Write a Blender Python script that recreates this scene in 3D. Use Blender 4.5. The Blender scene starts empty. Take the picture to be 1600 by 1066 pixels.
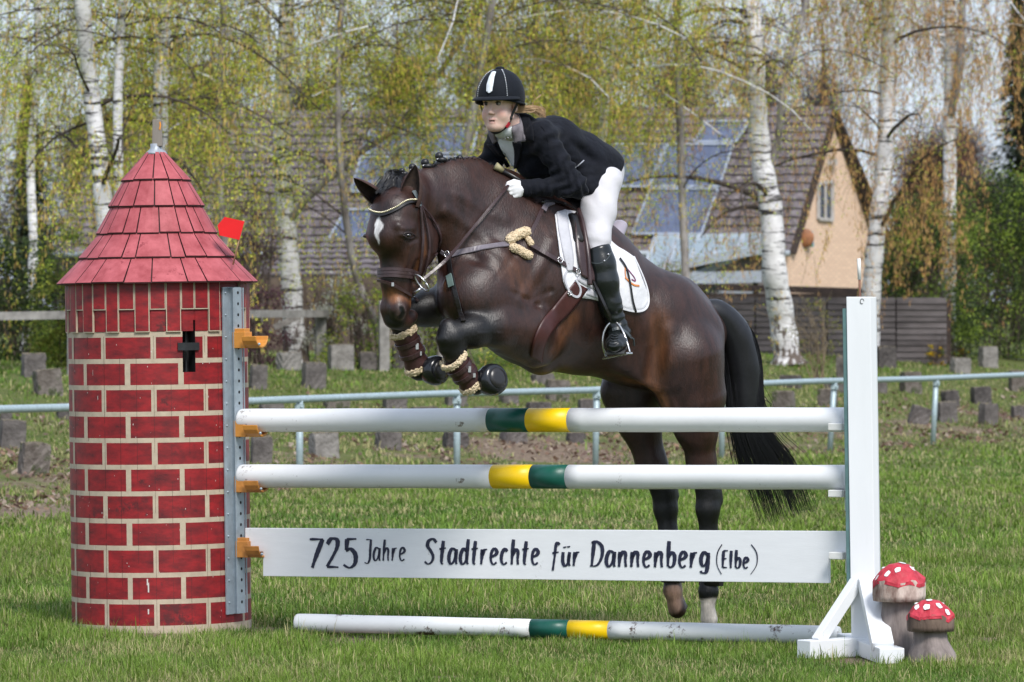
import bpy, math, random
import numpy as np
from mathutils import Vector, Matrix
from mathutils.bvhtree import BVHTree
random.seed(7)
RNG = np.random.default_rng(11)
SC = bpy.context.scene
COL = SC.collection
R = math.radians
# ------------------------------------------------------------------ camera
F = 7500.0      # focal length in photograph pixels (1600 wide)
HC = 1.68       # camera height
HY = 483.0      # horizon row
cam_d = bpy.data.cameras.new('camera')
cam = bpy.data.objects.new('camera', cam_d)
COL.objects.link(cam)
cam.location = (0, 0, HC)
cam.rotation_euler = (R(90), 0, 0)
cam_d.sensor_width = 36
cam_d.lens = F / 1600 * 36
cam_d.shift_y = -(533 - HY) / 1600
cam_d.clip_start = 0.5
cam_d.clip_end = 6000
cam_d.dof.use_dof = True
cam_d.dof.focus_distance = 24.0
cam_d.dof.aperture_fstop = 8.0
SC.camera = cam
# ------------------------------------------------------------------ world, sun
SUN_EL, SUN_AZ = 48.0, 158.0      # azimuth clockwise from +Y: behind the photographer, a little to the right
w = bpy.data.worlds.new('World')
SC.world = w
w.use_nodes = True
nt = w.node_tree
bg = nt.nodes['Background']
sky = nt.nodes.new('ShaderNodeTexSky')
sky.sky_type = 'NISHITA'
sky.sun_disc = False
sky.sun_elevation = R(SUN_EL)
sky.sun_rotation = R(SUN_AZ)
sky.dust_density = 1.6
sky.air_density = 1.0
sky.ozone_density = 2.0
# a thin overcast: the clear sky veiled with an even pale grey-blue
veil = nt.nodes.new('ShaderNodeMix'); veil.data_type = 'RGBA'; veil.inputs['Factor'].default_value = .72
nt.links.new(sky.outputs[0], veil.inputs['A']); veil.inputs['B'].default_value = (4.6, 5.2, 6.3, 1)
nt.links.new(veil.outputs['Result'], bg.inputs[0])
bg.inputs[1].default_value = 0.098
sl = bpy.data.lights.new('sun', 'SUN')
sl.energy = 2.0
sl.angle = R(18)
sl.color = (1.0, 0.965, 0.92)
so = bpy.data.objects.new('sun', sl)
COL.objects.link(so)
el, az = R(SUN_EL), R(SUN_AZ)
sd = Vector((math.sin(az) * math.cos(el), math.cos(az) * math.cos(el), math.sin(el)))
so.rotation_euler = sd.to_track_quat('Z', 'Y').to_euler()
SC.view_settings.view_transform = 'Standard'
SC.view_settings.look = 'None'
SC.view_settings.exposure = 0.84
SC.view_settings.gamma = 1.0
SC.cycles.max_bounces = 6
SC.cycles.transparent_max_bounces = 8
SC.cycles.caustics_reflective = False
SC.cycles.caustics_refractive = False

# ------------------------------------------------------------------ geometry of the place
def P(px, py, Y):
    return Vector(((px - 800) / F * Y, Y, HC + (HY - py) / F * Y))
def S(Y):
    return F / Y
def sm(a, b, x):
    t = np.clip((x - a) / (b - a), 0, 1)
    return t * t * (3 - 2 * t)
# the pipe railing line and the bank behind it
RA = Vector((-2.0, 45.2)); RB = Vector((5.27, 59.4))
rdir = (RB - RA).normalized(); rn = Vector((-rdir.y, rdir.x))
def bank_d(x, y):
    return (x - RA.x) * rn.x + (y - RA.y) * rn.y
def hgt(x, y):
    d = bank_d(x, y)
    return 0.9 * (0.25 * sm(0.6, 9, d) + 0.75 * np.clip((d - 0.8) / 8.5, 0, 1)) + 0.02 * np.sin(x * 0.9 + 1.3) * np.sin(y * 0.7)*sm(-30,0,d)
def G(px, py, y0=20.0, y1=160.0):
    Y = np.arange(y0, y1, 0.02)
    X = (px - 800) / F * Y
    Z = HC + (HY - py) / F * Y
    k = np.nonzero(Z <= hgt(X, Y))[0]
    i = k[0] if len(k) else len(Y) - 1
    return Vector((X[i], Y[i], float(hgt(X[i], Y[i]))))
# ------------------------------------------------------------------ object helpers
def tag(o, label=None, cat=None, group=None, kind=None):
    if label: o['label'] = label
    if cat: o['category'] = cat
    if group: o['group'] = group
    if kind: o['kind'] = kind
    return o
def empty(name, loc=(0, 0, 0), label=None, cat=None, group=None):
    o = bpy.data.objects.new(name, None)
    COL.objects.link(o)
    o.location = loc
    o.empty_display_size = 0.1
    return tag(o, label, cat, group)
def npmesh(name, V, Fs, mats, parent=None, smooth=False, mi=None, col=None):
    """V (n,3), Fs (m,k) uniform polygons; parent gets world-space verts turned local"""
    V = np.asarray(V, dtype=np.float32)
    Fs = np.asarray(Fs, dtype=np.int32)
    if parent is not None:
        V = V - np.array(WL(parent), dtype=np.float32)
    me = bpy.data.meshes.new(name)
    n, k = Fs.shape
    me.vertices.add(len(V)); me.vertices.foreach_set('co', V.ravel())
    me.loops.add(n * k); me.loops.foreach_set('vertex_index', Fs.ravel())
    me.polygons.add(n)
    me.polygons.foreach_set('loop_start', np.arange(0, n * k, k, dtype=np.int32))
    me.polygons.foreach_set('loop_total', np.full(n, k, dtype=np.int32))
    if smooth: me.polygons.foreach_set('use_smooth', np.ones(n, dtype=bool))
    if mi is not None: me.polygons.foreach_set('material_index', np.asarray(mi, dtype=np.int32))
    me.update(calc_edges=True)
    for m in (mats if isinstance(mats, (list, tuple)) else [mats]): me.materials.append(m)
    if col is not None:
        ca = me.color_attributes.new('Col', 'FLOAT_COLOR', 'POINT')
        c4 = np.ones((len(V), 4), dtype=np.float32); c4[:, :3] = col
        ca.data.foreach_set('color', c4.ravel())
    o = bpy.data.objects.new(name, me)
    COL.objects.link(o)
    if parent is not None: o.parent = parent
    return o
def WL(o):
    l = Vector(o.location)
    while o.parent is not None:
        o = o.parent; l = l + o.location
    return l
class MB:
    """collects shapes in world coordinates, builds ONE mesh object"""
    def __init__(s): s.v = []; s.f = []; s.m = []; s.sm = []
    def add(s, vs, fs, m=0, smooth=False):
        b = len(s.v); s.v += [tuple(v) for v in vs]
        for f in fs: s.f.append(tuple(b + i for i in f)); s.m.append(m); s.sm.append(smooth)
        return s
    def box(s, c, size, rot=None, m=0, taper=1.0):
        c = Vector(c); hx, hy, hz = [q / 2 for q in size]
        vs = []
        for z in (-1, 1):
            t = taper if z > 0 else 1
            for x, y in ((-1, -1), (1, -1), (1, 1), (-1, 1)):
                v = Vector((x * hx * t, y * hy * t, z * hz))
                vs.append(c + (rot @ v if rot is not None else v))
        return s.add(vs, [(3, 2, 1, 0), (4, 5, 6, 7), (0, 1, 5, 4), (1, 2, 6, 5), (2, 3, 7, 6), (3, 0, 4, 7)], m)
    def bar(s, a, b, wd, th, up=(0, 0, 1), m=0):
        a, b = Vector(a), Vector(b); d = b - a; L = d.length; d.normalize()
        sd = d.cross(Vector(up)).normalized(); u = sd.cross(d)
        rot = Matrix((d, sd, u)).transposed()
        return s.box((a + b) / 2, (L, wd, th), rot, m)
    def tube(s, pts, rad, n=8, m=0, smooth=True, caps=True, flat=None, nrm=None):
        pts = [Vector(p) for p in pts]; N = len(pts)
        if not hasattr(rad, '__len__'): rad = [rad] * N
        vs = []; prev = None
        for i, p in enumerate(pts):
            t = (pts[min(i + 1, N - 1)] - pts[max(i - 1, 0)]).normalized()
            if nrm is not None:
                nn = Vector(nrm[i] if not isinstance(nrm, Vector) else nrm); u = t.cross(nn).normalized()
            else:
                if prev is None:
                    u = t.cross(Vector((0, 0, 1)) if abs(t.z) < 0.9 else Vector((0, 1, 0))).normalized()
                else:
                    u = (prev - t * prev.dot(t)).normalized()
                prev = u
            v = t.cross(u)
            for k in range(n):
                a = 2 * math.pi * k / n
                if flat: vs.append(p + u * math.cos(a) * rad[i] + v * math.sin(a) * rad[i] * flat)
                else: vs.append(p + (u * math.cos(a) + v * math.sin(a)) * rad[i])
        fs = []
        for i in range(N - 1):
            for k in range(n):
                k2 = (k + 1) % n
                fs.append((i * n + k, i * n + k2, (i + 1) * n + k2, (i + 1) * n + k))
        if caps: fs += [tuple(range(n - 1, -1, -1)), tuple((N - 1) * n + k for k in range(n))]
        return s.add(vs, fs, m, smooth)
    def strap(s, pts, nrm, wd, th, m=0):
        """rectangular ribbon, normals nrm"""
        pts = [Vector(p) for p in pts]; N = len(pts); vs = []
        for i, p in enumerate(pts):
            t = (pts[min(i + 1, N - 1)] - pts[max(i - 1, 0)]).normalized()
            n = Vector(nrm[i]); u = t.cross(n).normalized(); n = u.cross(t).normalized()
            ww = wd[i] if hasattr(wd, '__len__') else wd
            vs += [p + u * ww / 2, p + u * ww * .42 + n * th, p - u * ww * .42 + n * th, p - u * ww / 2, p - n * th * .5]
        fs = []
        for i in range(N - 1):
            for k in range(5):
                k2 = (k + 1) % 5
                fs.append((i * 5 + k, i * 5 + k2, (i + 1) * 5 + k2, (i + 1) * 5 + k))
        fs += [(4, 3, 2, 1, 0), tuple((N - 1) * 5 + k for k in range(5))]
        return s.add(vs, fs, m, False)
    def lathe(s, c, prof, n=32, m=0, smooth=True, ax=None, sx=1, jit=0):
        c = Vector(c); vs = []
        rot = Vector((0, 0, 1)).rotation_difference(Vector(ax)).to_matrix() if ax is not None else Matrix.Identity(3)
        for r, z in prof:
            for k in range(n):
                a = 2 * math.pi * k / n
                rr = r * (1 + jit * math.sin(3 * a + 1) + jit * .7 * math.sin(7 * a + 2))
                vs.append(c + rot @ Vector((rr * math.cos(a) * sx, rr * math.sin(a), z)))
        fs = []
        for i in range(len(prof) - 1):
            for k in range(n):
                k2 = (k + 1) % n
                fs.append((i * n + k, i * n + k2, (i + 1) * n + k2, (i + 1) * n + k))
        fs += [tuple(range(n - 1, -1, -1)), tuple((len(prof) - 1) * n + k for k in range(n))]
        return s.add(vs, fs, m, smooth)
    def prism(s, poly, off, m=0):
        n = len(poly); poly = [Vector(p) for p in poly]; off = Vector(off)
        fs = [tuple(range(n)), tuple(range(2 * n - 1, n - 1, -1))]
        fs += [(i, i + n, (i + 1) % n + n, (i + 1) % n) for i in range(n)]
        return s.add(poly + [p + off for p in poly], fs, m)
    def ball(s, c, r, m=0, n=10, sz=(1, 1, 1), rot=None):
        c = Vector(c); vs = []; rot = rot or Matrix.Identity(3)
        for i in range(n + 1):
            th = math.pi * i / n
            for k in range(2 * n):
                a = math.pi * k / n
                vs.append(c + rot @ Vector((r * sz[0] * math.sin(th) * math.cos(a), r * sz[1] * math.sin(th) * math.sin(a), r * sz[2] * math.cos(th))))
        fs = []
        for i in range(n):
            for k in range(2 * n):
                k2 = (k + 1) % (2 * n)
                fs.append((i * 2 * n + k, (i + 1) * 2 * n + k, (i + 1) * 2 * n + k2, i * 2 * n + k2))
        return s.add(vs, fs, m, True)
    def build(s, name, mats, parent=None, bevel=0, loc=None):
        off = Vector((0, 0, 0))
        if parent is not None: off = WL(parent)
        elif loc is not None: off = Vector(loc)
        me = bpy.data.meshes.new(name)
        me.from_pydata([(v[0] - off.x, v[1] - off.y, v[2] - off.z) for v in s.v], [], s.f)
        for m in (mats if isinstance(mats, (list, tuple)) else [mats]): me.materials.append(m)
        me.polygons.foreach_set('material_index', s.m)
        me.polygons.foreach_set('use_smooth', s.sm)
        me.validate(); me.update()
        o = bpy.data.objects.new(name, me); COL.objects.link(o)
        if parent is not None: o.parent = parent
        elif loc is not None: o.location = off
        if bevel:
            b = o.modifiers.new('bevel', 'BEVEL'); b.width = bevel; b.segments = 2; b.limit_method = 'ANGLE'; b.angle_limit = R(40)
        return o
def crom(pts, n=6):
    """Catmull-Rom through the points"""
    pts = [Vector(p) for p in pts]; out = []
    for i in range(len(pts) - 1):
        p0 = pts[max(i - 1, 0)]; p1 = pts[i]; p2 = pts[i + 1]; p3 = pts[min(i + 2, len(pts) - 1)]
        for k in range(n):
            t = k / n
            out.append(0.5 * ((2 * p1) + (p2 - p0) * t + (2 * p0 - 5 * p1 + 4 * p2 - p3) * t * t + (3 * p1 - p0 - 3 * p2 + p3) * t ** 3))
    out.append(pts[-1]); return out
# ------------------------------------------------------------------ materials
MATS = {}
def mat(name, c, rough=0.6, var=0.15, scale=12, bump=0.15, bscale=60, metal=0, spec=0.5, c2=None, stretch=(1, 1, 1),
        attr=False, sheen=0, coat=0, trans=0, bdist=0.005, dirt=None, dscale=4, dthr=0.6):
    m = bpy.data.materials.new(name); m.use_nodes = True; t = m.node_tree; N = t.nodes; L = t.links
    b = N['Principled BSDF']
    tc = N.new('ShaderNodeTexCoord'); mp = N.new('ShaderNodeMapping'); mp.inputs['Scale'].default_value = stretch
    L.new(tc.outputs['Object'], mp.inputs[0])
    no = N.new('ShaderNodeTexNoise'); no.inputs['Scale'].default_value = scale; no.inputs['Detail'].default_value = 6
    no.inputs['Roughness'].default_value = 0.65
    L.new(mp.outputs[0], no.inputs['Vector'])
    mr = N.new('ShaderNodeMapRange'); mr.inputs[1].default_value = 0.3; mr.inputs[2].default_value = 0.7
    L.new(no.outputs[0], mr.inputs[0])
    mix = N.new('ShaderNodeMix'); mix.data_type = 'RGBA'
    L.new(mr.outputs[0], mix.inputs['Factor'])
    if attr:
        at = N.new('ShaderNodeAttribute'); at.attribute_name = 'Col'
        hs = N.new('ShaderNodeHueSaturation'); hs.inputs['Value'].default_value = 1 - var
        hs2 = N.new('ShaderNodeHueSaturation'); hs2.inputs['Value'].default_value = 1 + var
        L.new(at.outputs[0], hs.inputs['Color']); L.new(at.outputs[0], hs2.inputs['Color'])
        L.new(hs.outputs[0], mix.inputs['A']); L.new(hs2.outputs[0], mix.inputs['B'])
    else:
        c2_ = c2 or tuple(min(1, x * (1 + var)) for x in c)
        c1_ = c if c2 else tuple(x * (1 - var) for x in c)
        mix.inputs['A'].default_value = (*c1_, 1); mix.inputs['B'].default_value = (*c2_, 1)
    out = mix.outputs['Result']
    if dirt:
        n2 = N.new('ShaderNodeTexNoise'); n2.inputs['Scale'].default_value = dscale; n2.inputs['Detail'].default_value = 8; n2.inputs['Roughness'].default_value = .75
        L.new(tc.outputs['Object'], n2.inputs['Vector'])
        m2 = N.new('ShaderNodeMapRange'); m2.inputs[1].default_value = dthr; m2.inputs[2].default_value = dthr + .06
        L.new(n2.outputs[0], m2.inputs[0])
        mx = N.new('ShaderNodeMix'); mx.data_type = 'RGBA'; L.new(m2.outputs[0], mx.inputs['Factor'])
        L.new(out, mx.inputs['A']); mx.inputs['B'].default_value = (*dirt, 1); out = mx.outputs['Result']
    L.new(out, b.inputs['Base Color'])
    b.inputs['Roughness'].default_value = rough; b.inputs['Metallic'].default_value = metal
    b.inputs['Specular IOR Level'].default_value = spec
    if sheen: b.inputs['Sheen Weight'].default_value = sheen
    if coat: b.inputs['Coat Weight'].default_value = coat
    if trans: b.inputs['Transmission Weight'].default_value = trans
    if bump:
        nb = N.new('ShaderNodeTexNoise'); nb.inputs['Scale'].default_value = bscale; nb.inputs['Detail'].default_value = 4
        L.new(mp.outputs[0], nb.inputs['Vector'])
        bp = N.new('ShaderNodeBump'); bp.inputs['Strength'].default_value = bump; bp.inputs['Distance'].default_value = bdist
        L.new(nb.outputs[0], bp.inputs['Height']); L.new(bp.outputs[0], b.inputs['Normal'])
    MATS[name] = m
    return m
def leafmat(name, translucent=0.35, rough=.55):
    """two-sided leaf: colour from the attribute"""
    m = bpy.data.materials.new(name); m.use_nodes = True; t = m.node_tree; N = t.nodes; L = t.links
    b = N['Principled BSDF']; at = N.new('ShaderNodeAttribute'); at.attribute_name = 'Col'
    L.new(at.outputs[0], b.inputs['Base Color']); b.inputs['Roughness'].default_value = rough
    b.inputs['Specular IOR Level'].default_value = .3
    tr = N.new('ShaderNodeBsdfTranslucent'); L.new(at.outputs[0], tr.inputs[0])
    mx = N.new('ShaderNodeMixShader'); mx.inputs[0].default_value = translucent
    L.new(b.outputs[0], mx.inputs[1]); L.new(tr.outputs[0], mx.inputs[2])
    L.new(mx.outputs[0], N['Material Output'].inputs[0])
    return m
# ================================================================== implicit bodies: blended limbs meshed by surface nets
class Field:
    def __init__(s, lo, hi, h):
        s.lo = np.array(lo, dtype=np.float32); s.h = h
        s.n = np.ceil((np.array(hi) - s.lo) / h).astype(int) + 1
        s.D = np.full(s.n, 1.0, dtype=np.float32)
    def _box(s, lo, hi):
        a = np.clip(np.floor((np.asarray(lo) - s.lo) / s.h).astype(int), 0, s.n - 1)
        b = np.clip(np.ceil((np.asarray(hi) - s.lo) / s.h).astype(int) + 1, 0, s.n)
        ax = [s.lo[i] + s.h * np.arange(a[i], b[i], dtype=np.float32) for i in range(3)]
        return tuple(slice(a[i], b[i]) for i in range(3)), ax
    def _mix(s, sl, d, k, op):
        A = s.D[sl]
        if A.size == 0: return
        if op == 'sub': d = -d; f = np.maximum
        else: f = np.minimum
        if k <= 0: s.D[sl] = f(A, d); return
        hh = np.maximum(k - np.abs(A - d), 0) / k
        q = hh * hh * k * .25
        s.D[sl] = f(A, d) + (q if op == 'sub' else -q)
    def cone(s, a, b, ra, rb, k=.03, op='add', lat=None, w=1.0):
        a = np.array(a, dtype=np.float32); b = np.array(b, dtype=np.float32)
        r = max(ra, rb) * max(1, w) + k + 3 * s.h
        sl, ax = s._box(np.minimum(a, b) - r, np.maximum(a, b) + r)
        X, Y, Z = ax[0][:, None, None], ax[1][None, :, None], ax[2][None, None, :]
        px, py, pz = X - a[0], Y - a[1], Z - a[2]; ba = b - a
        if lat is not None and w != 1.0:
            l = np.array(lat, dtype=np.float32); e = (1 / w - 1)
            q = (px * l[0] + py * l[1] + pz * l[2]) * e
            px, py, pz = px + q * l[0], py + q * l[1], pz + q * l[2]
            ba = ba + l * float(ba @ l) * e
        L = float(ba @ ba) + 1e-9
        t = np.clip((px * ba[0] + py * ba[1] + pz * ba[2]) / L, 0, 1)
        d = np.sqrt((px - t * ba[0]) ** 2 + (py - t * ba[1]) ** 2 + (pz - t * ba[2]) ** 2) - (ra + (rb - ra) * t)
        if w < 1: d = d * (w + (1 - w) * .4)
        s._mix(sl, d, k, op)
    def ell(s, c, r, ax3=None, k=.03, op='add'):
        c = np.array(c, dtype=np.float32); r = np.array(r, dtype=np.float32)
        m = float(r.max()) + k + 3 * s.h
        sl, ax = s._box(c - m, c + m)
        X, Y, Z = ax[0][:, None, None] - c[0], ax[1][None, :, None] - c[1], ax[2][None, None, :] - c[2]
        if ax3 is None: u, v, w = X, Y, Z
        else:
            A = [np.array(q, dtype=np.float32) for q in ax3]
            u, v, w = [X * q[0] + Y * q[1] + Z * q[2] for q in A]
        k0 = np.sqrt((u / r[0]) ** 2 + (v / r[1]) ** 2 + (w / r[2]) ** 2)
        k1 = np.sqrt((u / r[0] ** 2) ** 2 + (v / r[1] ** 2) ** 2 + (w / r[2] ** 2) ** 2) + 1e-6
        s._mix(sl, k0 * (k0 - 1) / k1, k, op)
    def chain(s, pts, rad, k=.03, **kw):
        for i in range(len(pts) - 1): s.cone(pts[i], pts[i + 1], rad[i], rad[i + 1], k, **kw)
    def plane(s, p, n, k=.005):
        """cut away everything on the side n points to"""
        n = np.array(n, dtype=np.float32); n /= np.linalg.norm(n); p = np.array(p, dtype=np.float32)
        ax = [s.lo[i] + s.h * np.arange(s.n[i], dtype=np.float32) for i in range(3)]
        d = (ax[0][:, None, None] - p[0]) * n[0] + (ax[1][None, :, None] - p[1]) * n[1] + (ax[2][None, None, :] - p[2]) * n[2]
        s._mix((slice(None),) * 3, -d, k, 'sub')
    def mesh(s, smooth=1):
        D = s.D; ins = D < 0
        nx, ny, nz = D.shape
        c = np.zeros((nx - 1, ny - 1, nz - 1), dtype=np.uint8)
        for i in (0, 1):
            for j in (0, 1):
                for k in (0, 1):
                    c += ins[i:nx - 1 + i, j:ny - 1 + j, k:nz - 1 + k]
        act = (c > 0) & (c < 8)
        I = np.argwhere(act); idx = np.full(act.shape, -1, dtype=np.int32); idx[tuple(I.T)] = np.arange(len(I))
        acc = np.zeros((len(I), 3)); cnt = np.zeros(len(I))
        cor = {}
        for q in [(i, j, k) for i in (0, 1) for j in (0, 1) for k in (0, 1)]:
            cor[q] = D[I[:, 0] + q[0], I[:, 1] + q[1], I[:, 2] + q[2]].astype(np.float64)
        for q in cor:
            for a in range(3):
                if q[a] == 0:
                    q2 = list(q); q2[a] = 1; q2 = tuple(q2)
                    d0, d1 = cor[q], cor[q2]; m = (d0 < 0) != (d1 < 0)
                    t = d0[m] / (d0[m] - d1[m]); p = np.tile(np.array(q, dtype=float), (m.sum(), 1)); p[:, a] = t
                    acc[m] += p; cnt[m] += 1
        V = (I + acc / cnt[:, None]) * s.h + s.lo
        Fs = []
        for a in range(3):
            b, cc = (a + 1) % 3, (a + 2) % 3
            sl0 = [slice(None)] * 3; sl1 = [slice(None)] * 3
            sl0[a] = slice(0, -1); sl1[a] = slice(1, None)
            m0, m1 = ins[tuple(sl0)], ins[tuple(sl1)]
            E = np.argwhere(m0 != m1)
            E = E[(E[:, b] > 0) & (E[:, cc] > 0) & (E[:, b] < D.shape[b] - 1) & (E[:, cc] < D.shape[cc] - 1)]
            fl = m0[tuple(E.T)]
            def cell(db, dc):
                q = E.copy(); q[:, b] += db; q[:, cc] += dc; return idx[tuple(q.T)]
            Q = np.stack([cell(-1, -1), cell(0, -1), cell(0, 0), cell(-1, 0)], -1)
            Q[~fl] = Q[~fl][:, ::-1]; Fs.append(Q)
        Fq = np.concatenate(Fs)
        for _ in range(smooth):
            V = lap(V, Fq, .5)
        return V.astype(np.float32), Fq
def lap(V, Fq, f):
    A = np.zeros_like(V); n = np.zeros(len(V))
    for i in range(4):
        a, b = Fq[:, i], Fq[:, (i + 1) % 4]
        for x, y in ((a, b), (b, a)):
            for d in range(3): A[:, d] += np.bincount(x, V[y, d], len(V))
            n += np.bincount(x, None, len(V))
    return V * (1 - f) + f * A / np.maximum(n, 1)[:, None]
def vnorm(V, Fq):
    a = V[Fq[:, 2]] - V[Fq[:, 0]]; b = V[Fq[:, 3]] - V[Fq[:, 1]]; n = np.cross(a, b); N = np.zeros_like(V)
    for i in range(4):
        for d in range(3): N[:, d] += np.bincount(Fq[:, i], n[:, d], len(V))
    return N / (np.linalg.norm(N, axis=1, keepdims=True) + 1e-12)
# ================================================================== ground
def ground_mat():
    m = bpy.data.materials.new('turf'); m.use_nodes = True; t = m.node_tree; N = t.nodes; L = t.links
    b = N['Principled BSDF']; g = N.new('ShaderNodeNewGeometry')
    def noise(sc, det=5, ro=.6):
        n = N.new('ShaderNodeTexNoise'); n.inputs['Scale'].default_value = sc; n.inputs['Detail'].default_value = det; n.inputs['Roughness'].default_value = ro
        L.new(g.outputs['Position'], n.inputs['Vector']); return n.outputs[0]
    def rng(v, a, c):
        n = N.new('ShaderNodeMapRange'); n.inputs[1].default_value = a; n.inputs[2].default_value = c; L.new(v, n.inputs[0]); return n.outputs[0]
    def mix(f, a, c):
        n = N.new('ShaderNodeMix'); n.data_type = 'RGBA'; L.new(f, n.inputs['Factor'])
        for s, v in (('A', a), ('B', c)):
            if isinstance(v, tuple): n.inputs[s].default_value = (*v, 1)
            else: L.new(v, n.inputs[s])
        return n.outputs['Result']
    green = mix(rng(noise(3.0), .35, .65), (0.085, 0.13, 0.03), (0.17, 0.22, 0.055))
    green = mix(rng(noise(60, 3), .3, .7), green, (0.09, 0.085, 0.03))
    at = N.new('ShaderNodeAttribute'); at.attribute_name = 'Col'
    sp = N.new('ShaderNodeSeparateColor'); L.new(at.outputs[0], sp.inputs[0])
    litter = mix(rng(noise(18, 6), .35, .65), (0.13, 0.09, 0.06), (0.30, 0.23, 0.17))
    ad = N.new('ShaderNodeMath'); ad.operation = 'MULTIPLY_ADD'; L.new(sp.outputs[0], ad.inputs[0]); ad.inputs[1].default_value = .55
    L.new(noise(1.1, 8, .7), ad.inputs[2])
    f = rng(ad.outputs[0], .74, .92)
    L.new(mix(f, green, litter), b.inputs['Base Color'])
    b.inputs['Roughness'].default_value = .9; b.inputs['Specular IOR Level'].default_value = .2
    bp = N.new('ShaderNodeBump'); bp.inputs['Strength'].default_value = .8; bp.inputs['Distance'].default_value = .04
    L.new(noise(35, 6), bp.inputs['Height']); L.new(bp.outputs[0], b.inputs['Normal'])
    return m
def litterness(x, y):
    """where last year's leaves lie: the foot of the bank"""
    d = bank_d(x, y)
    return np.clip(sm(-1.2, .3, d) * (1 - sm(2.0, 5.5, d)) * (.50 + .35 * (1 - sm(-8, -3, x))) + .25 * sm(.5, 1, np.sin(x * 1.3 + y * .4) * np.sin(y * .9)) * sm(0, 2, d), 0, 1)
xs = np.concatenate([[-3000, -800, -300, -120, -60, -35], np.arange(-24, -3, .5), np.arange(-3, 3, .15), np.arange(3, 26, .5), [35, 60, 120, 300, 800, 3000]])
ys = np.concatenate([[-60, -10, 5, 12, 16], np.arange(18, 21, .5), np.arange(21, 28, .18), np.arange(28, 92, .5), [100, 115, 140, 180, 260, 500, 1200, 3500]])
XX, YY = np.meshgrid(xs, ys)
ZZ = hgt(XX, YY)
V = np.stack([XX, YY, ZZ], -1).reshape(-1, 3)
ny, nx = XX.shape
ii = (np.arange(ny - 1)[:, None] * nx + np.arange(nx - 1)[None]).ravel()
Fq = np.stack([ii, ii + 1, ii + nx + 1, ii + nx], -1)
bare = [(G(560, 1003), .34), (G(905, 990), .3), (G(1230, 985), .20), (G(405, 985), .22), (G(400, 1052), .10), (G(1540, 1000), .16), (G(40, 800), .9), (G(250, 990), .45), (G(850, 705), 1.2), (G(690, 1060), .12), (G(1060, 975), .25), (G(1350, 1035), .30), (G(130, 1035), .16)]
li = litterness(V[:, 0], V[:, 1])
for c, r_ in bare: li = np.maximum(li, 1.0 * (1 - sm(r_ * .5, r_ * 1.2, np.hypot(V[:, 0] - c.x, (V[:, 1] - c.y) * .6))))
ground = npmesh('ground', V, Fq, ground_mat(), smooth=True, col=np.stack([li, li * 0, li * 0], -1))
tag(ground, 'grass riding ground rising to a low bank', kind='structure')

# ================================================================== grass blades
def blades(n, xr, yr, hmin, hmax, wd, seed, wedge=True, dens=None, ry=None):
    r = np.random.default_rng(seed)
    y = r.uniform(yr[0], yr[1], n)
    half = y * 815 / F + .9
    x = r.uniform(-1, 1, n) * half if wedge else r.uniform(xr[0], xr[1], n)
    if dens is not None:
        k = r.random(n) < dens(x, y); x = x[k]; y = y[k]; n = len(x)
    # tufts: pull blades together
    cl = np.sin(x * 9.1 + 2 * np.sin(y * 5.3)) * np.sin(y * 7.7 + 2 * np.sin(x * 4.1))
    cl2 = np.sin(x * 2.1 + 1.7 * np.sin(y * 1.1)) * np.sin(y * 1.3 + x * .5)
    cl3 = np.sin(x * 23 + 3 * np.sin(y * 11)) * np.sin(y * 19 + 2 * np.sin(x * 13))
    h = (hmin + (hmax - hmin) * r.random(n) ** 2.4) * (1 + .45 * cl + .35 * cl2 + .35 * np.maximum(cl3, 0)) * .88
    z = hgt(x, y)
    a = r.uniform(0, 2 * np.pi, n); ln = r.random(n) ** 1.2 * 1.15
    dx, dy = np.cos(a), np.sin(a); px_, py_ = -dy, dx
    # blades turned roughly to be seen from all sides
    w_ = wd * r.uniform(.6, 1.3, n)
    b = np.stack([x, y, z - .005], -1); side = np.stack([px_, py_, 0 * px_], -1) * w_[:, None] / 2
    m1 = b + np.stack([dx * h * ln * .35, dy * h * ln * .35, h * .55], -1)
    tp = b + np.stack([dx * h * ln, dy * h * ln, h * (1 - .25 * ln)], -1)
    V = np.stack([b - side, b + side, m1 + side * .8, m1 - side * .8, tp], 1).reshape(-1, 3)
    i0 = np.arange(n) * 5
    Q = np.stack([i0, i0 + 1, i0 + 2, i0 + 3], -1); T = np.stack([i0 + 3, i0 + 2, i0 + 4, i0 + 4], -1)
    t = r.random((n, 1)); 
    cl4 = np.sin(x * .8 + 1.1 * np.sin(y * .45)) * np.sin(y * .5 + 1.3)
    tone = np.clip(.5 + .28 * cl2 + .22 * cl + .3 * cl4 + .4 * (r.random(n) - .5), 0, 1)[:, None]
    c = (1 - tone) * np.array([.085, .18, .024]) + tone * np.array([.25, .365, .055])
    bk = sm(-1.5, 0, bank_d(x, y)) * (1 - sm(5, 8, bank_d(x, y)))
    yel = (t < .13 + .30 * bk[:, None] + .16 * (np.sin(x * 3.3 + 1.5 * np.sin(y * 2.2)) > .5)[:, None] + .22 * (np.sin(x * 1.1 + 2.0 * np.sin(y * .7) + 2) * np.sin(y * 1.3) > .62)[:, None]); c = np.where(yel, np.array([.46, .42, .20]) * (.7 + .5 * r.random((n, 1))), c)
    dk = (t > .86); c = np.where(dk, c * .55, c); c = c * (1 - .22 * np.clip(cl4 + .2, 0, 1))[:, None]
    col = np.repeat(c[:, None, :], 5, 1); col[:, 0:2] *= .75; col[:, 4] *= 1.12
    return V, Q, T, col.reshape(-1, 3)
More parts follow.
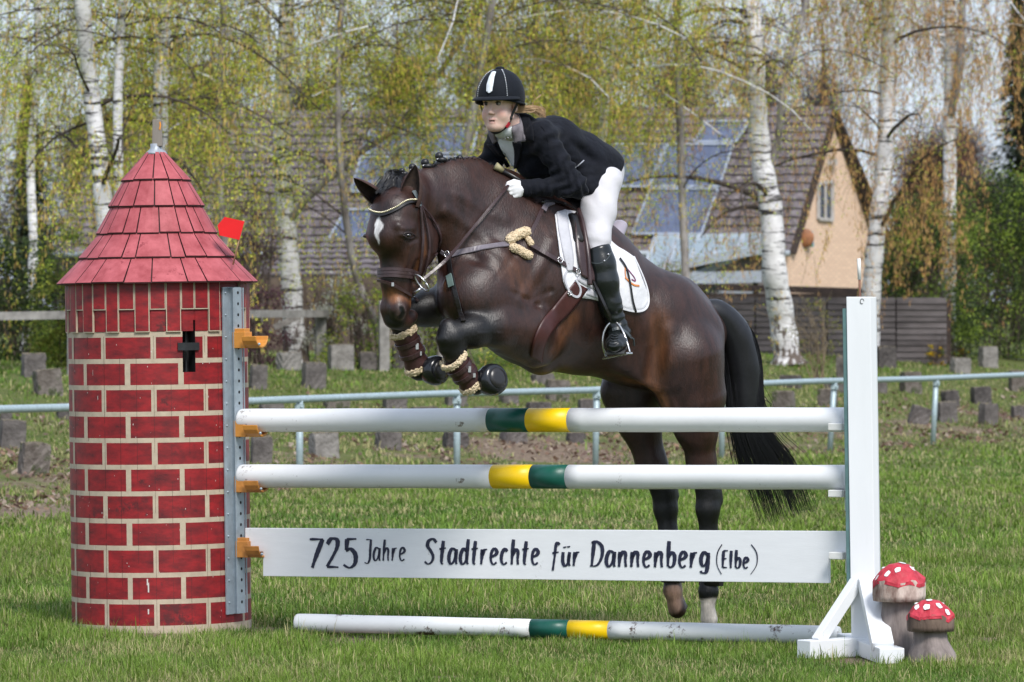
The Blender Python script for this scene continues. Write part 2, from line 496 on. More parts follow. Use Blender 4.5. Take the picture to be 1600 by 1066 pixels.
def grass(name, label, sets):
    Vs, Qs, Ts, Cs = [], [], [], []; b = 0
    for s in sets:
        V, Q, T, c = blades(**s)
        Vs.append(V); Qs.append(Q + b); Ts.append(T[:, :3] + b); Cs.append(c); b += len(V)
    V = np.concatenate(Vs); Q = np.concatenate(Qs); T = np.concatenate(Ts); C = np.concatenate(Cs)
    me = bpy.data.meshes.new(name); nq, n3 = len(Q), len(T)
    me.vertices.add(len(V)); me.vertices.foreach_set('co', V.astype(np.float32).ravel())
    me.loops.add(nq * 4 + n3 * 3)
    me.loops.foreach_set('vertex_index', np.concatenate([Q.ravel(), T.ravel()]).astype(np.int32))
    me.polygons.add(nq + n3)
    me.polygons.foreach_set('loop_start', np.concatenate([np.arange(nq) * 4, nq * 4 + np.arange(n3) * 3]).astype(np.int32))
    me.polygons.foreach_set('loop_total', np.concatenate([np.full(nq, 4), np.full(n3, 3)]).astype(np.int32))
    me.update(calc_edges=True)
    ca = me.color_attributes.new('Col', 'FLOAT_COLOR', 'POINT')
    c4 = np.ones((len(V), 4), dtype=np.float32); c4[:, :3] = C; ca.data.foreach_set('color', c4.ravel())
    me.materials.append(GRASSM)
    o = bpy.data.objects.new(name, me); COL.objects.link(o)
    return tag(o, label, 'grass', kind='stuff')
GRASSM = leafmat('grass_blade', .3)
def dens_near(x, y):
    d = np.ones_like(x)
    for c, r in bare: d = np.minimum(d, .05 + np.clip((np.hypot(x - c.x, (y - c.y) * .6) - r * .35) / (r * .8), 0, 1))
    return d
def dens_far(x, y): return dens_near(x, y) * (1 - .85 * sm(.40, .75, litterness(x, y) + .28 * np.sin(x * 2.3) * np.sin(y * 1.7 + x)))
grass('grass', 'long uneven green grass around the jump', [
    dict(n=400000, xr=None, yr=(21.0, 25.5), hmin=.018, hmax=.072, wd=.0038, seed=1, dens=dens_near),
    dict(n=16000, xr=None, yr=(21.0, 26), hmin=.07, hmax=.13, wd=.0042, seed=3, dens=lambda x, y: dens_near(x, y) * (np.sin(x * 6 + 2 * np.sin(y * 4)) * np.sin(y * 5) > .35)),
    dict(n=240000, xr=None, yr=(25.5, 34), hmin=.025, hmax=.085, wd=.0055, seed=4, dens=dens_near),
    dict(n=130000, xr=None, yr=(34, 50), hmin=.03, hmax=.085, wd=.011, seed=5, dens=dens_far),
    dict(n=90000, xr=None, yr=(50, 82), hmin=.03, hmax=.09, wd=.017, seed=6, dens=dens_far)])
# taller tufts at the foot of the things that stand in the grass
def tuft_set(pts, n, spread, hmin, hmax, seed):
    r = np.random.default_rng(seed); out = []
    return pts
# fallen leaves
def litter():
    r = np.random.default_rng(21); n = 90000
    y = r.uniform(36, 75, n); x = r.uniform(-1, 1, n) * y * 850 / F
    k = r.random(n) < litterness(x, y) ** 1.3 * (.15 + .75 * (np.sin(x * 1.9 + 1) * np.sin(y * 1.3 + x) > -.1)); x, y = x[k], y[k]; n = len(x)
    s = r.uniform(.012, .030, n); a = r.uniform(0, 6.28, n); tl = r.uniform(-.8, .8, n)
    u = np.stack([np.cos(a), np.sin(a), tl], -1) * s[:, None]; v = np.stack([-np.sin(a), np.cos(a), r.uniform(-.8, .8, n)], -1) * s[:, None] * .7
    c = np.stack([x, y, hgt(x, y) + .02 + r.random(n) * .02], -1)
    V = np.stack([c - u - v, c + u - v, c + u + v, c - u + v], 1).reshape(-1, 3); i0 = np.arange(n) * 4
    base = np.array([[.30, .19, .12], [.18, .11, .075], [.42, .33, .26], [.24, .15, .12]])[r.integers(0, 4, n)] * r.uniform(.6, 1.1, (n, 1))
    o = npmesh('fallen_leaves', V, np.stack([i0, i0 + 1, i0 + 2, i0 + 3], -1), GRASSM, col=np.repeat(base, 4, 0))
    tag(o, 'dry brown leaves lying at the foot of the bank', 'leaves', kind='stuff')
litter()

# ================================================================== pipe railing
galv = mat('galvanised_steel', (.38, .47, .50), rough=.45, var=.18, scale=25, bump=.1, metal=.25)
def rail_Y(px): return 25.14 / (.512 - (px - 800) / F)
rr = empty('pipe_railing', (RA.x, RA.y, 0), 'grey galvanised pipe railing running behind the jump in front of the bank', 'railing')
a = P(0, 0, 39.0); ux = Vector((rdir.x, rdir.y, 0))
def onrail(Y): return Vector((-2 + .512 * (Y - 45.2), Y, 0))
mb = MB(); p0, p1 = onrail(36.7), onrail(70)
mb.tube([p0 + (p1 - p0) * t / 12 + Vector((0, 0, .83 + .008 * math.sin(t * 2.1))) for t in range(13)], .036, n=10)
mb.build('rail', galv, rr)
Yp = 45.2
for k in range(-3, 9):
    p = onrail(45.2 + 2.83 * k)
    mb = MB(); tl = [-.02, .01, .012, 0, 0, -.005, 0, -.02, -.015, .01, 0, 0][k + 3]
    mb.tube([p + Vector((tl * 3, 0, -.1)), p + Vector((0, 0, .83))], .033, n=10)
    mb.box(p + Vector((0, -.03, .76)), (.085, .04, .05)); mb.ball(p + Vector((.02, -.055, .76)), .012, n=5)
    mb.build('post', galv, rr)

# ================================================================== concrete blocks on the bank
conc = mat('weathered_concrete', (.055, .047, .045), rough=.95, var=.5, scale=7, bump=1, bscale=26, c2=(.19, .17, .16), bdist=.02, dirt=(.06, .075, .03), dscale=7, dthr=.62)
conc_top = mat('mossy_concrete', (.08, .065, .04), rough=.95, var=.4, scale=14, bump=.8, bscale=40, c2=(.20, .17, .13), bdist=.02)
concl = mat('pale_concrete', (.13, .12, .11), rough=.95, var=.5, scale=8, bump=1, bscale=26, c2=(.32, .30, .28), bdist=.02)
concd = mat('dark_wet_concrete', (.035, .030, .030), rough=.95, var=.5, scale=6, bump=1, bscale=26, c2=(.13, .115, .11), bdist=.02)
concm = mat('stained_concrete', (.07, .055, .045), rough=.95, var=.5, scale=5, bump=1, bscale=26, c2=(.24, .21, .19), bdist=.02, dirt=(.05, .06, .025), dscale=6, dthr=.52)
G1 = 'concrete blocks standing in rows on the bank'
BL = [  # px left, px right, py top, py bottom, tilt deg, turn deg, label
 (33, 72, 552, 590, 0, 20, 'upright grey concrete block under the wooden rail left of the tower'),
 (55, 100, 577, 617, -6, 25, 'leaning stained concrete block just above the pipe rail left of the tower'),
 (0, 19, 634, 662, 0, 10, 'concrete block cut by the left edge of the picture under the pipe rail'),
 (88, 116, 630, 655, 0, 20, 'concrete block half hidden by the tower wall under the pipe rail'),
 (-6, 38, 656, 702, 4, 24, 'concrete block with a pale right corner in the dead leaves at the left edge'),
 (26, 75, 692, 742, 5, 26, 'lowest and frontmost concrete block in the dead leaves left of the tower'),
 (388, 416, 570, 608, 3, 24, 'dark concrete block close to the right side of the tower above the pipe rail'),
 (432, 470, 550, 578, 0, 35, 'pale lichened concrete block at the foot of the white blossom bush'),
 (470, 508, 566, 607, 3, 22, 'concrete block below the wooden fence post, grass all around it'),
 (512, 553, 538, 578, 0, 18, 'wide pale concrete block beside the blossom bush right of the wooden post'),
 (560, 590, 550, 578, 0, 15, 'small dark concrete block between the blossom bush and the grey timber post'),
 (612, 640, 540, 576, 0, 15, 'concrete block behind the lifted front leg boot of the horse'),
 (405, 444, 622, 640, 0, 20, 'low concrete block under the pipe rail next to the tower'),
 (505, 546, 618, 640, 0, 22, 'concrete block crossed by the pipe rail straight below the blossom bush'),
 (598, 636, 616, 640, 0, 20, 'concrete block under the pipe rail below the horse nose'),
 (642, 684, 636, 650, 0, 20, 'flat topped concrete block peeping over the top pole below the far hoof'),
 (390, 425, 682, 724, 2, 14, 'concrete block right of the tower between the two striped poles'),
 (484, 530, 676, 714, -2, 28, 'concrete block with a pale worn top between the poles, first right of the railing post'),
 (585, 626, 674, 702, 3, 24, 'dark concrete block between the poles midway to the green band'),
 (690, 730, 674, 700, 4, 24, 'concrete block behind the second railing post between the poles'),
 (695, 730, 612, 634, 0, 20, 'concrete block behind the near front hoof under the pipe rail'),
 (738, 778, 636, 650, 0, 18, 'low concrete block just above the top pole left of the green band'),
 (780, 810, 608, 630, 0, 30, 'concrete block under the pipe rail right of the near front hoof'),
 (822, 862, 628, 648, 0, 16, 'concrete block just above the green and yellow bands of the top pole'),
 (780, 822, 674, 692, 3, 30, 'concrete block just under the green band of the top pole'),
 (850, 888, 594, 626, 4, 24, 'pale cornered concrete block crossed by the pipe rail below the horse belly'),
 (903, 938, 624, 648, 0, 14, 'concrete block beside the railing post next to the far hind thigh'),
 (885, 915, 676, 692, 0, 20, 'concrete block just under the yellow band of the top pole'),
 (830, 866, 584, 600, 0, 24, 'small concrete block under the girth of the horse on the grass'),
 (1208, 1244, 611, 646, -3, -18, 'concrete block right of the horse tail resting above the top pole'),
 (1168, 1184, 598, 618, -3, -18, 'small concrete block touching the right edge of the horse tail'),
 (1218, 1252, 586, 606, 0, -18, 'concrete block at the foot of the bare shrub, crossed by the pipe rail'),
 (1288, 1322, 594, 612, 0, -12, 'block close under the pipe rail left of the white post'),
 (1278, 1310, 608, 636, -2, -14, 'dark concrete block left of the railing post near the white post'),
 (1306, 1326, 557, 592, 0, -10, 'tall concrete block above the pipe rail against the white post'),
 (1366, 1400, 541, 575, 0, 24, 'pale concrete block with a light corner just right of the white post'),
 (1366, 1386, 592, 614, 0, 20, 'concrete block touching the right edge of the white post under the pipe rail'),
 (1406, 1440, 581, 614, 0, 24, 'concrete block crossed by the pipe rail right of the white post'),
 (1414, 1446, 634, 662, 18, 8, 'strongly tilted concrete block on the dry grass right of the white post'),
 (1472, 1500, 610, 636, -4, 24, 'dark concrete block behind the last railing post, upper of two'),
 (1464, 1496, 628, 660, -2, 20, 'concrete block behind the last railing post, lower of two'),
 (1484, 1516, 559, 584, 2, 24, 'concrete block with a pale chipped top beside the yellow flowers'),
 (1529, 1559, 541, 574, 0, 26, 'pale concrete block standing alone in front of the right hedge'),
 (1518, 1550, 604, 632, -3, 18, 'square concrete block on the bank, upper of the pair right of the last railing post'),
 (1528, 1558, 630, 664, 3, 34, 'concrete block leaning forward, lower of the pair right of the last railing post'),
 (1576, 1606, 579, 612, 0, 14, 'concrete block crossed by the pipe rail at the right edge of the picture'),
 (1580, 1612, 634, 654, 0, 12, 'low dark concrete block at the right edge of the picture'),
 (1470, 1484, 540, 566, 0, 14, 'narrow pale concrete block at the left foot of the slender right birch')]
for i, (x0, x1, y0, y1, tl, tn, lab) in enumerate(BL):
    g = G((x0 + x1) / 2, y1)
    s = S(g.y); tn_ = R(tn)
    wpx = (x1 - x0) / s
    wd_ = wpx / (abs(math.cos(tn_)) + .45 * abs(math.sin(tn_))); th = wd_ * .62; h = (y1 - y0) / s
    n = 6; r = random.Random(i)
    rot = Matrix.Rotation(R(tl), 3, 'Y') @ Matrix.Rotation(tn_, 3, 'Z')
    vs, fs, mi_ = [], [], []
    mb = MB(); 
    def face(o, u, v, nu, nv, m):
        b = len(mb.v)
        for a_ in range(nu + 1):
            for b_ in range(nv + 1):
                q = o + u * a_ / nu + v * b_ / nv
                ed = (a_ in (0, nu)) + (b_ in (0, nv))
                c_ = Vector((0, 0, h / 2))
                q = q + (c_ - q) * (.085 * (ed == 2) + .030 * (ed == 1) * (1 + .6 * math.sin(a_ * 1.9 + b_ * 2.3 + i)))
                hsh = math.sin(q.x * 57 + i) * math.sin(q.y * 63 + 2 * i) * math.sin(q.z * 49 + i)
                q = q + q.normalized() * .017 * hsh
                mb.v.append(tuple(rot @ q + Vector((g.x, g.y, g.z - .08))))
        for a_ in range(nu):
            for b_ in range(nv):
                k = b + a_ * (nv + 1) + b_
                mb.f.append((k, k + nv + 1, k + nv + 2, k + 1)); mb.m.append(m); mb.sm.append(False)
    X, Yv, Z = Vector((wd_, 0, 0)), Vector((0, th, 0)), Vector((0, 0, h + .08))
    o = Vector((-wd_ / 2, -th / 2, 0))
    face(o, X, Z, n, n, 0); face(o + Yv, Z, X, n, n, 0); face(o, Z, Yv, n, n, 0); face(o + X, Yv, Z, n, n, 0); face(o + Z, X, Yv, n, n, 1)
    mm = concl if 'pale' in lab and 'corner' not in lab else (conc, concd, conc, concm)[(i * 7) % 4]
    ob = mb.build('concrete_block', [mm, conc_top], None, loc=g)
    ob.name = 'concrete_block' if i == 0 else 'concrete_block.%03d' % i
    tag(ob, lab, 'concrete block', G1)
# ================================================================== the jump
white = mat('white_paint', (.78, .79, .80), rough=.4, var=.03, scale=5, bump=.08, bscale=25, dirt=(.24, .20, .18), dscale=13, dthr=.63)
whitew = mat('white_painted_board', (.80, .81, .83), rough=.5, var=.03, scale=6, bump=.1, bscale=40, stretch=(1, 1, 6), dirt=(.5, .48, .46), dscale=14, dthr=.66)
greenp = mat('green_paint', (.006, .09, .065), rough=.4, var=.15, bump=.08, dirt=(.25, .30, .28), dscale=30, dthr=.74)
yellp = mat('yellow_paint', (.96, .62, .004), rough=.4, var=.05, bump=.08)
soil = mat('bare_wood_and_soil', (.08, .05, .035), rough=.9, var=.5)
Y0, Y1 = 25.0, 23.4
def FY(px):  # depth of the jump plane at a pixel column
    X0, X1 = (378 - 800) / F * Y0, (1325 - 800) / F * Y1
    k = (px - 800) / F; m = (Y1 - Y0) / (X1 - X0)
    return (Y0 - m * X0) / (1 - m * k)
fdir = (P(1325, 650, Y1) - P(378, 650, Y0)); fdir.z = 0; flen = fdir.length; fdir.normalize()
fn = Vector((fdir.y, -fdir.x, 0))     # towards the camera
def pole(ends, bands, r, name, label, worn=False, ys=None):
    (xa, ya), (xb, yb) = ends
    A = P(xa, ya, ys[0] if ys else FY(xa)); B = P(xb, yb, ys[1] if ys else FY(xb))
    def T(px):  # parameter at a pixel column
        lo, hi = 0., 1.
        for _ in range(40):
            mid = (lo + hi) / 2; q = A.lerp(B, mid)
            if 800 + F * q.x / q.y < px: lo = mid
            else: hi = mid
        return lo
    root = empty(name, A.lerp(B, .5), label, 'pole', 'striped poles of the jump')
    cuts = [0] + [T(x) for x in (bands[0][0], bands[0][1], bands[1][1])] + [1]
    ms = [0, bands[0][2], bands[1][2], 0]
    names = ['pole_body', 'painted_band', 'painted_band', 'pole_body']
    d = (B - A).normalized()
    for i in range(4):
        mb = MB(); a_, b_ = A.lerp(B, cuts[i]), A.lerp(B, cuts[i + 1]); n = max(2, int((b_ - a_).length / .08))
        pts = [a_.lerp(b_, k / n) for k in range(n + 1)]
        rad = [r * (1 + .012 * math.sin(k * .9 + i)) for k in range(n + 1)]
        rad[0] = rad[-1] = r
        if i == 0:
            pts = [A - d * 0, A + d * .004] + [A + d * .016] + pts[1:]; rad = [r * .86, r * .95, r] + rad[1:]
        if i == 3:
            pts = pts[:-1] + [B - d * .016, B - d * .004, B]; rad = rad[:-1] + [r, r * .95, r * .86]
        mb.tube(pts, rad, n=40)
        mb.build(names[i], [white, greenp, yellp][ms[i]] if not (worn and i in (0, 3)) else wornw, root)
    return root
wornw = mat('worn_white_paint', (.76, .77, .77), rough=.5, var=.04, scale=5, bump=.2, bscale=25, dirt=(.10, .06, .045), dscale=7, dthr=.565)
pole(((376, 657), (1322, 656)), ((767, 828, 1), (828, 893, 2)), .0605, 'striped_pole', 'topmost white pole of the jump with a green then a yellow band')
pole(((376, 744), (1324, 746)), ((772, 834, 2), (834, 890, 1)), .0605, 'striped_pole', 'middle white pole of the jump with a yellow then a green band')
pole(((463, 973), (1312, 993)), ((831, 890, 1), (890, 953, 2)), .0465, 'striped_pole', 'worn dirty white pole lying on the grass under the jump', True, ys=(24.75, 23.75))

# ---------------------------------------------------------------- plank with lettering
NY = 0.05
def FP(px, py): return P(px, py, FY(px) - .0) + fn * .02
pr = empty('lettered_plank', FP(855, 868), 'long white plank of the jump lettered in dark brush strokes', 'plank')
poly = [FP(386, 825), FP(1326, 830), FP(1326, 873), FP(1297, 872), FP(1297, 911), FP(414, 900), FP(414, 862), FP(386, 861)]
mb = MB(); mb.prism(poly[::-1], -fn * .028); mb.build('board', whitew, pr, bevel=.002)
ink = mat('dark_blue_brush_paint', (.016, .018, .045), rough=.5, var=.3, scale=40, bump=0)
GL = {  # strokes in a box: x 0..w, y 0 baseline..1 cap height
'7': (.75, [[(.05, .97), (.75, .97)], [(.72, .97), (.5, .6), (.3, .25), (.18, 0)]]),
'2': (.75, [[(.1, .8), (.3, .98), (.6, .95), (.62, .72), (.4, .4), (.08, .04)], [(.08, .03), (.4, .03), (.68, .02)]]),
'5': (.75, [[(.25, .97), (.75, .98)], [(.27, .97), (.22, .6)], [(.2, .58), (.45, .64), (.7, .45), (.68, .15), (.4, .0), (.08, .1)]]),
'J': (.42, [[(.1, 1.0), (.42, 1.0)], [(.4, 1.0), (.36, .5), (.33, .1), (.2, -.12), (.0, -.08)]]),
'a': (.46, [[(.38, .55), (.2, .62), (.06, .4), (.04, .15), (.14, .0), (.3, .15), (.4, .5)], [(.42, .6), (.38, .2), (.42, .0)]]),
'h': (.46, [[(.16, 1.0), (.1, .5), (.06, 0)], [(.1, .35), (.26, .6), (.38, .5), (.36, .2), (.38, 0)]]),
'r': (.36, [[(.1, .6), (.08, .3), (.04, 0)], [(.1, .35), (.2, .56), (.34, .6)]]),
'e': (.42, [[(.08, .3), (.28, .38), (.36, .5), (.24, .63), (.1, .5), (.05, .2), (.16, .0), (.34, .08)]]),
'S': (.6, [[(.58, .86), (.42, 1.0), (.2, .92), (.14, .72), (.3, .52), (.42, .3), (.34, .08), (.15, .0), (.0, .1)]]),
't': (.34, [[(.22, .93), (.16, .5), (.12, .08), (.2, .0)], [(.02, .6), (.34, .64)]]),
'd': (.46, [[(.36, .5), (.2, .62), (.06, .4), (.04, .15), (.14, .0), (.3, .12), (.36, .4)], [(.44, 1.0), (.38, .5), (.36, .12), (.42, .0)]]),
'c': (.38, [[(.34, .52), (.22, .62), (.08, .45), (.04, .18), (.14, .0), (.32, .08)]]),
'f': (.4, [[(.42, .92), (.3, 1.0), (.22, .85), (.16, .4), (.06, -.2)], [(.04, .55), (.36, .6)]]),
'ü': (.46, [[(.08, .6), (.06, .2), (.16, .0), (.32, .12), (.38, .5)], [(.42, .6), (.36, .2), (.42, .0)], [(.16, .84), (.17, .78)], [(.36, .86), (.37, .8)]]),
'D': (.62, [[(.2, .98), (.14, .5), (.08, .02)], [(.08, .94), (.3, 1.0), (.56, .8), (.56, .4), (.34, .06), (.0, .02)]]),
'n': (.46, [[(.1, .6), (.08, .3), (.05, 0)], [(.08, .35), (.24, .6), (.36, .52), (.35, .25), (.38, .0)]]),
'b': (.46, [[(.14, 1.05), (.1, .5), (.08, .05)], [(.1, .4), (.26, .6), (.4, .45), (.36, .12), (.2, .0), (.08, .08)]]),
'g': (.46, [[(.36, .5), (.2, .62), (.06, .42), (.06, .18), (.16, .06), (.3, .2), (.37, .5)], [(.4, .6), (.36, .1), (.28, -.18), (.08, -.2), (.04, -.12)]]),
'(': (.26, [[(.26, 1.25), (.06, .8), (.04, .2), (.24, -.3)]]),
')': (.26, [[(.02, 1.25), (.24, .8), (.24, .2), (.0, -.3)]]),
'E': (.44, [[(.12, .97), (.08, .5), (.05, .02)], [(.1, .98), (.42, 1.0)], [(.08, .52), (.32, .54)], [(.05, .03), (.36, .02)]]),
'l': (.2, [[(.1, 1.0), (.06, .4), (.06, .0)]]),
}
def write(mb, txt, x0, x1, base, base1, cap, pen=.013, thin=1.0):
    tot = sum(GL[c][0] for c in txt) + .12 * (len(txt) - 1); sc = (x1 - x0) / tot; x = x0
    for ci, c in enumerate(txt):
        w_, strokes = GL[c]
        for st in strokes:
            b = base + (base1 - base) * (x - x0) / max(1, x1 - x0)
            pts2 = crom([(x + sc * a_, b - cap * y_, 0) for a_, y_ in st], 8 if len(st) > 2 else 4)
            pts = [FP(p.x, p.y) + fn * .0025 for p in pts2]; vs, fs = [], []
            for i, p in enumerate(pts):
                t = (pts[min(i + 1, len(pts) - 1)] - pts[max(i - 1, 0)]).normalized()
                u = t.cross(fn).normalized()
                wdt = 1.2 * pen * (.5 + .62 * abs(t.z)) * thin
                e = i / (len(pts) - 1); wdt *= .62 + .38 * math.sin(math.pi * min(1, e * 1.1 + .18)) + .05 * math.sin(i * 1.7 + ci)
                vs += [p + u * wdt / 2, p - u * wdt / 2]
            for i in range(len(pts) - 1): fs.append((2 * i, 2 * i + 1, 2 * i + 3, 2 * i + 2))
            mb.add(vs, fs)
            off = len(strokes)
        x += sc * (w_ + .12)
letters = [('725', 486, 560, 887, 887, 46, .021, 1), ('Jahre', 573, 637, 876, 876, 33, .0105, 1), ('Stadtrechte', 667, 846, 881, 882, 39, .0155, 1),
           ('für', 865, 909, 884, 884, 36, .0145, 1), ('Dannenberg', 925, 1112, 885, 887, 39, .0165, 1), ('(', 1122, 1131, 888, 888, 30, .006, .8), ('Elbe', 1131, 1173, 887, 888, 27, .0125, 1), (')', 1176, 1186, 888, 888, 30, .006, .8)]
for i_, (t_, a_, b_, y_, y2_, c_, p_, th_) in enumerate(letters):
    mb = MB(); write(mb, t_, a_, b_, y_, y2_, c_, p_, th_)
    lo = mb.build('lettering', ink, pr); md = lo.modifiers.new('s', 'SOLIDIFY'); md.thickness = .0012; md.offset = 0

# ---------------------------------------------------------------- tower
TY = 25.25; TC = P(253, 990, TY); TC.z = 0.0
tower = empty('toy_tower', TC, 'round tower painted as red brick with a pointed red tiled roof', 'tower')
RT = 140 / S(TY)
def tz(py): return HC + (HY - py) / F * (TY - RT * .8)
brick = mat('red_painted_brick', (.085, .006, .009), rough=.5, var=.3, scale=9, bump=.15, bscale=30, c2=(.36, .012, .016), stretch=(1, 1, 2.2), dirt=(.09, .010, .012), dscale=6, dthr=.58)
mort = mat('cream_painted_mortar', (.47, .39, .29), rough=.7, var=.15, scale=20, bump=.1)
black = mat('black_interior', (.006, .006, .007), rough=.8, var=.2)
def cyl(th, z, r): return Vector((TC.x + r * math.sin(th), TC.y - r * math.cos(th), z))
def cpatch(mb, t0, t1, z0, z1, r, m, step=R(5)):
    n = max(1, int(math.ceil((t1 - t0) / step)))
    vs = []; 
    for i in range(n + 1):
        t = t0 + (t1 - t0) * i / n
        vs += [cyl(t, z0, r), cyl(t, z1, r)]
    mb.add(vs, [(2 * i, 2 * i + 2, 2 * i + 3, 2 * i + 1) for i in range(n)], m, True)
def csolid(mb, t0, t1, z0, z1, r0, r1, m, n=3):
    vs = []
    for i in range(n + 1):
        t = t0 + (t1 - t0) * i / n
        vs += [cyl(t, z0, r0), cyl(t, z0, r1), cyl(t, z1, r1), cyl(t, z1, r0)]
    fs = []
    for i in range(n):
        a_ = 4 * i
        fs += [(a_ + 1, a_ + 5, a_ + 6, a_ + 2), (a_ + 2, a_ + 6, a_ + 7, a_ + 3), (a_, a_ + 4, a_ + 5, a_ + 1)]
    fs += [(0, 1, 2, 3), tuple(4 * n + k for k in (3, 2, 1, 0))]
    mb.add(vs, fs, m)
wall = MB()
TH0, TH1 = R(-180), R(180)
s0, s1 = math.asin((300 - 253) / 140), math.asin((319 - 253) / 140); sz0, sz1 = tz(582), tz(501)
def strip(z0, z1, segs):
    zz = sorted({z0, z1} | {z for z in (sz0, sz1) if z0 < z < z1})
    for za, zb in zip(zz[:-1], zz[1:]):
        cut = za >= sz0 - 1e-6 and zb <= sz1 + 1e-6
        for a_, b_, m in segs:
            if cut and a_ < s1 and b_ > s0:
                if a_ < s0: cpatch(wall, a_, s0, za, zb, RT, m)
                if b_ > s1: cpatch(wall, s1, b_, za, zb, RT, m)
            else: cpatch(wall, a_, b_, za, zb, RT, m)
rows = [523, 564, 605, 646.5, 687.5, 729, 770.5, 813, 855, 897.5, 939, 980]
mh = .0125
strip(-.03, tz(980) + mh, [(TH0, TH1, 1)])
rb = random.Random(4)
for i in range(len(rows) - 1):
    zt, zb = tz(rows[i]), tz(rows[i + 1])
    off = R(1.2) if i % 2 == 0 else R(-15.7)
    segs = []; k0 = -6
    for k in range(-6, 6):
        c0 = off + R(34) * k; hw = R(1.7); j1, j2 = rb.uniform(-.004, .004), rb.uniform(-.004, .004)
        a_, b_ = c0 + hw + j1, c0 + R(34) - hw + j2
        if b_ < TH0 or a_ > TH1: continue
        segs += [(max(TH0, c0 - hw), max(TH0, a_), 1), (max(TH0, a_), min(TH1, b_), 0), (min(TH1, b_), min(TH1, c0 + R(34) + .0), 1)]
    segs = [q for q in segs if q[1] > q[0] + 1e-5]
    # stitch mortar to the brick edges
    for q in range(len(segs) - 1):
        if segs[q][2] == 1 and segs[q + 1][2] == 1: segs[q + 1] = (segs[q][0], segs[q + 1][1], 1); segs[q] = (0, 0, 1)
    segs = [q for q in segs if q[1] > q[0] + 1e-5]
    strip(zb + mh, zt - mh, segs)
    strip(zt - mh, zt + mh if i > 0 else tz(518), [(TH0, TH1, 1)])
# behind the hanging boards
strip(tz(518), tz(440), [(TH0, TH1, 0)])
wall.build('brick_wall', [brick, mort], tower)
# seams of the bent sheets and chipped paint
seam = mat('dark_seam', (.05, .015, .015), bump=0); chip = mat('paint_chips', (.62, .58, .54), rough=.7, bump=0)
mb = MB(); rs = random.Random(12)
for px_ in (128, 151, 178, 203, 229, 256, 282, 309, 333, 352):
    t_ = math.asin((px_ - 253) / 140); z0_ = tz(980)
    while z0_ < tz(525):
        z1_ = min(tz(525), z0_ + rs.uniform(.1, .5))
        if not (s0 - .03 < t_ < s1 + .03 and z1_ > sz0): csolid(mb, t_ - .0013, t_ + .0013, z0_, z1_, RT - .001, RT + .0006, 0, 1)
        z0_ = z1_ + rs.uniform(.02, .15)
mb.build('seams', seam, tower)
mb = MB()
for k in range(90):
    t_ = rs.uniform(-1.4, .9); z_ = rs.uniform(tz(970), tz(530)); a_ = rs.uniform(.001, .004); h_ = rs.uniform(.001, .010) * (3 if k < 8 else 1)
    if not (s0 - .05 < t_ < s1 + .05 and z_ > sz0 - .03): cpatch(mb, t_ - a_, t_ + a_, z_, z_ + h_, RT + .0012, 0)
for (x_, y0_, y1_) in ((242, 903, 913), (243.5, 909, 924), (243, 950, 958)):
    t_ = math.asin((x_ - 253) / 140); cpatch(mb, t_ - .007, t_ + .008, tz(y1_), tz(y0_), RT + .0014, 0)
mb.build('paint_chips', chip, tower)
# dark slit with its plate
mb = MB(); csolid(mb, s0 - .03, s1 + .03, sz0 - .02, sz1 + .02, RT * .80, RT * .82, 0)
pc = (s0 + s1) / 2
for tt in (s0 - .012, s1 + .012): csolid(mb, tt - .012, tt + .012, sz0, sz1, RT * .82, RT - .004, 0)
mb.build('arrow_slit', black, tower)
blk2 = mat('black_sheet', (.02, .022, .025), rough=.4, var=.3)
mb = MB(); csolid(mb, pc - R(7.5), pc + R(6.5), tz(548), tz(536), RT, RT + .012, 0)
csolid(mb, pc - .008, pc + .012, sz0, sz1, RT - .05, RT - .045, 0)
mb.build('slit_plate', blk2, tower)
# hanging boards under the eave
edges = [114, 121.5, 132, 144, 161, 182, 202.6, 227.5, 251, 276, 299, 319, 340, 357]
longs = [0, 1, 0, 1, 0, 1, 0, 1, 0, 1, 0, 0, 1]
def th_of(px): return math.asin(max(-.995, min(.995, (px - 253) / (140 + 4))))
tl = [(th_of(edges[i]), th_of(edges[i + 1]), longs[i]) for i in range(len(edges) - 1)]
t = tl[-1][1]; k = 0
while t < R(180) - .1:
    tl.append((t + (.35 if k == 0 else 0), t + .175 + (.35 if k == 0 else 0), k % 2)); t = tl[-1][1]; k += 1
t = tl[0][0]; k = 1
while t > -R(180) + .3: tl.append((t - .175, t, k % 2)); t -= .175; k += 1
for a_, b_, lg in tl:
    zb = tz(519) if lg else tz(484)
    mb = MB(); csolid(mb, a_ + .002, b_ - .002, zb, tz(440), RT + .001, RT + .012, 1, 2)
    csolid(mb, a_ + .012, b_ - .012, zb + .006, tz(440) - .001, RT + .010, RT + .0135, 0, 2)
    if not lg: csolid(mb, a_ + .016, b_ - .010, tz(518), zb - .008, RT + .0005, RT + .003, 0, 2)
    mb.build('hanging_board', [brick, mort], tower)
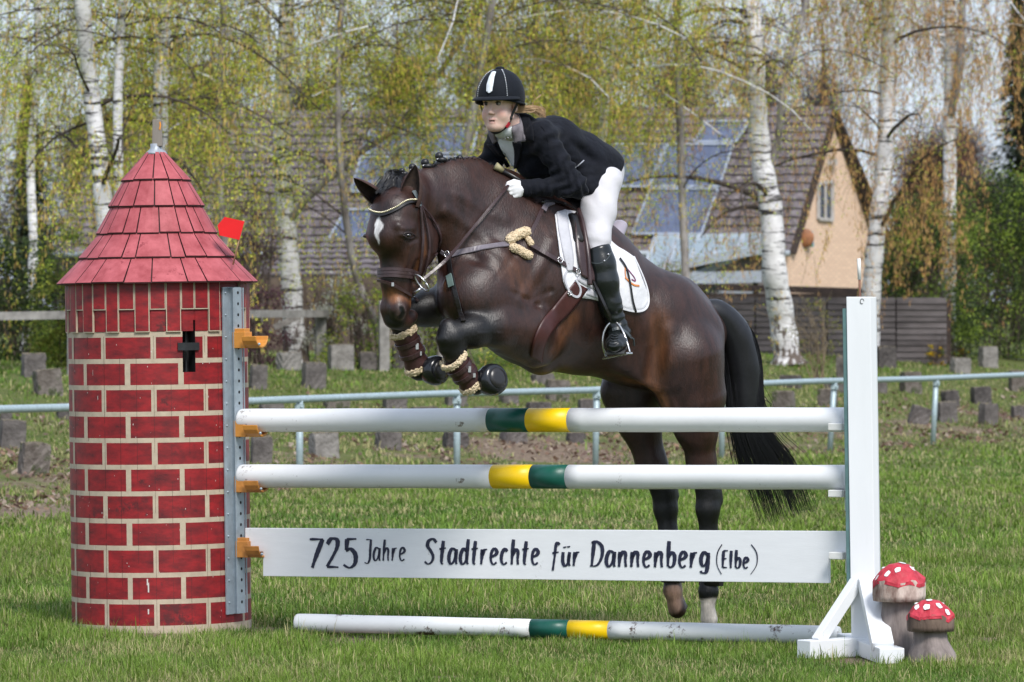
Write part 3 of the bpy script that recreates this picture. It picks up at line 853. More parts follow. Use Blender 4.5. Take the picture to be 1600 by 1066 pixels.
# roof
tile = mat('red_roof_paint', (.29, .050, .058), spec=.3, rough=.58, var=.16, scale=11, bump=.2, bscale=60, c2=(.50, .125, .14), dirt=(.23, .035, .045), dscale=12, dthr=.6)
gap = mat('dark_tile_edge', (.05, .012, .014), rough=.7, var=.3)
rt = [(238, 15, 281, 55), (279, 49.5, 322, 75.5), (320, 69.5, 364, 94.5), (362, 88.5, 402, 122.5), (400, 115.5, 441, 157)]
sR = S(TY)
roof = empty('roof', (0, 0, 0)); roof.parent = tower; roof.location = (0, 0, 1.7)
def cz(py): return HC + (HY - py) / sR
rj = random.Random(9)
for ri, (ya, ra, yb, rb_) in enumerate(rt):
    mb = MB(); n = 20 if ri > 1 else (16 if ri else 12); st = rj.uniform(0, 1)
    ths = [st + 2 * math.pi * (k + rj.uniform(-.22, .22)) / n for k in range(n)]
    ths.append(ths[0] + 2 * math.pi)
    for k in range(n):
        a_, b_ = ths[k], ths[k + 1]; g_ = .004 / (rb_ / sR)
        ga = .003 / (ra / sR + .01)
        zl = cz(yb) + rj.uniform(-.003, .003); zh = cz(ya); r1, r0 = rb_ / sR, ra / sR; tk = .020
        lift = rj.uniform(0, .002)
        vs = []; mseg = 3
        for q in range(mseg + 1):
            u0 = a_ + ga + (b_ - a_ - 2 * ga) * q / mseg; u1 = a_ + g_ / 1 + (b_ - a_ - 2 * g_) * q / mseg
            vs += [cyl(u1, zl, r1 + lift), cyl(u0, zh, r0 + lift), cyl(u1, zl - tk * .4, r1 - .002), cyl(u0, zh - tk, r0 - .006)]
        fs = []; mi_ = []
        for q in range(mseg):
            o = 4 * q
            fs += [(o, o + 4, o + 5, o + 1)]
        mb.add(vs, fs, 0)
        fs = [(4 * q, 4 * q + 2, 4 * q + 6, 4 * q + 4) for q in range(mseg)] + [(0, 1, 3, 2), (4 * mseg, 4 * mseg + 2, 4 * mseg + 3, 4 * mseg + 1)]
        mb.add(vs, fs, 1)
    vs = []; nn = 48      # boarding under the tiles
    for q in range(nn): vs += [cyl(2 * math.pi * q / nn, cz(yb) - .006, (rb_ - 2.5) / sR), cyl(2 * math.pi * q / nn, cz(ya) - .006, max(.005, (ra - 2.5) / sR))]
    mb.add(vs, [(2 * q, (2 * q + 2) % (2 * nn), (2 * q + 3) % (2 * nn), 2 * q + 1) for q in range(nn)], 1, True)
    mb.build('tile_row', [tile, gap], roof)
mb = MB(); mb.lathe((TC.x, TC.y, cz(441) - .008), [(.05, 0), (155 / sR, 0), (155 / sR, .004), (.05, .006)], n=48)
mb.build('eave_board', gap, roof)
lead = mat('lead_flashing', (.35, .38, .42), rough=.5, var=.2, metal=.3, bump=.6, bscale=30, bdist=.01)
oldw = mat('weathered_wood', (.16, .14, .12), rough=.85, var=.3, scale=8, stretch=(1, 1, .12), bump=.5, bscale=30, c2=(.30, .27, .235))
mb = MB(); mb.lathe((TC.x, TC.y, cz(241)), [(18 / sR, 0), (15 / sR, .012), (9 / sR, .03), (9 / sR, .055)], n=14, jit=.06); mb.build('flashing', lead, roof)
mb = MB(); mb.box((TC.x + .01, TC.y, cz(208)), (16 / sR, 16 / sR, 42 / sR), taper=.86); mb.build('finial_post', oldw, roof, bevel=.003)
mb = MB(); mb.strap([(TC.x + .026, TC.y - .027, cz(191)), (TC.x + .029, TC.y - .0275, cz(196)), (TC.x + .024, TC.y - .028, cz(203))], [Vector((0, -1, 0))] * 3, .008, .0006)
mb.build('orange_mark', mat('orange_marker', (.75, .28, .02), bump=0), roof)
# metal track with holes and cups
trk = mat('galvanised_track', (.36, .42, .47), rough=.42, var=.15, scale=18, metal=.35, bump=.08)
tn = math.asin((371 - 253) / 140.)
n_ = Vector((math.sin(tn), -math.cos(tn), 0)); tg = Vector((math.cos(tn), math.sin(tn), 0)); rtr = Matrix((tg, n_, Vector((0, 0, 1)))).transposed()
def TT(u, o, z): return Vector((TC.x, TC.y, z)) + n_ * (RT + o) + tg * u
mb = MB(); zc = (tz(450) + tz(963)) / 2; hh = tz(450) - tz(963)
mb.box(TT(0, .003, zc), (.15, .008, hh), rtr); mb.box(TT(.018, .021, zc), (.065, .030, hh - .004), rtr)
for sx in (-.025, .06): mb.box(TT(sx, .038, zc), (.008, .004, hh - .008), rtr)
nh = int(hh / .0575)
for k in range(nh):
    z = tz(450) - .03 - k * .0575; c = TT(.018, .0365, z)
    mb.add([c + (tg * math.cos(q * math.pi / 6) + Vector((0, 0, 1)) * math.sin(q * math.pi / 6)) * .0085 for q in range(12)], [tuple(range(12))], 1)
    if k % 2 == 0:
        for sx in (-.055,): mb.ball(TT(sx, .008, z), .006, n=4)
mb.build('metal_track', [trk, black], tower)
orange = mat('orange_plastic', (.62, .27, .05), rough=.45, var=.12, scale=15, bump=.1)
orused = mat('grimy_orange_plastic', (.52, .22, .05), rough=.5, var=.3, scale=15, bump=.1)
def cup(py, m, par, base, out, nrm, nm='pole_cup', plate=.075):
    """a cup whose trough runs along out; nrm faces off the track"""
    mb = MB(); Z = Vector((0, 0, 1)); side = out.cross(Z).normalized()
    ro = Matrix((out, side, Z)).transposed()
    mb.box(base + out * -.035 + Z * .012, (.075, .075, .085), ro); mb.box(base + out * -.035 + Z * .062, (.06, .06, .02), ro)
    # trough: curved lip under the pole
    prof = []
    for k in range(9):
        a_ = math.pi * (k / 8); prof.append(Vector((0, -.058 * math.cos(a_), -.052 * math.sin(a_))))
    vs = []
    for x in (0, .085):
        for q in prof: vs.append(base + out * x + side * q.y + Z * (q.z + .032))
        for q in reversed(prof): vs.append(base + out * x + side * q.y * 1.15 + Z * (q.z * 1.22 + .032))
    n = 18
    fs = [tuple(range(n - 1, -1, -1)), tuple(range(n, 2 * n))] + [(i, (i + 1) % n, (i + 1) % n + n, i + n) for i in range(n)]
    mb.add(vs, fs)
    mb.ball(base + out * .07 - side * .0 + Z * -.03 + Vector((0, -.05, .02)), .008, 1, 5)
    return mb.build(nm, [m, trk], par, bevel=.003)
for py, m in ((540, orange), (679, orange), (766, orused), (868, orused)):
    base = TT(.018, .04, tz(py - 3)); base = Vector((base.x, base.y, base.z)) + Vector((0.004, -.01, 0))
    cup(py, m, tower, base + fdir * .05, fdir, n_)
tower.rotation_euler = (0, R(-.75), 0)
# red flag stuck in the roof
redf = mat('red_flag_plastic', (.75, .006, .008), rough=.4, var=.08, bump=.05)
fb = P(366, 412, 25.0)
fl = empty('red_flag', fb, 'small red swallow-tailed flag on a thin wooden stick in the tower roof', 'flag')
mb = MB(); mb.tube([P(364, 414, 25.0), P(381, 344, 25.0)], .0045, n=8); mb.build('stick', mat('pale_wood', (.42, .27, .16), stretch=(1, 1, .2)), fl)
mb = MB(); mb.prism([P(382, 346, 24.99), P(374, 375, 24.99), P(343, 368, 24.99), P(340, 352, 24.99), P(351, 339, 24.99)], (0, .006, 0)); mb.build('flag_sheet', redf, fl)

# ---------------------------------------------------------------- right standard
PY = 23.28
sb = P(1350, 1018, PY); sb.z = 0
stand = empty('jump_standard', sb, 'white painted wooden upright on braced feet holding the right ends of the poles', 'jump standard')
wing = mat('white_gloss_boards', (.78, .80, .82), rough=.42, var=.04, scale=5, bump=.1, bscale=20, stretch=(1, 1, .2), dirt=(.6, .58, .56), dscale=15, dthr=.74)
back = -fn
sP = S(PY); zt = HC + (HY - 464) / sP
pa = fdir; ro = Matrix((pa, -fn, Vector((0, 0, 1)))).transposed()
ptop = P(1346, 464, PY); pbot = P(1354, 1010, PY)
mb = MB(); pts = []
hw, hd = .069, .05
ro = Matrix.Rotation(R(-9), 3, 'Z')
vs = []
for c, in ((pbot,), (ptop,)):
    for x, y in ((-hw, -hd), (hw - .022, -hd), (hw, -hd + .05), (hw, hd), (-hw, hd)): vs.append(c + ro @ Vector((x, y, 0)))
mb.add(vs, [(4, 3, 2, 1, 0), (5, 6, 7, 8, 9)] + [(i, (i + 1) % 5, (i + 1) % 5 + 5, i + 5) for i in range(5)])
mb.build('upright', wing, stand, bevel=.003)
mb = MB(); mb.tube([P(1347, 471, PY - .052) + Vector((.009 * math.cos(k), 0, .012 * math.sin(k))) for k in np.linspace(0, 5.2, 14)], .0014, n=5); mb.build('pencil_mark', black, stand)
gtr = mat('green_grey_track', (.10, .19, .19), rough=.5, var=.2, metal=.3)
mb = MB(); mb.bar(P(1324.5, 482, PY - .02), P(1331.5, 942, PY - .02), .018, .05, up=(1, 0, 0)); mb.build('metal_track', gtr, stand)
wcup = mat('white_plastic', (.74, .74, .71), rough=.4, var=.05)
for x, y in ((1311, 667), (1311, 771), (1312, 868)):
    mb = MB(); c = P(x, y, FY(x) - .05)
    mb.box(c + Vector((.0, 0, 0)), (.075, .10, .035), Matrix.Rotation(R(-28), 3, 'Z')); mb.box(c + Vector((.05, .0, -.02)), (.012, .09, .13), Matrix.Rotation(R(-28), 3, 'Z'))
    mb.build('pole_cup', wcup, stand, bevel=.004)
# feet and braces
gz = .0
fA = Vector((-.80, -.60, 0)).normalized()
mb = MB(); c0 = Vector((pbot.x, pbot.y, .045))
mb.bar(c0 - fA * .28, c0 + fA * .40, .10, .09); mb.build('foot', wing, stand, bevel=.004)
fB = Vector((.12, -.99, 0)).normalized()
mb = MB(); mb.bar(c0 - fB * .45 + Vector((.0, 0, -.004)), c0 + fB * .62 + Vector((0, 0, -.004)), .12, .075); mb.build('foot', wing, stand, bevel=.004)
mb = MB(); mb.bar(c0 + fA * .31 + Vector((0, 0, .035)), c0 + fA * .04 + Vector((0, 0, .34)), .05, .055); mb.build('brace', wing, stand, bevel=.003)
mb = MB(); mb.bar(c0 + fB * .50 + Vector((-.02, 0, .03)), c0 + fB * .06 + Vector((.0, 0, .32)), .105, .05); mb.build('brace', wing, stand, bevel=.003)
mb = MB(); mb.bar(c0 - fA * .24 + Vector((0, 0, .035)), c0 - fA * .06 + Vector((0, 0, .30)), .05, .055); mb.build('brace', wing, stand, bevel=.003)
# thin marker stick on the standard
ms = empty('marker_stick', P(1343, 464, PY), 'thin stick with a white upper half standing on top of the white upright', 'marker stick')
mb = MB(); mb.tube([P(1343.5, 470, PY), P(1343, 436, PY)], .0055, n=8); mb.build('stick', mat('brown_stick', (.22, .10, .06)), ms)
mb = MB(); mb.tube([P(1343, 437, PY), P(1342, 404, PY)], .009, n=8); mb.build('sleeve', wcup, ms)

# ---------------------------------------------------------------- wooden mushrooms
stemm = mat('grey_sawn_wood', (.10, .08, .075), rough=.85, var=.4, scale=12, stretch=(1, 1, .2), bump=1, bscale=24, c2=(.34, .285, .265), bdist=.01)
bark = mat('peeling_bark', (.14, .06, .04), rough=.9, var=.5, scale=13, stretch=(1, 1, .4), bump=1, bscale=30, c2=(.80, .68, .60), bdist=.012)
bark2 = mat('dark_bark', (.07, .045, .035), rough=.9, var=.5, scale=14, stretch=(1, 1, .3), bump=1, bscale=30, c2=(.24, .17, .13), bdist=.012)
redc = mat('red_cap_paint', (.36, .012, .025), rough=.6, var=.25, scale=22, bump=1, bscale=30, c2=(.60, .045, .075), bdist=.01)
spot = mat('white_cap_spots', (.78, .78, .78), rough=.5, var=.06)
def mushroom(Ym, cx, ct, rim, cb, base, wr, w0, w1, bx, lab, spots, bm, seed):
    s = S(Ym); C = P(cx, base, Ym); g = Vector((C.x, Ym, 0))
    root = empty('wooden_mushroom', g, lab, 'mushroom', 'carved wooden mushrooms at the foot of the jump')
    z = lambda py: HC + (HY - py) / s
    bxm = (bx - cx) / s
    r0, r1, r2 = wr / s, w0 / s, w1 / s
    mb = MB(); n = 28; vs = []; H = [(0 - .03, r2, bxm), (.3 * z(cb), r2 * .97 , bxm * .7), (.7 * z(cb), r1 * 1.06, bxm * .3), (z(cb) + .01, r1, 0)]
    for zz, r, o in H:
        for k in range(n):
            a_ = 2 * math.pi * k / n; rr_ = r * (1 + .03 * math.sin(4 * a_ + seed) + .02 * math.sin(9 * a_))
            vs.append(g + Vector((o + rr_ * math.cos(a_), rr_ * math.sin(a_), zz)))
    fs = [(i * n + k, i * n + (k + 1) % n, (i + 1) * n + (k + 1) % n, (i + 1) * n + k) for i in range(3) for k in range(n)]
    mb.add(vs, fs, 0, True); mb.build('stem', stemm, root)
    cap = empty('cap', (0, 0, z(cb))); cap.parent = root
    mb = MB(); zr, zb = z(rim), z(cb)
    vs = []; n = 40
    wob = lambda a_: 1 + .025 * math.sin(3 * a_ + seed) + .02 * math.sin(8 * a_ + 2 * seed)
    wz = lambda a_: .012 * math.sin(5 * a_ + seed) + .006 * math.sin(11 * a_)
    for zz, r in ((zb, r0 * .97), (zb + .3 * (zr - zb), r0), (zr, r0)):
        for k in range(n):
            a_ = 2 * math.pi * k / n; vs.append(g + Vector((r * wob(a_) * math.cos(a_), r * wob(a_) * math.sin(a_), zz + (wz(a_) if zz == zr else 0))))
    fs = [(i * n + k, i * n + (k + 1) % n, (i + 1) * n + (k + 1) % n, (i + 1) * n + k) for i in range(2) for k in range(n)] + [tuple(range(n - 1, -1, -1))]
    mb.add(vs, fs, 0, True); mb.build('rim', bm, cap)
    mb = MB(); vs = []; zt_ = z(ct); m_ = 14   # faceted top, cut in strokes
    prof = [(1.03, -.16), (1.02, .02), (.72, .55), (.40, .90), (.0, 1.0)]
    rj_ = random.Random(seed)
    for r, h in prof:
        for k in range(m_):
            a_ = 2 * math.pi * (k + .3) / m_; q = rj_.uniform(-.03, .03) if 0 < r < 1 else 0
            vs.append(g + Vector(((r + q) * r0 * wob(a_) * math.cos(a_), (r + q) * r0 * wob(a_) * math.sin(a_), zr + h * (zt_ - zr) + (wz(a_) if r > 1 else 0))))
    fs = [(i * m_ + k, i * m_ + (k + 1) % m_, (i + 1) * m_ + (k + 1) % m_, (i + 1) * m_ + k) for i in range(4) for k in range(m_)] 
    mb.add(vs, fs, 0, False); mb.build('cap_top', redc, cap)
    bv = BVHTree.FromPolygons([Vector(v) for v in mb.v], mb.f)
    for (sx, sy, sr) in spots:
        o = Vector((0, 0, HC)); d = (P(sx, sy, Ym) - o).normalized()
        hit, nn, _, _ = bv.ray_cast(o, d)
        if hit is None: continue
        if nn.dot(d) > 0: nn = -nn
        u = nn.cross(Vector((0, 0, 1))).normalized(); v = nn.cross(u)
        c = hit + nn * .003
        mb = MB(); mb.add([c + (u * math.cos(q * math.pi / 7) + v * math.sin(q * math.pi / 7) * 1.25) * sr / s * (1 + .12 * math.sin(q * 2 + sx)) for q in range(14)], [tuple(range(14))]); mb.build('spot', spot, cap)
    rj_ = random.Random(seed + 3)
    for q in range(4):   # spots on the far side
        a_ = R(30 + q * 40); rr_ = .6 * r0; c = g + Vector((rr_ * math.cos(a_), rr_ * math.sin(a_), zr + .68 * (zt_ - zr)))
        mb = MB(); mb.ball(c, .014, n=5, sz=(1, 1, .5)); mb.build('spot', spot, cap)
mushroom(22.95, 1404, 879, 909, 939, 1034, 41, 24, 32, 1397, 'taller wooden mushroom with pale peeling bark round its red cap', [(1387, 897, 5), (1403, 891, 5), (1425, 889, 4.5), (1440, 897, 5), (1383, 884, 4), (1371, 903, 4), (1410, 880.5, 5)], bark, 1)
mushroom(22.7, 1453, 936, 962, 986, 1038, 37, 25, 38, 1458, 'shorter wooden mushroom in front with dark bark round its red cap', [(1433, 949, 4), (1448, 949, 5.5), (1467, 947, 5), (1480, 957, 4.5), (1452, 938.5, 5)], bark2, 2)
# ================================================================== the horse
YAW = R(38)
HF = Vector((-math.cos(YAW), -math.sin(YAW), 0))      # heading
HL = Vector((math.sin(YAW), -math.cos(YAW), 0))       # its left side, towards the camera
M0 = P(860, 483, 24.05); M0.z = 0
UP = Vector((0, 0, 1))
def HP(px, py, w=0.0, m0=None):
    """point of the horse: column/row of the photograph, w metres left of its median plane"""
    m0 = m0 or M0
    k = (px - 800) / F
    t = (k * (m0.y + HL.y * w) - m0.x - HL.x * w) / (HF.x - k * HF.y)
    y = m0.y + HF.y * t + HL.y * w
    return P(px, py, y)
def rp(r, p): return r / S(p.y)
fld = Field((-1.05, 22.35, -.05), (1.25, 25.75, 2.55), .0085)
def C(a, b, ra, rb, k=.05, w=1.0, op='add'):
    fld.cone(a, b, rp(ra, a), rp(rb, b), k, op, HL, w)
def E(p, r3, ax=None, k=.05, op='add'):
    s = 1 / S(p.y); fld.ell(p, [q * s for q in r3], ax or (HF, HL, UP), k, op)
def rotax(fwd, lat=None):
    """axes: along fwd, sideways, across"""
    f = Vector(fwd).normalized(); l = Vector(lat or HL); l = (l - f * l.dot(f)).normalized(); return (f, l, f.cross(l))
# trunk
C(HP(838, 446), HP(905, 462), 128, 118, .02, .70)
C(HP(905, 462), HP(985, 505), 118, 92, .08, .74)
C(HP(985, 505), HP(1040, 525), 90, 84, .08, .80)
C(HP(780, 430), HP(838, 446), 90, 110, .08, .72)        # chest
C(HP(855, 350), HP(900, 372), 38, 36, .10, .55)          # withers
C(HP(925, 402), HP(985, 449), 32, 32, .08, 1.0); C(HP(985, 449), HP(1040, 474), 32, 34, .08, 1.1)         # loin
# croup and haunches
for sd in (1, -1):
    C(HP(1030, 500, .14 * sd), HP(1068, 560, .17 * sd), 62, 68, .08, .8)
    C(HP(1050, 480, .10 * sd), HP(1085, 520, .12 * sd), 44, 44, .08)
C(HP(1055, 478), HP(1100, 520), 42, 34, .08, .9)
# belly fold to the near stifle
C(HP(985, 560, .16), HP(1030, 596, .20), 26, 18, .07, .6)
# near hind leg
nh = [HP(1066, 560, .19), HP(1082, 620, .20), HP(1090, 672, .19), HP(1096, 724, .17), HP(1106, 770, .16), HP(1106, 795, .16), HP(1107, 830, .15), HP(1108, 885, .15), HP(1107, 925, .15), HP(1106, 946, .15)]
nr = [64, 52, 32, 23, 19, 20, 15, 13.5, 16, 11]
for i in range(len(nh) - 1): C(nh[i], nh[i + 1], nr[i], nr[i + 1], .04 if i < 4 else .018, [1, .85, .8, .85, .85, .8, .8, .8, .9][i])
C(HP(1062, 610, .20), HP(1075, 668, .2), 30, 24, .05, .7)     # stifle mass
C(HP(1116, 735, .16), HP(1121, 782, .16), 6, 9, .03)           # hock point
# far hind leg
fh = [HP(1000, 560, -.17), HP(988, 610, -.18), HP(1000, 660, -.17), HP(1018, 724, -.16), HP(1037, 768, -.16), HP(1040, 795, -.16), HP(1044, 830, -.15), HP(1050, 885, -.15), HP(1051, 922, -.15), HP(1056, 942, -.15)]
fr = [58, 48, 34, 24, 20, 20, 15.5, 14, 15, 13]
for i in range(len(fh) - 1): C(fh[i], fh[i + 1], fr[i], fr[i + 1], .04 if i < 4 else .018, [1, .8, .8, .85, .85, .8, .8, .8, .9][i])
C(HP(962, 612, -.18), HP(985, 650, -.17), 24, 26, .05, .7)
C(HP(1046, 735, -.16), HP(1053, 775, -.16), 5, 8, .03)
# hooves behind
fld.cone(HP(1106, 948, .15), HP(1108, 968, .15), rp(11, M0), rp(14, M0), .01)
fld.cone(HP(1056, 944, -.15), HP(1058, 952, -.15), rp(14, M0), rp(15, M0), .01)
fld.cone(HP(1062, 938, -.15), HP(1069, 948, -.15), rp(7, M0), rp(6, M0), .012)
# shoulders, breast
C(HP(832, 360, .10), HP(770, 470, .19), 40, 54, .06, .55)
C(HP(832, 360, -.10), HP(765, 470, -.19), 40, 54, .06, .55)
C(HP(760, 440, .10), HP(735, 462, .10), 58, 52, .06, .8)
C(HP(755, 440, -.10), HP(725, 462, -.10), 58, 50, .06, .8)
C(HP(715, 430, .03), HP(722, 470, .02), 30, 36, .05, 1.1)
C(HP(800, 500, .17), HP(838, 530, .17), 60, 46, .05, .6)       # upper arm / triceps
C(HP(838, 540, .04), HP(845, 560, .04), 34, 26, .05, .9)       # brisket
# neck
C(HP(828, 395), HP(775, 350), 88, 80, .08, .60)
C(HP(775, 350), HP(715, 322), 80, 66, .06, .46)
C(HP(715, 322), HP(668, 318), 66, 44, .06, .46)
C(HP(760, 420), HP(735, 380), 70, 56, .08, .62)
C(HP(800, 300), HP(740, 272), 24, 20, .05, .6)                   # crest
C(HP(740, 272), HP(672, 280), 20, 18, .05, .6)
# head: skull, cheek, nose, muzzle - turned a little more to the camera than the body
HYAW = R(55)
HF2 = Vector((-math.cos(HYAW), -math.sin(HYAW), 0)); HL2 = Vector((math.sin(HYAW), -math.cos(HYAW), 0))
M1 = HP(652, 320)
def HQ(px, py, w=0.0):
    k = (px - 800) / F
    t = (k * (M1.y + HL2.y * w) - M1.x - HL2.x * w) / (HF2.x - k * HF2.y)
    return P(px, py, M1.y + HF2.y * t + HL2.y * w)
def C2(a, b, ra, rb, k=.03, w=1.0, op='add'): fld.cone(a, b, rp(ra, a), rp(rb, b), k, op, HL2, w)
def E2(p, r3, k=.03, op='add'):
    q = 1 / S(p.y); fld.ell(p, [x * q for x in r3], (HF2, HL2, UP), k, op)
C(HP(668, 318), HP(655, 318), 46, 40, .05, .6)
C2(HQ(640, 304), HQ(626, 328), 33, 38, .04, .95)
C2(HQ(614, 330), HQ(609, 368), 32, 33, .04, 1.12)                 # broad forehead
C2(HQ(628, 340), HQ(626, 380), 38, 34, .03, .86)                 # brow to nose root
C2(HQ(620, 380), HQ(618, 435), 34, 24, .03, .84)
C2(HQ(618, 435), HQ(621, 476), 24, 22, .03, .98)
for sd in (1, -1):
    E2(HQ(652, 378, .064 * sd), (52, 15, 44), .03)                 # cheeks
    C2(HQ(650, 405, .035 * sd), HQ(642, 452, .03 * sd), 18, 12, .03)  # jaw bars
    E2(HQ(632 if sd > 0 else 582, 367, .100 * sd), (15, 8, 9), .02)     # eye bulge
    C2(HQ(622 if sd > 0 else 582, 353, .090 * sd), HQ(642 if sd > 0 else 588, 356, .100 * sd), 6, 6, .025)  # brow ridge
    C2(HQ(632 if sd > 0 else 600, 395, .070 * sd), HQ(628 if sd > 0 else 602, 425, .058 * sd), 6, 5, .02)  # facial crest
    E2(HQ(622 if sd > 0 else 608, 483, .035 * sd), (15, 14, 17), .03)   # nostrils' swell
fld.cone(HQ(629, 481, .083), HQ(626, 492, .075), .011, .009, .008, 'sub'); fld.cone(HQ(600, 481, -.075), HQ(602, 492, -.07), .011, .009, .008, 'sub')
C2(HQ(618, 500), HQ(628, 504), 15, 13, .02, 1.4)                   # lips
C2(HQ(636, 500), HQ(641, 494), 12, 11, .02, 1.2)                   # chin
# near front leg: forearm forward, cannon folded back
nf = [HP(826, 516, .20), HP(778, 511, .225), HP(737, 519, .22), HP(706, 524, .21)]
for i, (ra, rb_, ww) in enumerate(((42, 30, .85), (30, 24, .9), (24, 22.5, .95))): C(nf[i], nf[i + 1], ra, rb_, .035, ww)
KN = HP(704, 532, .21); nc = [KN, HP(710, 552, .21), HP(728, 580, .215), HP(744, 600, .215), HP(760, 594, .22)]
for i, (ra, rb_) in enumerate(((21, 18), (17, 14), (14, 16), (16, 14))): C(nc[i], nc[i + 1], ra, rb_, .02)
C(HP(700, 511, .21), HP(695, 530, .215), 14, 14, .012); C(HP(697, 545, .21), HP(708, 550, .21), 12, 12, .012)
# far front leg
ff = [HP(765, 480, -.17), HP(715, 478, -.17), HP(665, 482, -.16), HP(626, 490, -.155)]
for i, (ra, rb_) in enumerate(((48, 36), (36, 27), (27, 21))): C(ff[i], ff[i + 1], ra, rb_, .035)
fc = [HP(624, 496, -.155), HP(632, 518, -.155), HP(645, 556, -.155), HP(655, 578, -.155), HP(668, 576, -.15)]
for i, (ra, rb_) in enumerate(((20, 17), (16, 14), (14, 16), (16, 14))): C(fc[i], fc[i + 1], ra, rb_, .02)
C(HP(838, 505, .22), HP(850, 528, .20), 20, 17, .03)                 # point of the elbow
# dents between the muscles
def groove(pts, r, k=.03, dep=.6):
    for i in range(len(pts) - 1): fld.cone(pts[i], pts[i + 1], r, r, k, 'sub')
V, Q = fld.mesh(2)
N_ = vnorm(V, Q)
del fld
nb_ = BVHTree.FromPolygons([Vector(map(float, v)) for v in V], [tuple(map(int, q)) for q in Q])
def cast0(px, py):
    o = Vector((0, 0, HC)); return nb_.ray_cast(o, (P(px, py, 24) - o).normalized())[0]
def near(pts, r0, r1):
    """1 within r0 of the polyline, falling to 0 at r1"""
    best = np.full(len(V), 9., dtype=np.float32)
    pts = [np.array(p, dtype=np.float32) for p in pts]
    if len(pts) == 1: pts = pts * 2
    for a, b in zip(pts[:-1], pts[1:]):
        ba = b - a; L = float(ba @ ba) + 1e-9; t = np.clip((V - a) @ ba / L, 0, 1)
        best = np.minimum(best, np.linalg.norm(V - a - t[:, None] * ba, axis=1))
    return 1 - sm(r0, r1, best)
# muscle relief: raise or sink the skin along soft lines
def relief(pts, r, amt):
    global V
    V = V + N_ * (near(pts, 0, r) * amt)[:, None]
def hp(*a): return [HP(*q) for q in a]
def hq(*a): return [HQ(*q) for q in a]
relief(hp((1010, 470, .25), (1030, 540, .27), (1020, 590, .25)), .07, -.018)      # flank hollow
relief(hp((1080, 500, .25), (1100, 560, .25), (1104, 620, .25)), .035, -.010)
relief(hp((1045, 520, .28), (1050, 600, .28)), .08, .012)
relief(hp((880, 470, .25), (850, 540, .22), (842, 575, .15)), .05, -.012)          # behind the elbow
relief(hp((790, 480, .24), (815, 470, .26)), .035, -.010)
relief(hp((740, 465, .2), (800, 480, .25), (850, 500, .25)), .03, -.007)
relief(hp((690, 350, .1), (725, 385, .15), (765, 420, .2)), .06, -.022); relief(hp((700, 330, .1), (760, 370, .16), (800, 420, .22)), .05, .010)            # jugular line
relief(hp((720, 300, .12), (790, 340, .16)), .06, .008)
relief(hp((735, 507, .2), (812, 510, .24)), .020, -.011); relief(hp((760, 486, .2), (840, 478, .26)), .03, -.014)
relief(hp((742, 528, .2), (810, 532, .22)), .016, -.006)
relief(hp((770, 520, .2), (820, 520, .22)), .02, .006)
relief(hp((835, 350, .16), (800, 400, .22), (770, 440, .24)), .035, -.009)            # shoulder blade edge
relief(hp((860, 380, .22), (840, 430, .27), (815, 470, .28)), .05, .010)
relief(hp((790, 455, .26), (830, 470, .28), (862, 455, .28)), .025, -.007)
relief(hp((800, 495, .25), (850, 515, .26)), .03, .008)
relief(hp((745, 470, .2), (775, 490, .24)), .022, .007)
relief(hp((1030, 470, .22), (1060, 500, .27), (1075, 550, .30)), .030, .008)
relief(hp((1062, 500, .26), (1085, 560, .28), (1086, 620, .26)), .022, -.008)
relief(hp((1098, 540, .22), (1112, 600, .22)), .018, -.006)
relief(hp((1000, 440, .18), (1040, 490, .26)), .028, -.007)
relief(hp((1040, 610, .26), (1060, 650, .26)), .03, .008)
relief(hp((1085, 655, .24), (1096, 720, .2)), .014, -.006)
relief(hp((1098, 700, .22), (1106, 760, .2)), .010, .005)
relief(hp((1022, 680, -.1), (1030, 740, -.1)), .012, -.005)
relief(hp((700, 290, .1), (730, 300, .12), (770, 330, .15)), .03, -.006)
relief(hp((690, 420, .1), (705, 470, .1)), .03, .010); relief(hp((712, 430, .1), (722, 490, .12)), .02, -.010)
for a_, b_, c_ in (((752, 505), (780, 498), (812, 503)), ((748, 521), (780, 521), (815, 524)), ((880, 520), (930, 560), (980, 580)), ((1010, 540), (1020, 570), (1030, 590)), ((648, 400), (640, 420), (628, 440)), ((665, 355), (662, 380), (668, 405))):
    q_ = [cast0(*p) for p in (a_, b_, c_)]
    if all(q is not None for q in q_): relief(q_, .007, .0032)                        # veins under the wet skin
for y_ in np.linspace(0, 1, 7):                                                     # a hint of ribs
    x_ = 905 + 70 * y_; relief(hp((x_ + 8, 480, .3), (x_ - 10, 560, .25)), .016, .0022)
nostril = [cast0(627, 482), cast0(629, 489), cast0(626, 494)]
relief(nostril, .034, .008); relief(nostril, .016, -.022)
relief([cast0(627, 372), cast0(640, 378), cast0(652, 374)], .014, -.005); relief([cast0(630, 357), cast0(645, 357)], .02, .006)
relief([cast0(640, 385), cast0(634, 415)], .012, .004); relief([cast0(652, 408), cast0(645, 440)], .02, -.006)
relief([cast0(610, 500), cast0(625, 505), cast0(640, 498)], .007, -.004)
N_ = vnorm(V, Q)
n = len(V)
bay = np.array([.026, .0100, .0072]); blk = np.array([.0025, .0022, .0025]); tan = np.array([.22, .085, .03]); drk = np.array([.012, .006, .006])
col = np.tile(bay, (n, 1))
def paint(wt, c): 
    global col
    col = col * (1 - wt[:, None]) + np.array(c) * wt[:, None]
fz = lambda a, b: .5 + .5 * np.sin(V[:, 0] * a + 3 * np.sin(V[:, 2] * b)) * np.sin(V[:, 2] * a * 1.3 + V[:, 1] * b)
paint(.35 * fz(9, 5), (.052, .021, .0135))
paint(.9 * near(hp((690, 300, .1), (760, 330, .15), (800, 380, .2)), .02, .12), (.030, .013, .012))
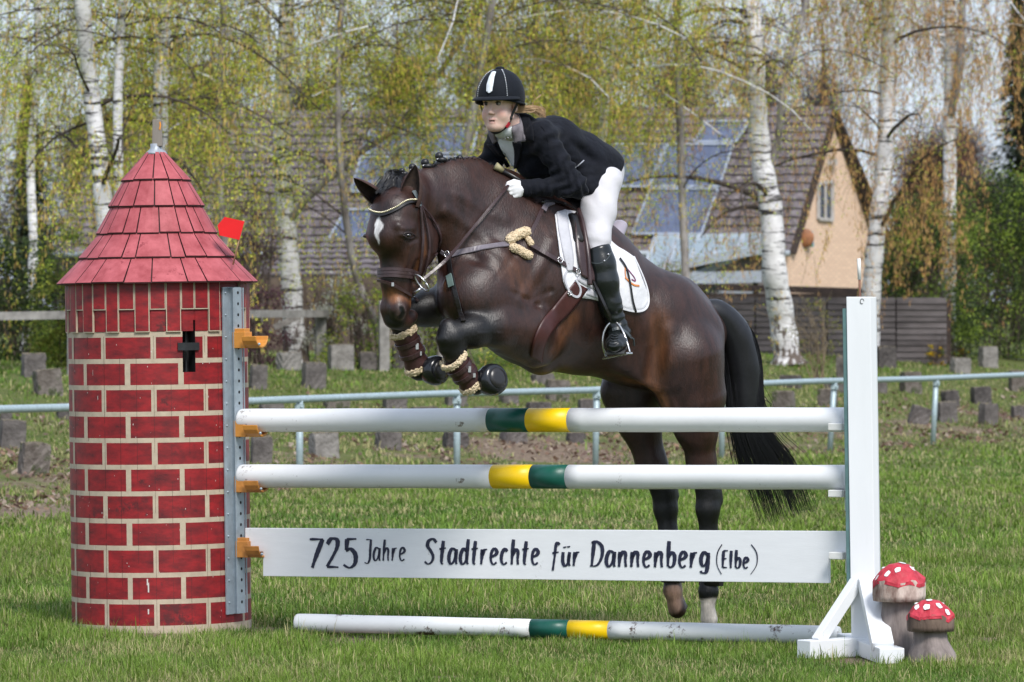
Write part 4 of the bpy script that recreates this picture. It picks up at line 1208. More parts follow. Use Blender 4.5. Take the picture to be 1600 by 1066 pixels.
# tan patches
for pts, r0, r1, s_ in ((hp((1018, 600, .2), (1034, 560, .26), (1030, 500, .27)), .0, .10, .32), (hp((1000, 595, .15), (1032, 612, .2), (1036, 640, .2)), .0, .07, .8),
    (hp((890, 500, .25), (860, 545, .2)), .01, .08, .35), (hp((815, 440, .25), (790, 420, .22)), .0, .12, .25), (hp((722, 450, .15),), .0, .05, .5), (hp((692, 446, .1),), .0, .06, .4),
    (hq((655, 395, .09), (645, 440, .06)), .0, .035, .5), (hq((660, 372, .1), (662, 395, .1)), .0, .035, .5), (hq((606, 462, .02), (640, 470, .05)), .01, .05, .95), (hq((604, 458, -.03),), .0, .05, .8),
    (hq((618, 348, .11),), 0, .04, .35), (hp((1126, 560, .2), (1128, 620, .2)), 0, .05, .5), (hp((930, 595, .1), (1000, 600, .1)), 0, .06, .5)):
    paint(near(pts, r0, r1) * s_, tan)
# dark face, points
paint(near(hq((606, 340), (606, 400), (606, 430)), .02, .07) * .9, drk * .7)
paint(near(hq((605, 330, .05), (605, 320, -.05)), .0, .08) * .8, drk)
paint(near(hq((632, 368, .11),), .0, .045) * .8, drk * .6); paint(near(hq((582, 368, -.11),), .0, .05) * .8, drk * .6)
paint(near(hq((618, 500, .03), (612, 500, -.03), (634, 502, 0)), .035, .065), blk * 1.6)
paint(near(nostril, .018, .036) * .75, (.075, .05, .045)); paint(near(nostril, .010, .018), blk * .4)  # greyish highlight painted as a rim round the nostril, black inside
paint(near([cast0(639, 368)], .018, .035) * .8, blk * 1.5)
paint(near(hp((748, 516, .22), (700, 528, .21), (720, 570, .21), (760, 600, .22)), .07, .16), blk)
paint(near(hp((700, 480, -.17), (626, 490, -.155), (655, 580, -.15)), .08, .16), blk)
paint(near([nh[4], nh[5], nh[7], nh[8]], .09, .20), blk); paint(near([fh[4], fh[5], fh[7]], .09, .20), blk)
paint(near(hp((735, 272), (800, 300), (680, 270)), .0, .06) * .8, drk)
paint(near(hp((990, 640, -.1), (950, 610, -.1)), .05, .16) * .7, drk)
paint(near([HP(1052, 922, -.15), HP(1050, 944, -.15)], .045, .065), (.30, .19, .14)); paint(near([HP(1053, 955, -.15), HP(1060, 950, -.15), HP(1068, 948, -.15)], .0, .045), blk * 2)
paint(near([HP(1107, 947, .15), HP(1108, 972, .15)], .052, .066), (.62, .55, .48)); paint(near([HP(1098, 955, .17)], .005, .03) * .5, blk * 3)
# eye socket shade of hair, star
stc = np.array(HQ(592, 352)); rel = V - stc
u_ = rel @ np.array(HL2); v_ = rel[:, 2]; f_ = N_ @ np.array(HF2)
rg = .004 * np.sin(V[:, 2] * 90)
st = np.where(v_ > 0, (np.abs(u_ + rg) / .030 + v_ / .05), (np.abs(u_ + rg) / .030 + -v_ / .10))
paint((1 - sm(.8, 1.0, st)) * (f_ > .1) * (np.linalg.norm(rel, axis=1) < .2), (.75, .73, .72))
horse_mat = mat('wet_bay_coat', (0, 0, 0), rough=.44, var=.50, scale=26, bump=.34, bscale=150, attr=True, stretch=(1, 1, .35), sheen=.0, bdist=.006, spec=.5, dirt=(.13, .095, .09), dscale=85, dthr=.685)
hb = HP(1080, 960); hb.z = 0
horse = npmesh('horse', V - np.array(M0, dtype=np.float32), Q, horse_mat, smooth=True, col=col); horse.location = M0
tag(horse, 'dark bay horse with a white star, braided mane and black legs leaping over the poles', 'horse')
HBV = BVHTree.FromPolygons([Vector(map(float, v)) for v in V], [tuple(map(int, q)) for q in Q])
def cast(px, py, bv=None, off=0.0):
    """where the line of sight through a spot of the photograph meets the surface"""
    o = Vector((0, 0, HC)); d = (P(px, py, 24) - o).normalized()
    h, nn, _, _ = (bv or HBV).ray_cast(o, d)
    if h is None: return None, None
    if nn.dot(d) > 0: nn = -nn
    return h + nn * off, nn
def on(pts, off=.003, n=6, bv=None):
    """a smooth line laid on the skin through the given spots"""
    c = crom([(x, y, 0) for x, y in pts], n); o, nn = [], []
    for p in c:
        a, b = cast(p.x, p.y, bv, off)
        if a is not None: o.append(a); nn.append(b)
    for _ in range(2):
        nn = [(nn[max(i - 1, 0)] + nn[i] + nn[min(i + 1, len(nn) - 1)]).normalized() for i in range(len(nn))]
        o = [o[0]] + [(o[i - 1] + o[i] * 2 + o[i + 1]) / 4 for i in range(1, len(o) - 1)] + [o[-1]]
    return o, nn
# ears
earm = mat('dark_ear_hair', (.030, .014, .012), rough=.6, var=.35, scale=30, c2=(.075, .036, .026))
earin = mat('inner_ear', (.012, .008, .008), rough=.8, var=.4, scale=40, c2=(.06, .035, .025))
def ear(base, tip, wd, face, nm='ear'):
    base, tip = Vector(base), Vector(tip); ax = (tip - base); L = ax.length; ax.normalize()
    fc_ = (Vector(face) - ax * Vector(face).dot(ax)).normalized(); sd_ = ax.cross(fc_)
    mb = MB(); nseg, m = 12, 14; outer, inner = [], []
    for i in range(nseg + 1):
        t = i / nseg; r = wd * (math.sin(math.pi * min(1, .32 + t * .68)) ** .75) * (1 if t < 1 else .05) + .0015
        bend = fc_ * (.018 * t * t)
        for k in range(m + 1):
            a_ = R(-128) + R(256) * k / m
            q = base + ax * (L * t - .02) - fc_ * math.cos(a_) * r * .75 + sd_ * math.sin(a_) * r + bend
            outer.append(q); inner.append(q + fc_ * .004 * math.cos(a_) - sd_ * math.sin(a_) * .0035)
    fs = [(i * (m + 1) + k, i * (m + 1) + k + 1, (i + 1) * (m + 1) + k + 1, (i + 1) * (m + 1) + k) for i in range(nseg) for k in range(m)]
    mb.add(outer, fs, 0, True); mb.add(inner, fs, 1, True)
    return mb.build(nm, [earm, earin], horse)
ear(HQ(594, 314, -.075), HQ(547, 272, -.10), .040, (-.25, -.95, .1))
ear(HQ(640, 316, .085), HQ(652, 253, .10), .056, (-.20, -.97, .1))
# eyes
eyem = mat('dark_eye', (.012, .008, .007), rough=.08, var=.1, bump=0, coat=1)
ec, en_ = cast(639, 368)
for c_ in (ec - en_ * .008, ec - en_ * .008 - HL2 * (2 * (ec - M1).dot(HL2))):
    mb = MB(); mb.ball(c_, .0175, n=10, sz=(1, 1, .72)); mb.build('eye', eyem, horse)
lid = mat('dark_eyelid', (.02, .011, .010), rough=.5, var=.3)
for dy, r_ in ((-4.5, .005), (4.5, .004)):
    mb = MB(); q_ = [cast(629 + 3.4 * k, 368 + dy * math.sin(math.pi * k / 6) + .6 * (k - 3) * .8)[0] for k in range(7)]; mb.tube(q_, [r_ * .5, r_, r_, r_, r_, r_, r_ * .5], n=6); mb.build('eyelid', lid, horse)
# hair: strands as thin tapering ribbons
def strands(mb, curves, wd, m=0):
    for c, w_ in curves:
        n_c = len(c)
        vs = []
        for i, p in enumerate(c):
            t = (c[min(i + 1, n_c - 1)] - c[max(i - 1, 0)]).normalized(); u = t.cross(Vector((.2, 1, .1))).normalized()
            q = i / (n_c - 1); ww = wd * w_ * (1 - .8 * q ** 2)
            vs += [p - u * ww / 2, p + u * ww / 2]
        mb.add(vs, [(2 * i, 2 * i + 1, 2 * i + 3, 2 * i + 2) for i in range(n_c - 1)], m, True)
hairm = mat('black_horse_hair', (.006, .006, .008), rough=.42, var=.5, scale=60, c2=(.012, .012, .015), bump=0, spec=.5)
rh = random.Random(5)
# tail: a core with hundreds of hairs falling off it
tail_c = [HP(x, y, 0) for x, y in ((1090, 490), (1118, 490), (1146, 524), (1160, 575), (1164, 630), (1174, 680), (1192, 720), (1208, 762), (1222, 810))]
def wdt(t): return [10, 24, 31, 32, 29, 33, 40, 44, 42][min(8, int(t * 8))] / 312
mb = MB(); cc = crom(tail_c, 6); nn_ = len(cc)
rad = [np.interp(i / (nn_ - 1), np.linspace(0, 1, 9), [13, 24, 30, 30, 25, 20, 11, 1, 1]) / 312 for i in range(nn_)]
nt_ = int(nn_ * .82); mb.tube(cc[:nt_], rad[:nt_], n=18)
cur = []
for k in range(950):
    a_ = rh.uniform(0, 2 * math.pi); rr_ = math.sqrt(rh.random()); en = rh.uniform(.55, 1.0) if rh.random() < .5 else rh.uniform(.8, 1.05); st_ = max(0, rh.uniform(-.3, .3)); c = []
    fly = 1 + (.45 if rh.random() < .08 else 0); wob = rh.uniform(0, 6)
    for i in range(15):
        t = st_ + (en - st_) * i / 14; f = min(.999, t) * (nn_ - 1); j = int(f); p = cc[j].lerp(cc[j + 1], f - j)
        r = np.interp(min(t, 1), np.linspace(0, 1, 9), [12, 25, 32, 32, 30, 33, 42, 42, 40]) / 312 * (rr_ if t > .15 else 1)
        u = Vector((1, .1, .18)).normalized()
        p = p + u * math.cos(a_) * r * (fly if t > .5 else 1) + Vector((0, 1, 0)) * math.sin(a_) * r * .8
        if t > .6: p = p + Vector((.10 * (t - .6) * (1 + math.cos(a_)) , 0, .06 * (t - .6) * math.cos(a_))) * (1.2 if fly > 1 else .6)
        p = p + Vector((.006 * math.sin(wob + t * 7), 0, .004 * math.cos(wob + 5 * t)))
        c.append(p)
    cur.append((c, rh.uniform(.6, 1.3)))
strands(mb, cur, .0042)
mb.build('tail', hairm, horse)
# mane: braided buns and the roached edge between them
mane = empty('mane', HP(740, 250)); mane.parent = horse; mane.location = HP(740, 250) - M0
band = mat('white_braid_band', (.7, .7, .7), rough=.5, bump=0)
mb = MB()
crest = [HP(664, 266), HP(690, 253), HP(722, 250), HP(750, 254), HP(778, 266), HP(806, 284), HP(838, 312)]
cr = crom(crest, 5)
mb.tube([p + Vector((0, 0, -.012)) for p in cr], [.016 + .005 * math.sin(i * 1.9) for i in range(len(cr))], n=10)
cur = []
for i in range(len(cr) - 1):
    for k in range(12):
        p = cr[i].lerp(cr[i + 1], rh.random()); s_ = HL * rh.uniform(-.02, .03)
        cur.append(([p + s_, p + s_ * 1.3 + Vector((rh.uniform(-.01, .01), 0, rh.uniform(.0, .016))), p + s_ * 1.6 + Vector((rh.uniform(-.02, .02), 0, rh.uniform(-.01, .012)))], 1))
strands(mb, cur, .004); mb.build('roached_mane', hairm, mane)
for (x, y, r) in ((628, 264, 6), (644, 258, 7), (664, 251, 8), (686, 241, 8), (718, 245, 7.5), (740, 246, 7), (764, 256, 6.5)):
    b = HP(x, y + 3, .0); mb = MB(); s_ = r * .78 / 312
    mb.ball(b, s_, n=8, sz=(1.05, .9, 1)); mb.ball(b + Vector((.012, 0, -s_ * .9)), s_ * 1.1, n=7, sz=(1.3, 1, .7))
    mb.add([b + Vector((.004 + s_ * .8 * math.cos(q) , -s_ * .8 , -s_ * .72 + .004 * math.sin(q))) for q in np.linspace(0, 6.0, 10)], [tuple(range(10))], 1)
    mb.build('braid', [hairm, band], mane)
# forelock swept back over the poll
mb = MB(); cur = []
for k in range(420):
    a0 = HP(634 + rh.uniform(-10, 10), 278 + rh.uniform(-6, 8), rh.uniform(-.03, .04))
    m_ = rh.random()
    x1, y1, w1 = (604 + rh.uniform(-3, 3), 306 + rh.uniform(-12, 8), rh.uniform(-.11, .10)); x1 += w1 * 230; y1 += abs(w1) * 60
    x2, y2 = (x1 - 3 + rh.uniform(-8, 8), y1 + rh.uniform(2, 18))
    if m_ < .18: x1, y1, x2, y2 = 604 + rh.uniform(-8, 8), 284 + rh.uniform(-6, 8), 590 + rh.uniform(-5, 6), 296 + rh.uniform(-5, 8)
    b_ = P(x1, y1, HQ(606, y1).y + .05 - w1 * .5); c_ = P(x2, y2, HQ(606, y2).y - .01 - w1 * .5)
    pts = crom([a0, (a0 + b_) / 2 + UP * .035 + HF * .02, b_, c_], 4)
    cur.append((pts, rh.uniform(.7, 1.4)))
strands(mb, cur, .0034); mb.build('forelock', hairm, horse)
# ================================================================== the rider
def mir(p):
    w_ = (p - M0).dot(HL); return p - HL * (2 * w_)
HC0 = P(781, 160, 23.80)
FD = Vector((-.42, -.905, -.06)).normalized(); FL = Vector((.907, -.42, 0)).normalized(); FU = FL.cross(-FD).normalized()
if FU.z < 0: FU = -FU
def K(u, v, f): return HC0 + FL * u + FU * v + FD * f
kax = (FD, FL, FU)
skinf = Field((-.60, 23.2, 1.35), (.75, 24.95, 3.0), .0075)
hf = Field(np.array(HC0) - np.array((.17, .17, .30)), np.array(HC0) + np.array((.17, .17, .17)), .0032)
# --- head in its own fine grid
h = hf
h.ell(K(0, .03, -.01), (.098, .076, .10), kax, .02)
h.cone(K(0, -.01, .03), K(0, -.085, .045), .068, .047, .03, lat=FL, w=.95)
h.cone(K(0, -.085, .045), K(0, -.118, .070), .049, .024, .03)
for sd in (1, -1):
    h.ell(K(.040 * sd, -.060, .060), (.030, .029, .036), kax, .02)
    h.cone(K(.056 * sd, -.07, .01), K(.028 * sd, -.118, .058), .022, .016, .03)
    h.ell(K(.033 * sd, -.004, .107), (.012, .019, .010), kax, .014, 'sub')
    h.cone(K(.016 * sd, .012, .095), K(.050 * sd, .012, .080), .008, .007, .01)
    h.ell(K(.011 * sd, -.052, .104), (.009, .007, .006), kax, .006)
    h.ell(K(.080 * sd, -.022, -.012), (.018, .008, .030), kax, .006)
h.cone(K(0, .0, .092), K(0, -.044, .112), .007, .0105, .012)
h.ell(K(0, -.047, .113), (.010, .010, .009), kax, .006)
h.ell(K(0, -.083, .093), (.0085, .020, .0055), kax, .008); h.ell(K(0, -.098, .089), (.009, .016, .006), kax, .008)
h.ell(K(0, -.090, .104), (.010, .015, .0028), kax, .002, 'sub')
neck0 = K(0, -.08, -.03); neck1 = HP(815, 205, 0)
h.cone(neck0, neck1, .050, .058, .03)
HV, HQd = hf.mesh(1)
# --- body under the clothes
def body(fd, o, parts='all'):
    """the figure grown by o metres"""
    def c(a, b, ra, rb, k=.04, w=1.0): fd.cone(a, b, ra + o, rb + o, k, 'add', HL, w)
    if 'torso' in parts or parts == 'all':
        c(HP(945, 262), HP(915, 245), .115, .105, .05, 1.15)
        c(HP(915, 245), HP(868, 224), .095, .115, .05, 1.15)
        c(HP(868, 224), HP(835, 215), .115, .095, .05, 1.25)
        for sd in (1, -1):
            pass
    return
pel = HP(932, 270); hipn = HP(938, 282, .09); kneen = HP(934, 393, .27); ankn = HP(966, 512, .31)
shn = HP(846, 214, .155); eln = HP(899, 291, .27); wrn = HP(824, 294, .13)
shf = HP(785, 212, -.165); elf = HP(762, 262, -.27); wrf = HP(782, 285, -.14)
def torso(fd, o):
    fd.cone(pel, HP(904, 243), .120 + o, .100 + o, .06, lat=HL, w=1.12)
    fd.cone(HP(904, 243), HP(862, 226), .098 + o, .118 + o, .06, lat=HL, w=1.12)
    fd.cone(HP(862, 226), HP(826, 222), .115 + o, .085 + o, .06, lat=HL, w=1.25)
    fd.cone(HP(846, 214, .12), HP(792, 214, -.12), .066 + o, .066 + o, .06)
    fd.cone(HP(905, 268), HP(838, 252), .10 + o, .085 + o, .06, lat=HL, w=1.1)
    fd.cone(HP(826, 216), HP(812, 196), .06 + o, .05 + o, .04)
def arm(fd, a, b, c_, o, k=.03):
    fd.cone(a, b, .058 + o, .043 + o, k); fd.cone(b, c_, .043 + o, .028 + o, k)
def leg(fd, hp_, kn, an, o, k=.03):
    fd.cone(hp_, hp_.lerp(kn, .45), .100 + o, .080 + o, .05); fd.cone(hp_.lerp(kn, .45), kn, .080 + o, .055 + o, .04); fd.cone(kn, an, .055 + o, .035 + o, k)
torso(skinf, -.012); arm(skinf, shn, eln, wrn, -.008); arm(skinf, shf, elf, wrf, -.008)
leg(skinf, hipn, kneen, ankn, -.01); leg(skinf, mir(hipn), mir(kneen), mir(ankn), -.01)
skinf.cone(neck0, neck1, .045, .054, .03)
# the head is meshed finely; join it to the body grid as one surface: sample the fine field into the body field
BV_, BQ_ = None, None
sub = Field(np.array(HC0) - np.array((.17, .17, .30)), np.array(HC0) + np.array((.17, .17, .17)), .0075)
zc_ = HC0.z - .17
V1, Q1 = skinf.mesh(1)
# cut the coarse body above the neck and the fine head below it, then keep both in one mesh
kb = V1[:, 2] < zc_; q1 = Q1[kb[Q1].all(1)]; kh = HV[:, 2] > zc_ - .012; q2 = HQd[kh[HQd].all(1)]
VV = np.concatenate([V1, HV]); QQ = np.concatenate([q1, q2 + len(V1)])
use = np.unique(QQ); mp_ = np.full(len(VV), -1); mp_[use] = np.arange(len(use)); VV, QQ = VV[use], mp_[QQ]
colr = np.tile(np.array([.70, .48, .40]), (len(VV), 1))
def pw(c, r0, r1): return (1 - sm(r0, r1, np.linalg.norm(VV - np.array(c, dtype=np.float32), axis=1)))[:, None]
def mixc(w_, c):
    global colr
    colr = colr * (1 - w_) + np.array(c) * w_
for sd in (1, -1):
    mixc(pw(K(.045 * sd, -.05, .085), .0, .035) * .5, (.62, .27, .22))
    mixc(pw(K(.030 * sd, .012, .100), .0, .012) * .8, (.30, .18, .12)); mixc(pw(K(.046 * sd, .011, .092), .0, .012) * .7, (.30, .18, .12))
for u_ in (-.014, 0, .014):
    mixc(pw(K(u_, -.081, .103 - abs(u_) * .5), .004, .009) * .65, (.58, .27, .24)); mixc(pw(K(u_ * .85, -.099, .100 - abs(u_) * .5), .004, .009) * .65, (.60, .29, .26))
for u_ in (-.01, 0, .01): mixc(pw(K(u_, -.0905, .096), .0035, .0065), (.07, .015, .015))
skin = mat('fair_skin', (0, 0, 0), rough=.5, var=.06, scale=30, bump=.08, bscale=200, attr=True, spec=.4)
skin.node_tree.nodes['Principled BSDF'].inputs['Subsurface Weight'].default_value = .08
skin.node_tree.nodes['Principled BSDF'].inputs['Subsurface Radius'].default_value = (.02, .008, .005)
person = npmesh('person', VV - np.array(M0, dtype=np.float32), QQ, skin, smooth=True, col=colr); person.location = M0
tag(person, 'rider in a navy jacket, white breeches and black helmet leaning forward over the horse', 'person')
shaded_eye = mat('shaded_eye_white', (.34, .30, .29), rough=.2, bump=0); iris = mat('dark_iris', (.03, .035, .04), rough=.1, bump=0)  # eye whites darkened to stand in for the shadow over the eyes
for sd in (1, -1):
    mb = MB(); mb.ball(K(.032 * sd, -.004, .083), .0125, 0, n=10); mb.ball(K(.031 * sd - .002, -.005, .0895), .0085, 1, n=7)
    mb.build('eye', [shaded_eye, iris], person)
    mb = MB(); mb.tube([K(.019 * sd, -.001, .094), K(.032 * sd, .0045, .0975), K(.047 * sd, .000, .088)], [.002, .0038, .0024], n=6); mb.build('eyelashes', mat('brown_lash', (.05, .03, .02), bump=0), person)
# --- shirt and stock
navy = mat('navy_wool', (.004, .0048, .008), rough=.8, var=.35, scale=14, bump=.8, bscale=24, c2=(.008, .0095, .016), sheen=.04, bdist=.012, spec=.18)
shirtm = mat('pale_grey_shirt', (.62, .66, .67), rough=.8, var=.08, scale=20, bump=.4, bscale=40)
breech = mat('white_breeches', (.60, .59, .62), rough=.75, var=.05, scale=10, bump=.35, bscale=18, bdist=.01, sheen=.1)
def piece(fd, name, m, par, sm_=1, wr=None):
    v, q = fd.mesh(sm_)
    if wr is not None: v = v + vnorm(v, q) * wr(v)[:, None]
    o = npmesh(name, v - np.array(M0, dtype=np.float32) + np.array(WL(par), dtype=np.float32), q, m, par, smooth=True)
    return o, BVHTree.FromPolygons([Vector(map(float, a)) for a in v], [tuple(map(int, b)) for b in q])
fd = Field((-.25, 23.3, 2.15), (.35, 24.5, 2.85), .007)
torso(fd, .002); fd.cone(K(0, -.125, -.02), neck1, .056, .062, .02); fd.plane(K(0, -.128, 0), FU * 1.0 + FD * .25)
fd.plane(HP(895, 240), -HF)
shirt, BSH = piece(fd, 'shirt', shirtm, person)
# --- jacket
def folds(v):
    v = np.asarray(v, dtype=np.float64)
    a = np.array(eln); b = np.array(shn); out = np.zeros(len(v))
    for c_, dr, fr, am, rad in ((eln, (eln - shn).normalized(), 130, .0060, .17), (eln, (eln - wrn).normalized(), 140, .0052, .16), (wrn, HF, 170, .002, .1), (shn, Vector((.6, 0, -.7)), 95, .009, .14),
                                (HP(905, 262, .1), Vector((.8, -.3, .5)), 70, .009, .20), (elf, Vector((0, 0, 1)), 130, .006, .14), (HP(925, 240, .1), Vector((.5, 0, 1)), 55, .008, .2)):
        d = np.linalg.norm(v - np.array(c_), axis=1); s_ = (v - np.array(c_)) @ np.array(dr) + .012 * np.sin((v[:, 0] + v[:, 2]) * 31)
        out += am * np.sin(s_ * fr) * np.exp(-(d / rad) ** 2)
    return out.astype(np.float32)
fd = Field((-.48, 23.2, 2.0), (.72, 24.9, 2.85), .0068)
torso(fd, .016)
fd.cone(HP(915, 250, .06), HP(920, 292, .16), .10, .055, .06); fd.cone(HP(915, 250, -.06), mir(HP(920, 292, .16)), .10, .055, .06)
fd.cone(HP(932, 266, .03), HP(928, 287, .12), .13, .085, .05); fd.cone(HP(932, 266, -.03), mir(HP(928, 287, .12)), .13, .085, .05)
fd.plane(HP(945, 266), -HF * .80 - UP * .60, .01)
# opening at the front for the shirt
for yy_ in () and (23.62, 23.70, 23.78, 23.86): fd.cone(P(790, 198, yy_), P(801, 260, yy_), .052, .008, .004, 'sub')
fd.ell(K(0, -.12, .02), (.085, .068, .060), kax, .006, 'sub')
arm(fd, shn, eln, wrn, .013, .035); arm(fd, shf, elf, wrf, .013, .035)
fd.cone(wrn - HF * .012, wrn, .040, .042, .01)
fd.plane(wrn + HF * .012, HF, .003) if False else None
jacket, BJ = piece(fd, 'jacket', navy, person, 1, folds)
# sleeves end: cuffs
for w_, e_ in ((wrn, eln), (wrf, elf)):
    mb = MB(); d = (w_ - e_).normalized(); mb.tube([w_ - d * .02, w_ + d * .02, w_ + d * .045], [.043, .043, .042], n=20); mb.build('cuff', navy, jacket)
collar = mat('grey_suede_collar', (.17, .155, .175), rough=.85, var=.25, scale=40, bump=.3)
def ruled(A_, B_, nu, nv, bv, off, name, m, par, th=.003, yfall=None):
    """a panel laid on a surface between two drawn edges"""
    ca = crom([(x, y, 0) for x, y in A_], 8); cb = crom([(x, y, 0) for x, y in B_], 8)
    def at(c, t):
        f = t * (len(c) - 1); j = min(int(f), len(c) - 2); return c[j].lerp(c[j + 1], f - j)
    vs = []; ok = []
    for i in range(nu + 1):
        a_, b_ = at(ca, i / nu), at(cb, i / nu)
        for j in range(nv + 1):
            p = a_.lerp(b_, j / nv); h_, n_2 = cast(p.x, p.y, bv, off); vs.append(h_); ok.append((p, h_ is not None))
    # fill what missed with the nearest depth
    good = [(p, v) for (p, o_), v in zip(ok, vs) if o_]
    for i, ((p, o_), v) in enumerate(zip(ok, vs)):
        if not o_:
            g_ = min(good, key=lambda q: (q[0] - p).length); vs[i] = P(p.x, p.y, g_[1].y + .02)
    # relax
    W = nv + 1
    for _ in range(3):
        nw = list(vs)
        for i in range(1, nu):
            for j in range(1, nv): nw[i * W + j] = vs[i * W + j] * .5 + (vs[(i - 1) * W + j] + vs[(i + 1) * W + j] + vs[i * W + j - 1] + vs[i * W + j + 1]) * .125
        vs = nw
    mb = MB(); mb.add(vs, [(i * W + j, i * W + j + 1, (i + 1) * W + j + 1, (i + 1) * W + j) for i in range(nu) for j in range(nv)], 0, True)
    o = mb.build(name, m, par)
    md = o.modifiers.new('t', 'SOLIDIFY'); md.thickness = th; md.offset = 0
    return o
ruled([(776, 203), (777, 214), (784, 232), (800, 260)], [(803, 186), (805, 205), (807, 230), (805, 262)], 16, 8, BJ, .004, 'shirt_front', shirtm, shirt, .004)
def both(px, py, off):
    a_, b_ = cast(px, py, BJ, 0); c_, d_ = cast(px, py, BSH, 0)
    if a_ is None or (c_ is not None and c_.y < a_.y): a_, b_ = c_, d_
    return a_ + b_ * off if a_ is not None else None
def flap(A_, B_, nu, nv, off, name, m, par, th=.006):
    ca = crom([(x, y, 0) for x, y in A_], 8); cb = crom([(x, y, 0) for x, y in B_], 8); vs = []
    at = lambda c, t: c[min(int(t * (len(c) - 1)), len(c) - 2)].lerp(c[min(int(t * (len(c) - 1)), len(c) - 2) + 1], t * (len(c) - 1) - min(int(t * (len(c) - 1)), len(c) - 2))
    pr_ = [[at(ca, i / nu).lerp(at(cb, i / nu), j / nv) for j in range(nv + 1)] for i in range(nu + 1)]
    g_ = [[both(p.x, p.y, off) for p in row] for row in pr_]; ok_ = [v.y for row in g_ for v in row if v is not None]; ym = sorted(ok_)[len(ok_) // 2]
    yy = [[(v.y if v is not None else ym) for v in row] for row in g_]
    for _ in range(8): yy = [[(yy[max(i - 1, 0)][j] + yy[min(i + 1, nu)][j] + yy[i][max(j - 1, 0)] + yy[i][min(j + 1, nv)]) / 4 for j in range(nv + 1)] for i in range(nu + 1)]
    W = nv + 1; vs = [P(pr_[i][j].x, pr_[i][j].y, min(yy[i][j], (g_[i][j].y if g_[i][j] is not None else 99))) for i in range(nu + 1) for j in range(W)]
    mb = MB(); mb.add(vs, [(i * W + j, i * W + j + 1, (i + 1) * W + j + 1, (i + 1) * W + j) for i in range(nu) for j in range(nv)], 0, True)
    o = mb.build(name, m, par); md = o.modifiers.new('t', 'SOLIDIFY'); md.thickness = th; md.offset = 0
    return o
flap([(799, 184), (800, 205), (803, 224)], [(811, 178), (818, 198), (822, 221)], 10, 6, .010, 'collar', collar, jacket, .006)
flap([(811, 178), (818, 198), (822, 221)], [(826, 181), (832, 198), (834, 222)], 8, 6, .004, 'collar_back', navy, jacket, .006)
flap([(763, 203), (765, 213), (771, 226)], [(771, 204), (774, 213), (777, 221)], 6, 4, .010, 'collar', collar, jacket, .006)
ruled([(803, 222), (806, 240), (806, 262)], [(816, 221), (815, 238), (808, 262)], 8, 4, BJ, .010, 'lapel', navy, jacket, .006)
ruled([(764, 225), (775, 240), (792, 262)], [(774, 224), (784, 238), (797, 260)], 8, 4, BJ, .010, 'lapel', navy, jacket, .006)
zipm = mat('silver_zip', (.45, .45, .48), rough=.3, metal=.7, bump=0)
o_, n_1 = on([(898, 262), (905, 257), (912, 251)], .003, 5, BJ); mb = MB(); mb.strap(o_, n_1, .006, .002); mb.build('pocket_zip', zipm, jacket)
o_, n_1 = on([(836, 190), (850, 202), (856, 220), (858, 232)], .001, 6, BJ)
if len(o_) > 3: mb = MB(); mb.strap(o_, n_1, .005, .002); mb.build('seam', navy, jacket)
# stock pin and folds
mb = MB()
for k in range(5):
    a_, b_ = cast(780 + 4.5 * k, 217 - .8 * k, BSH, .004)
    if a_ is not None: mb.ball(a_, .004, n=5)
if mb.v: mb.build('stock_pin', zipm, shirt)
# --- breeches
fd = Field((-.1, 23.3, 1.65), (.85, 25.2, 2.55), .0078)
fd.cone(pel, HP(925, 252), .125, .105, .06, lat=HL, w=1.15)
fd.cone(HP(938, 270, .05), HP(943, 283, .10), .11, .085, .05); fd.cone(HP(938, 270, -.05), mir(HP(943, 283, .10)), .11, .085, .05)
for m_ in (lambda p: p, mir):
    a_, b_, c_, d_ = m_(HP(938, 290, .13)), m_(HP(935, 330, .19)), m_(HP(933, 372, .25)), m_(HP(936, 410, .28))
    fd.cone(a_, b_, .098, .084, .05); fd.cone(b_, c_, .084, .064, .04); fd.cone(c_, d_, .064, .054, .03)
def legf(v):
    v = np.asarray(v, dtype=np.float64); out = np.zeros(len(v))
    for c_, dr, fr, am, rad in ((HP(925, 300, .2), Vector((.8, 0, .6)), 85, .0025, .13), (kneen, Vector((.2, 0, 1)), 120, .002, .10), (HP(955, 285, .15), Vector((.3, 0, 1)), 60, .002, .12)):
        d = np.linalg.norm(v - np.array(c_), axis=1); out += am * np.sin(((v - np.array(c_)) @ np.array(dr)) * fr) * np.exp(-(d / rad) ** 2)
    return out.astype(np.float32)
breeches, BB = piece(fd, 'breeches', breech, person, 1, legf)
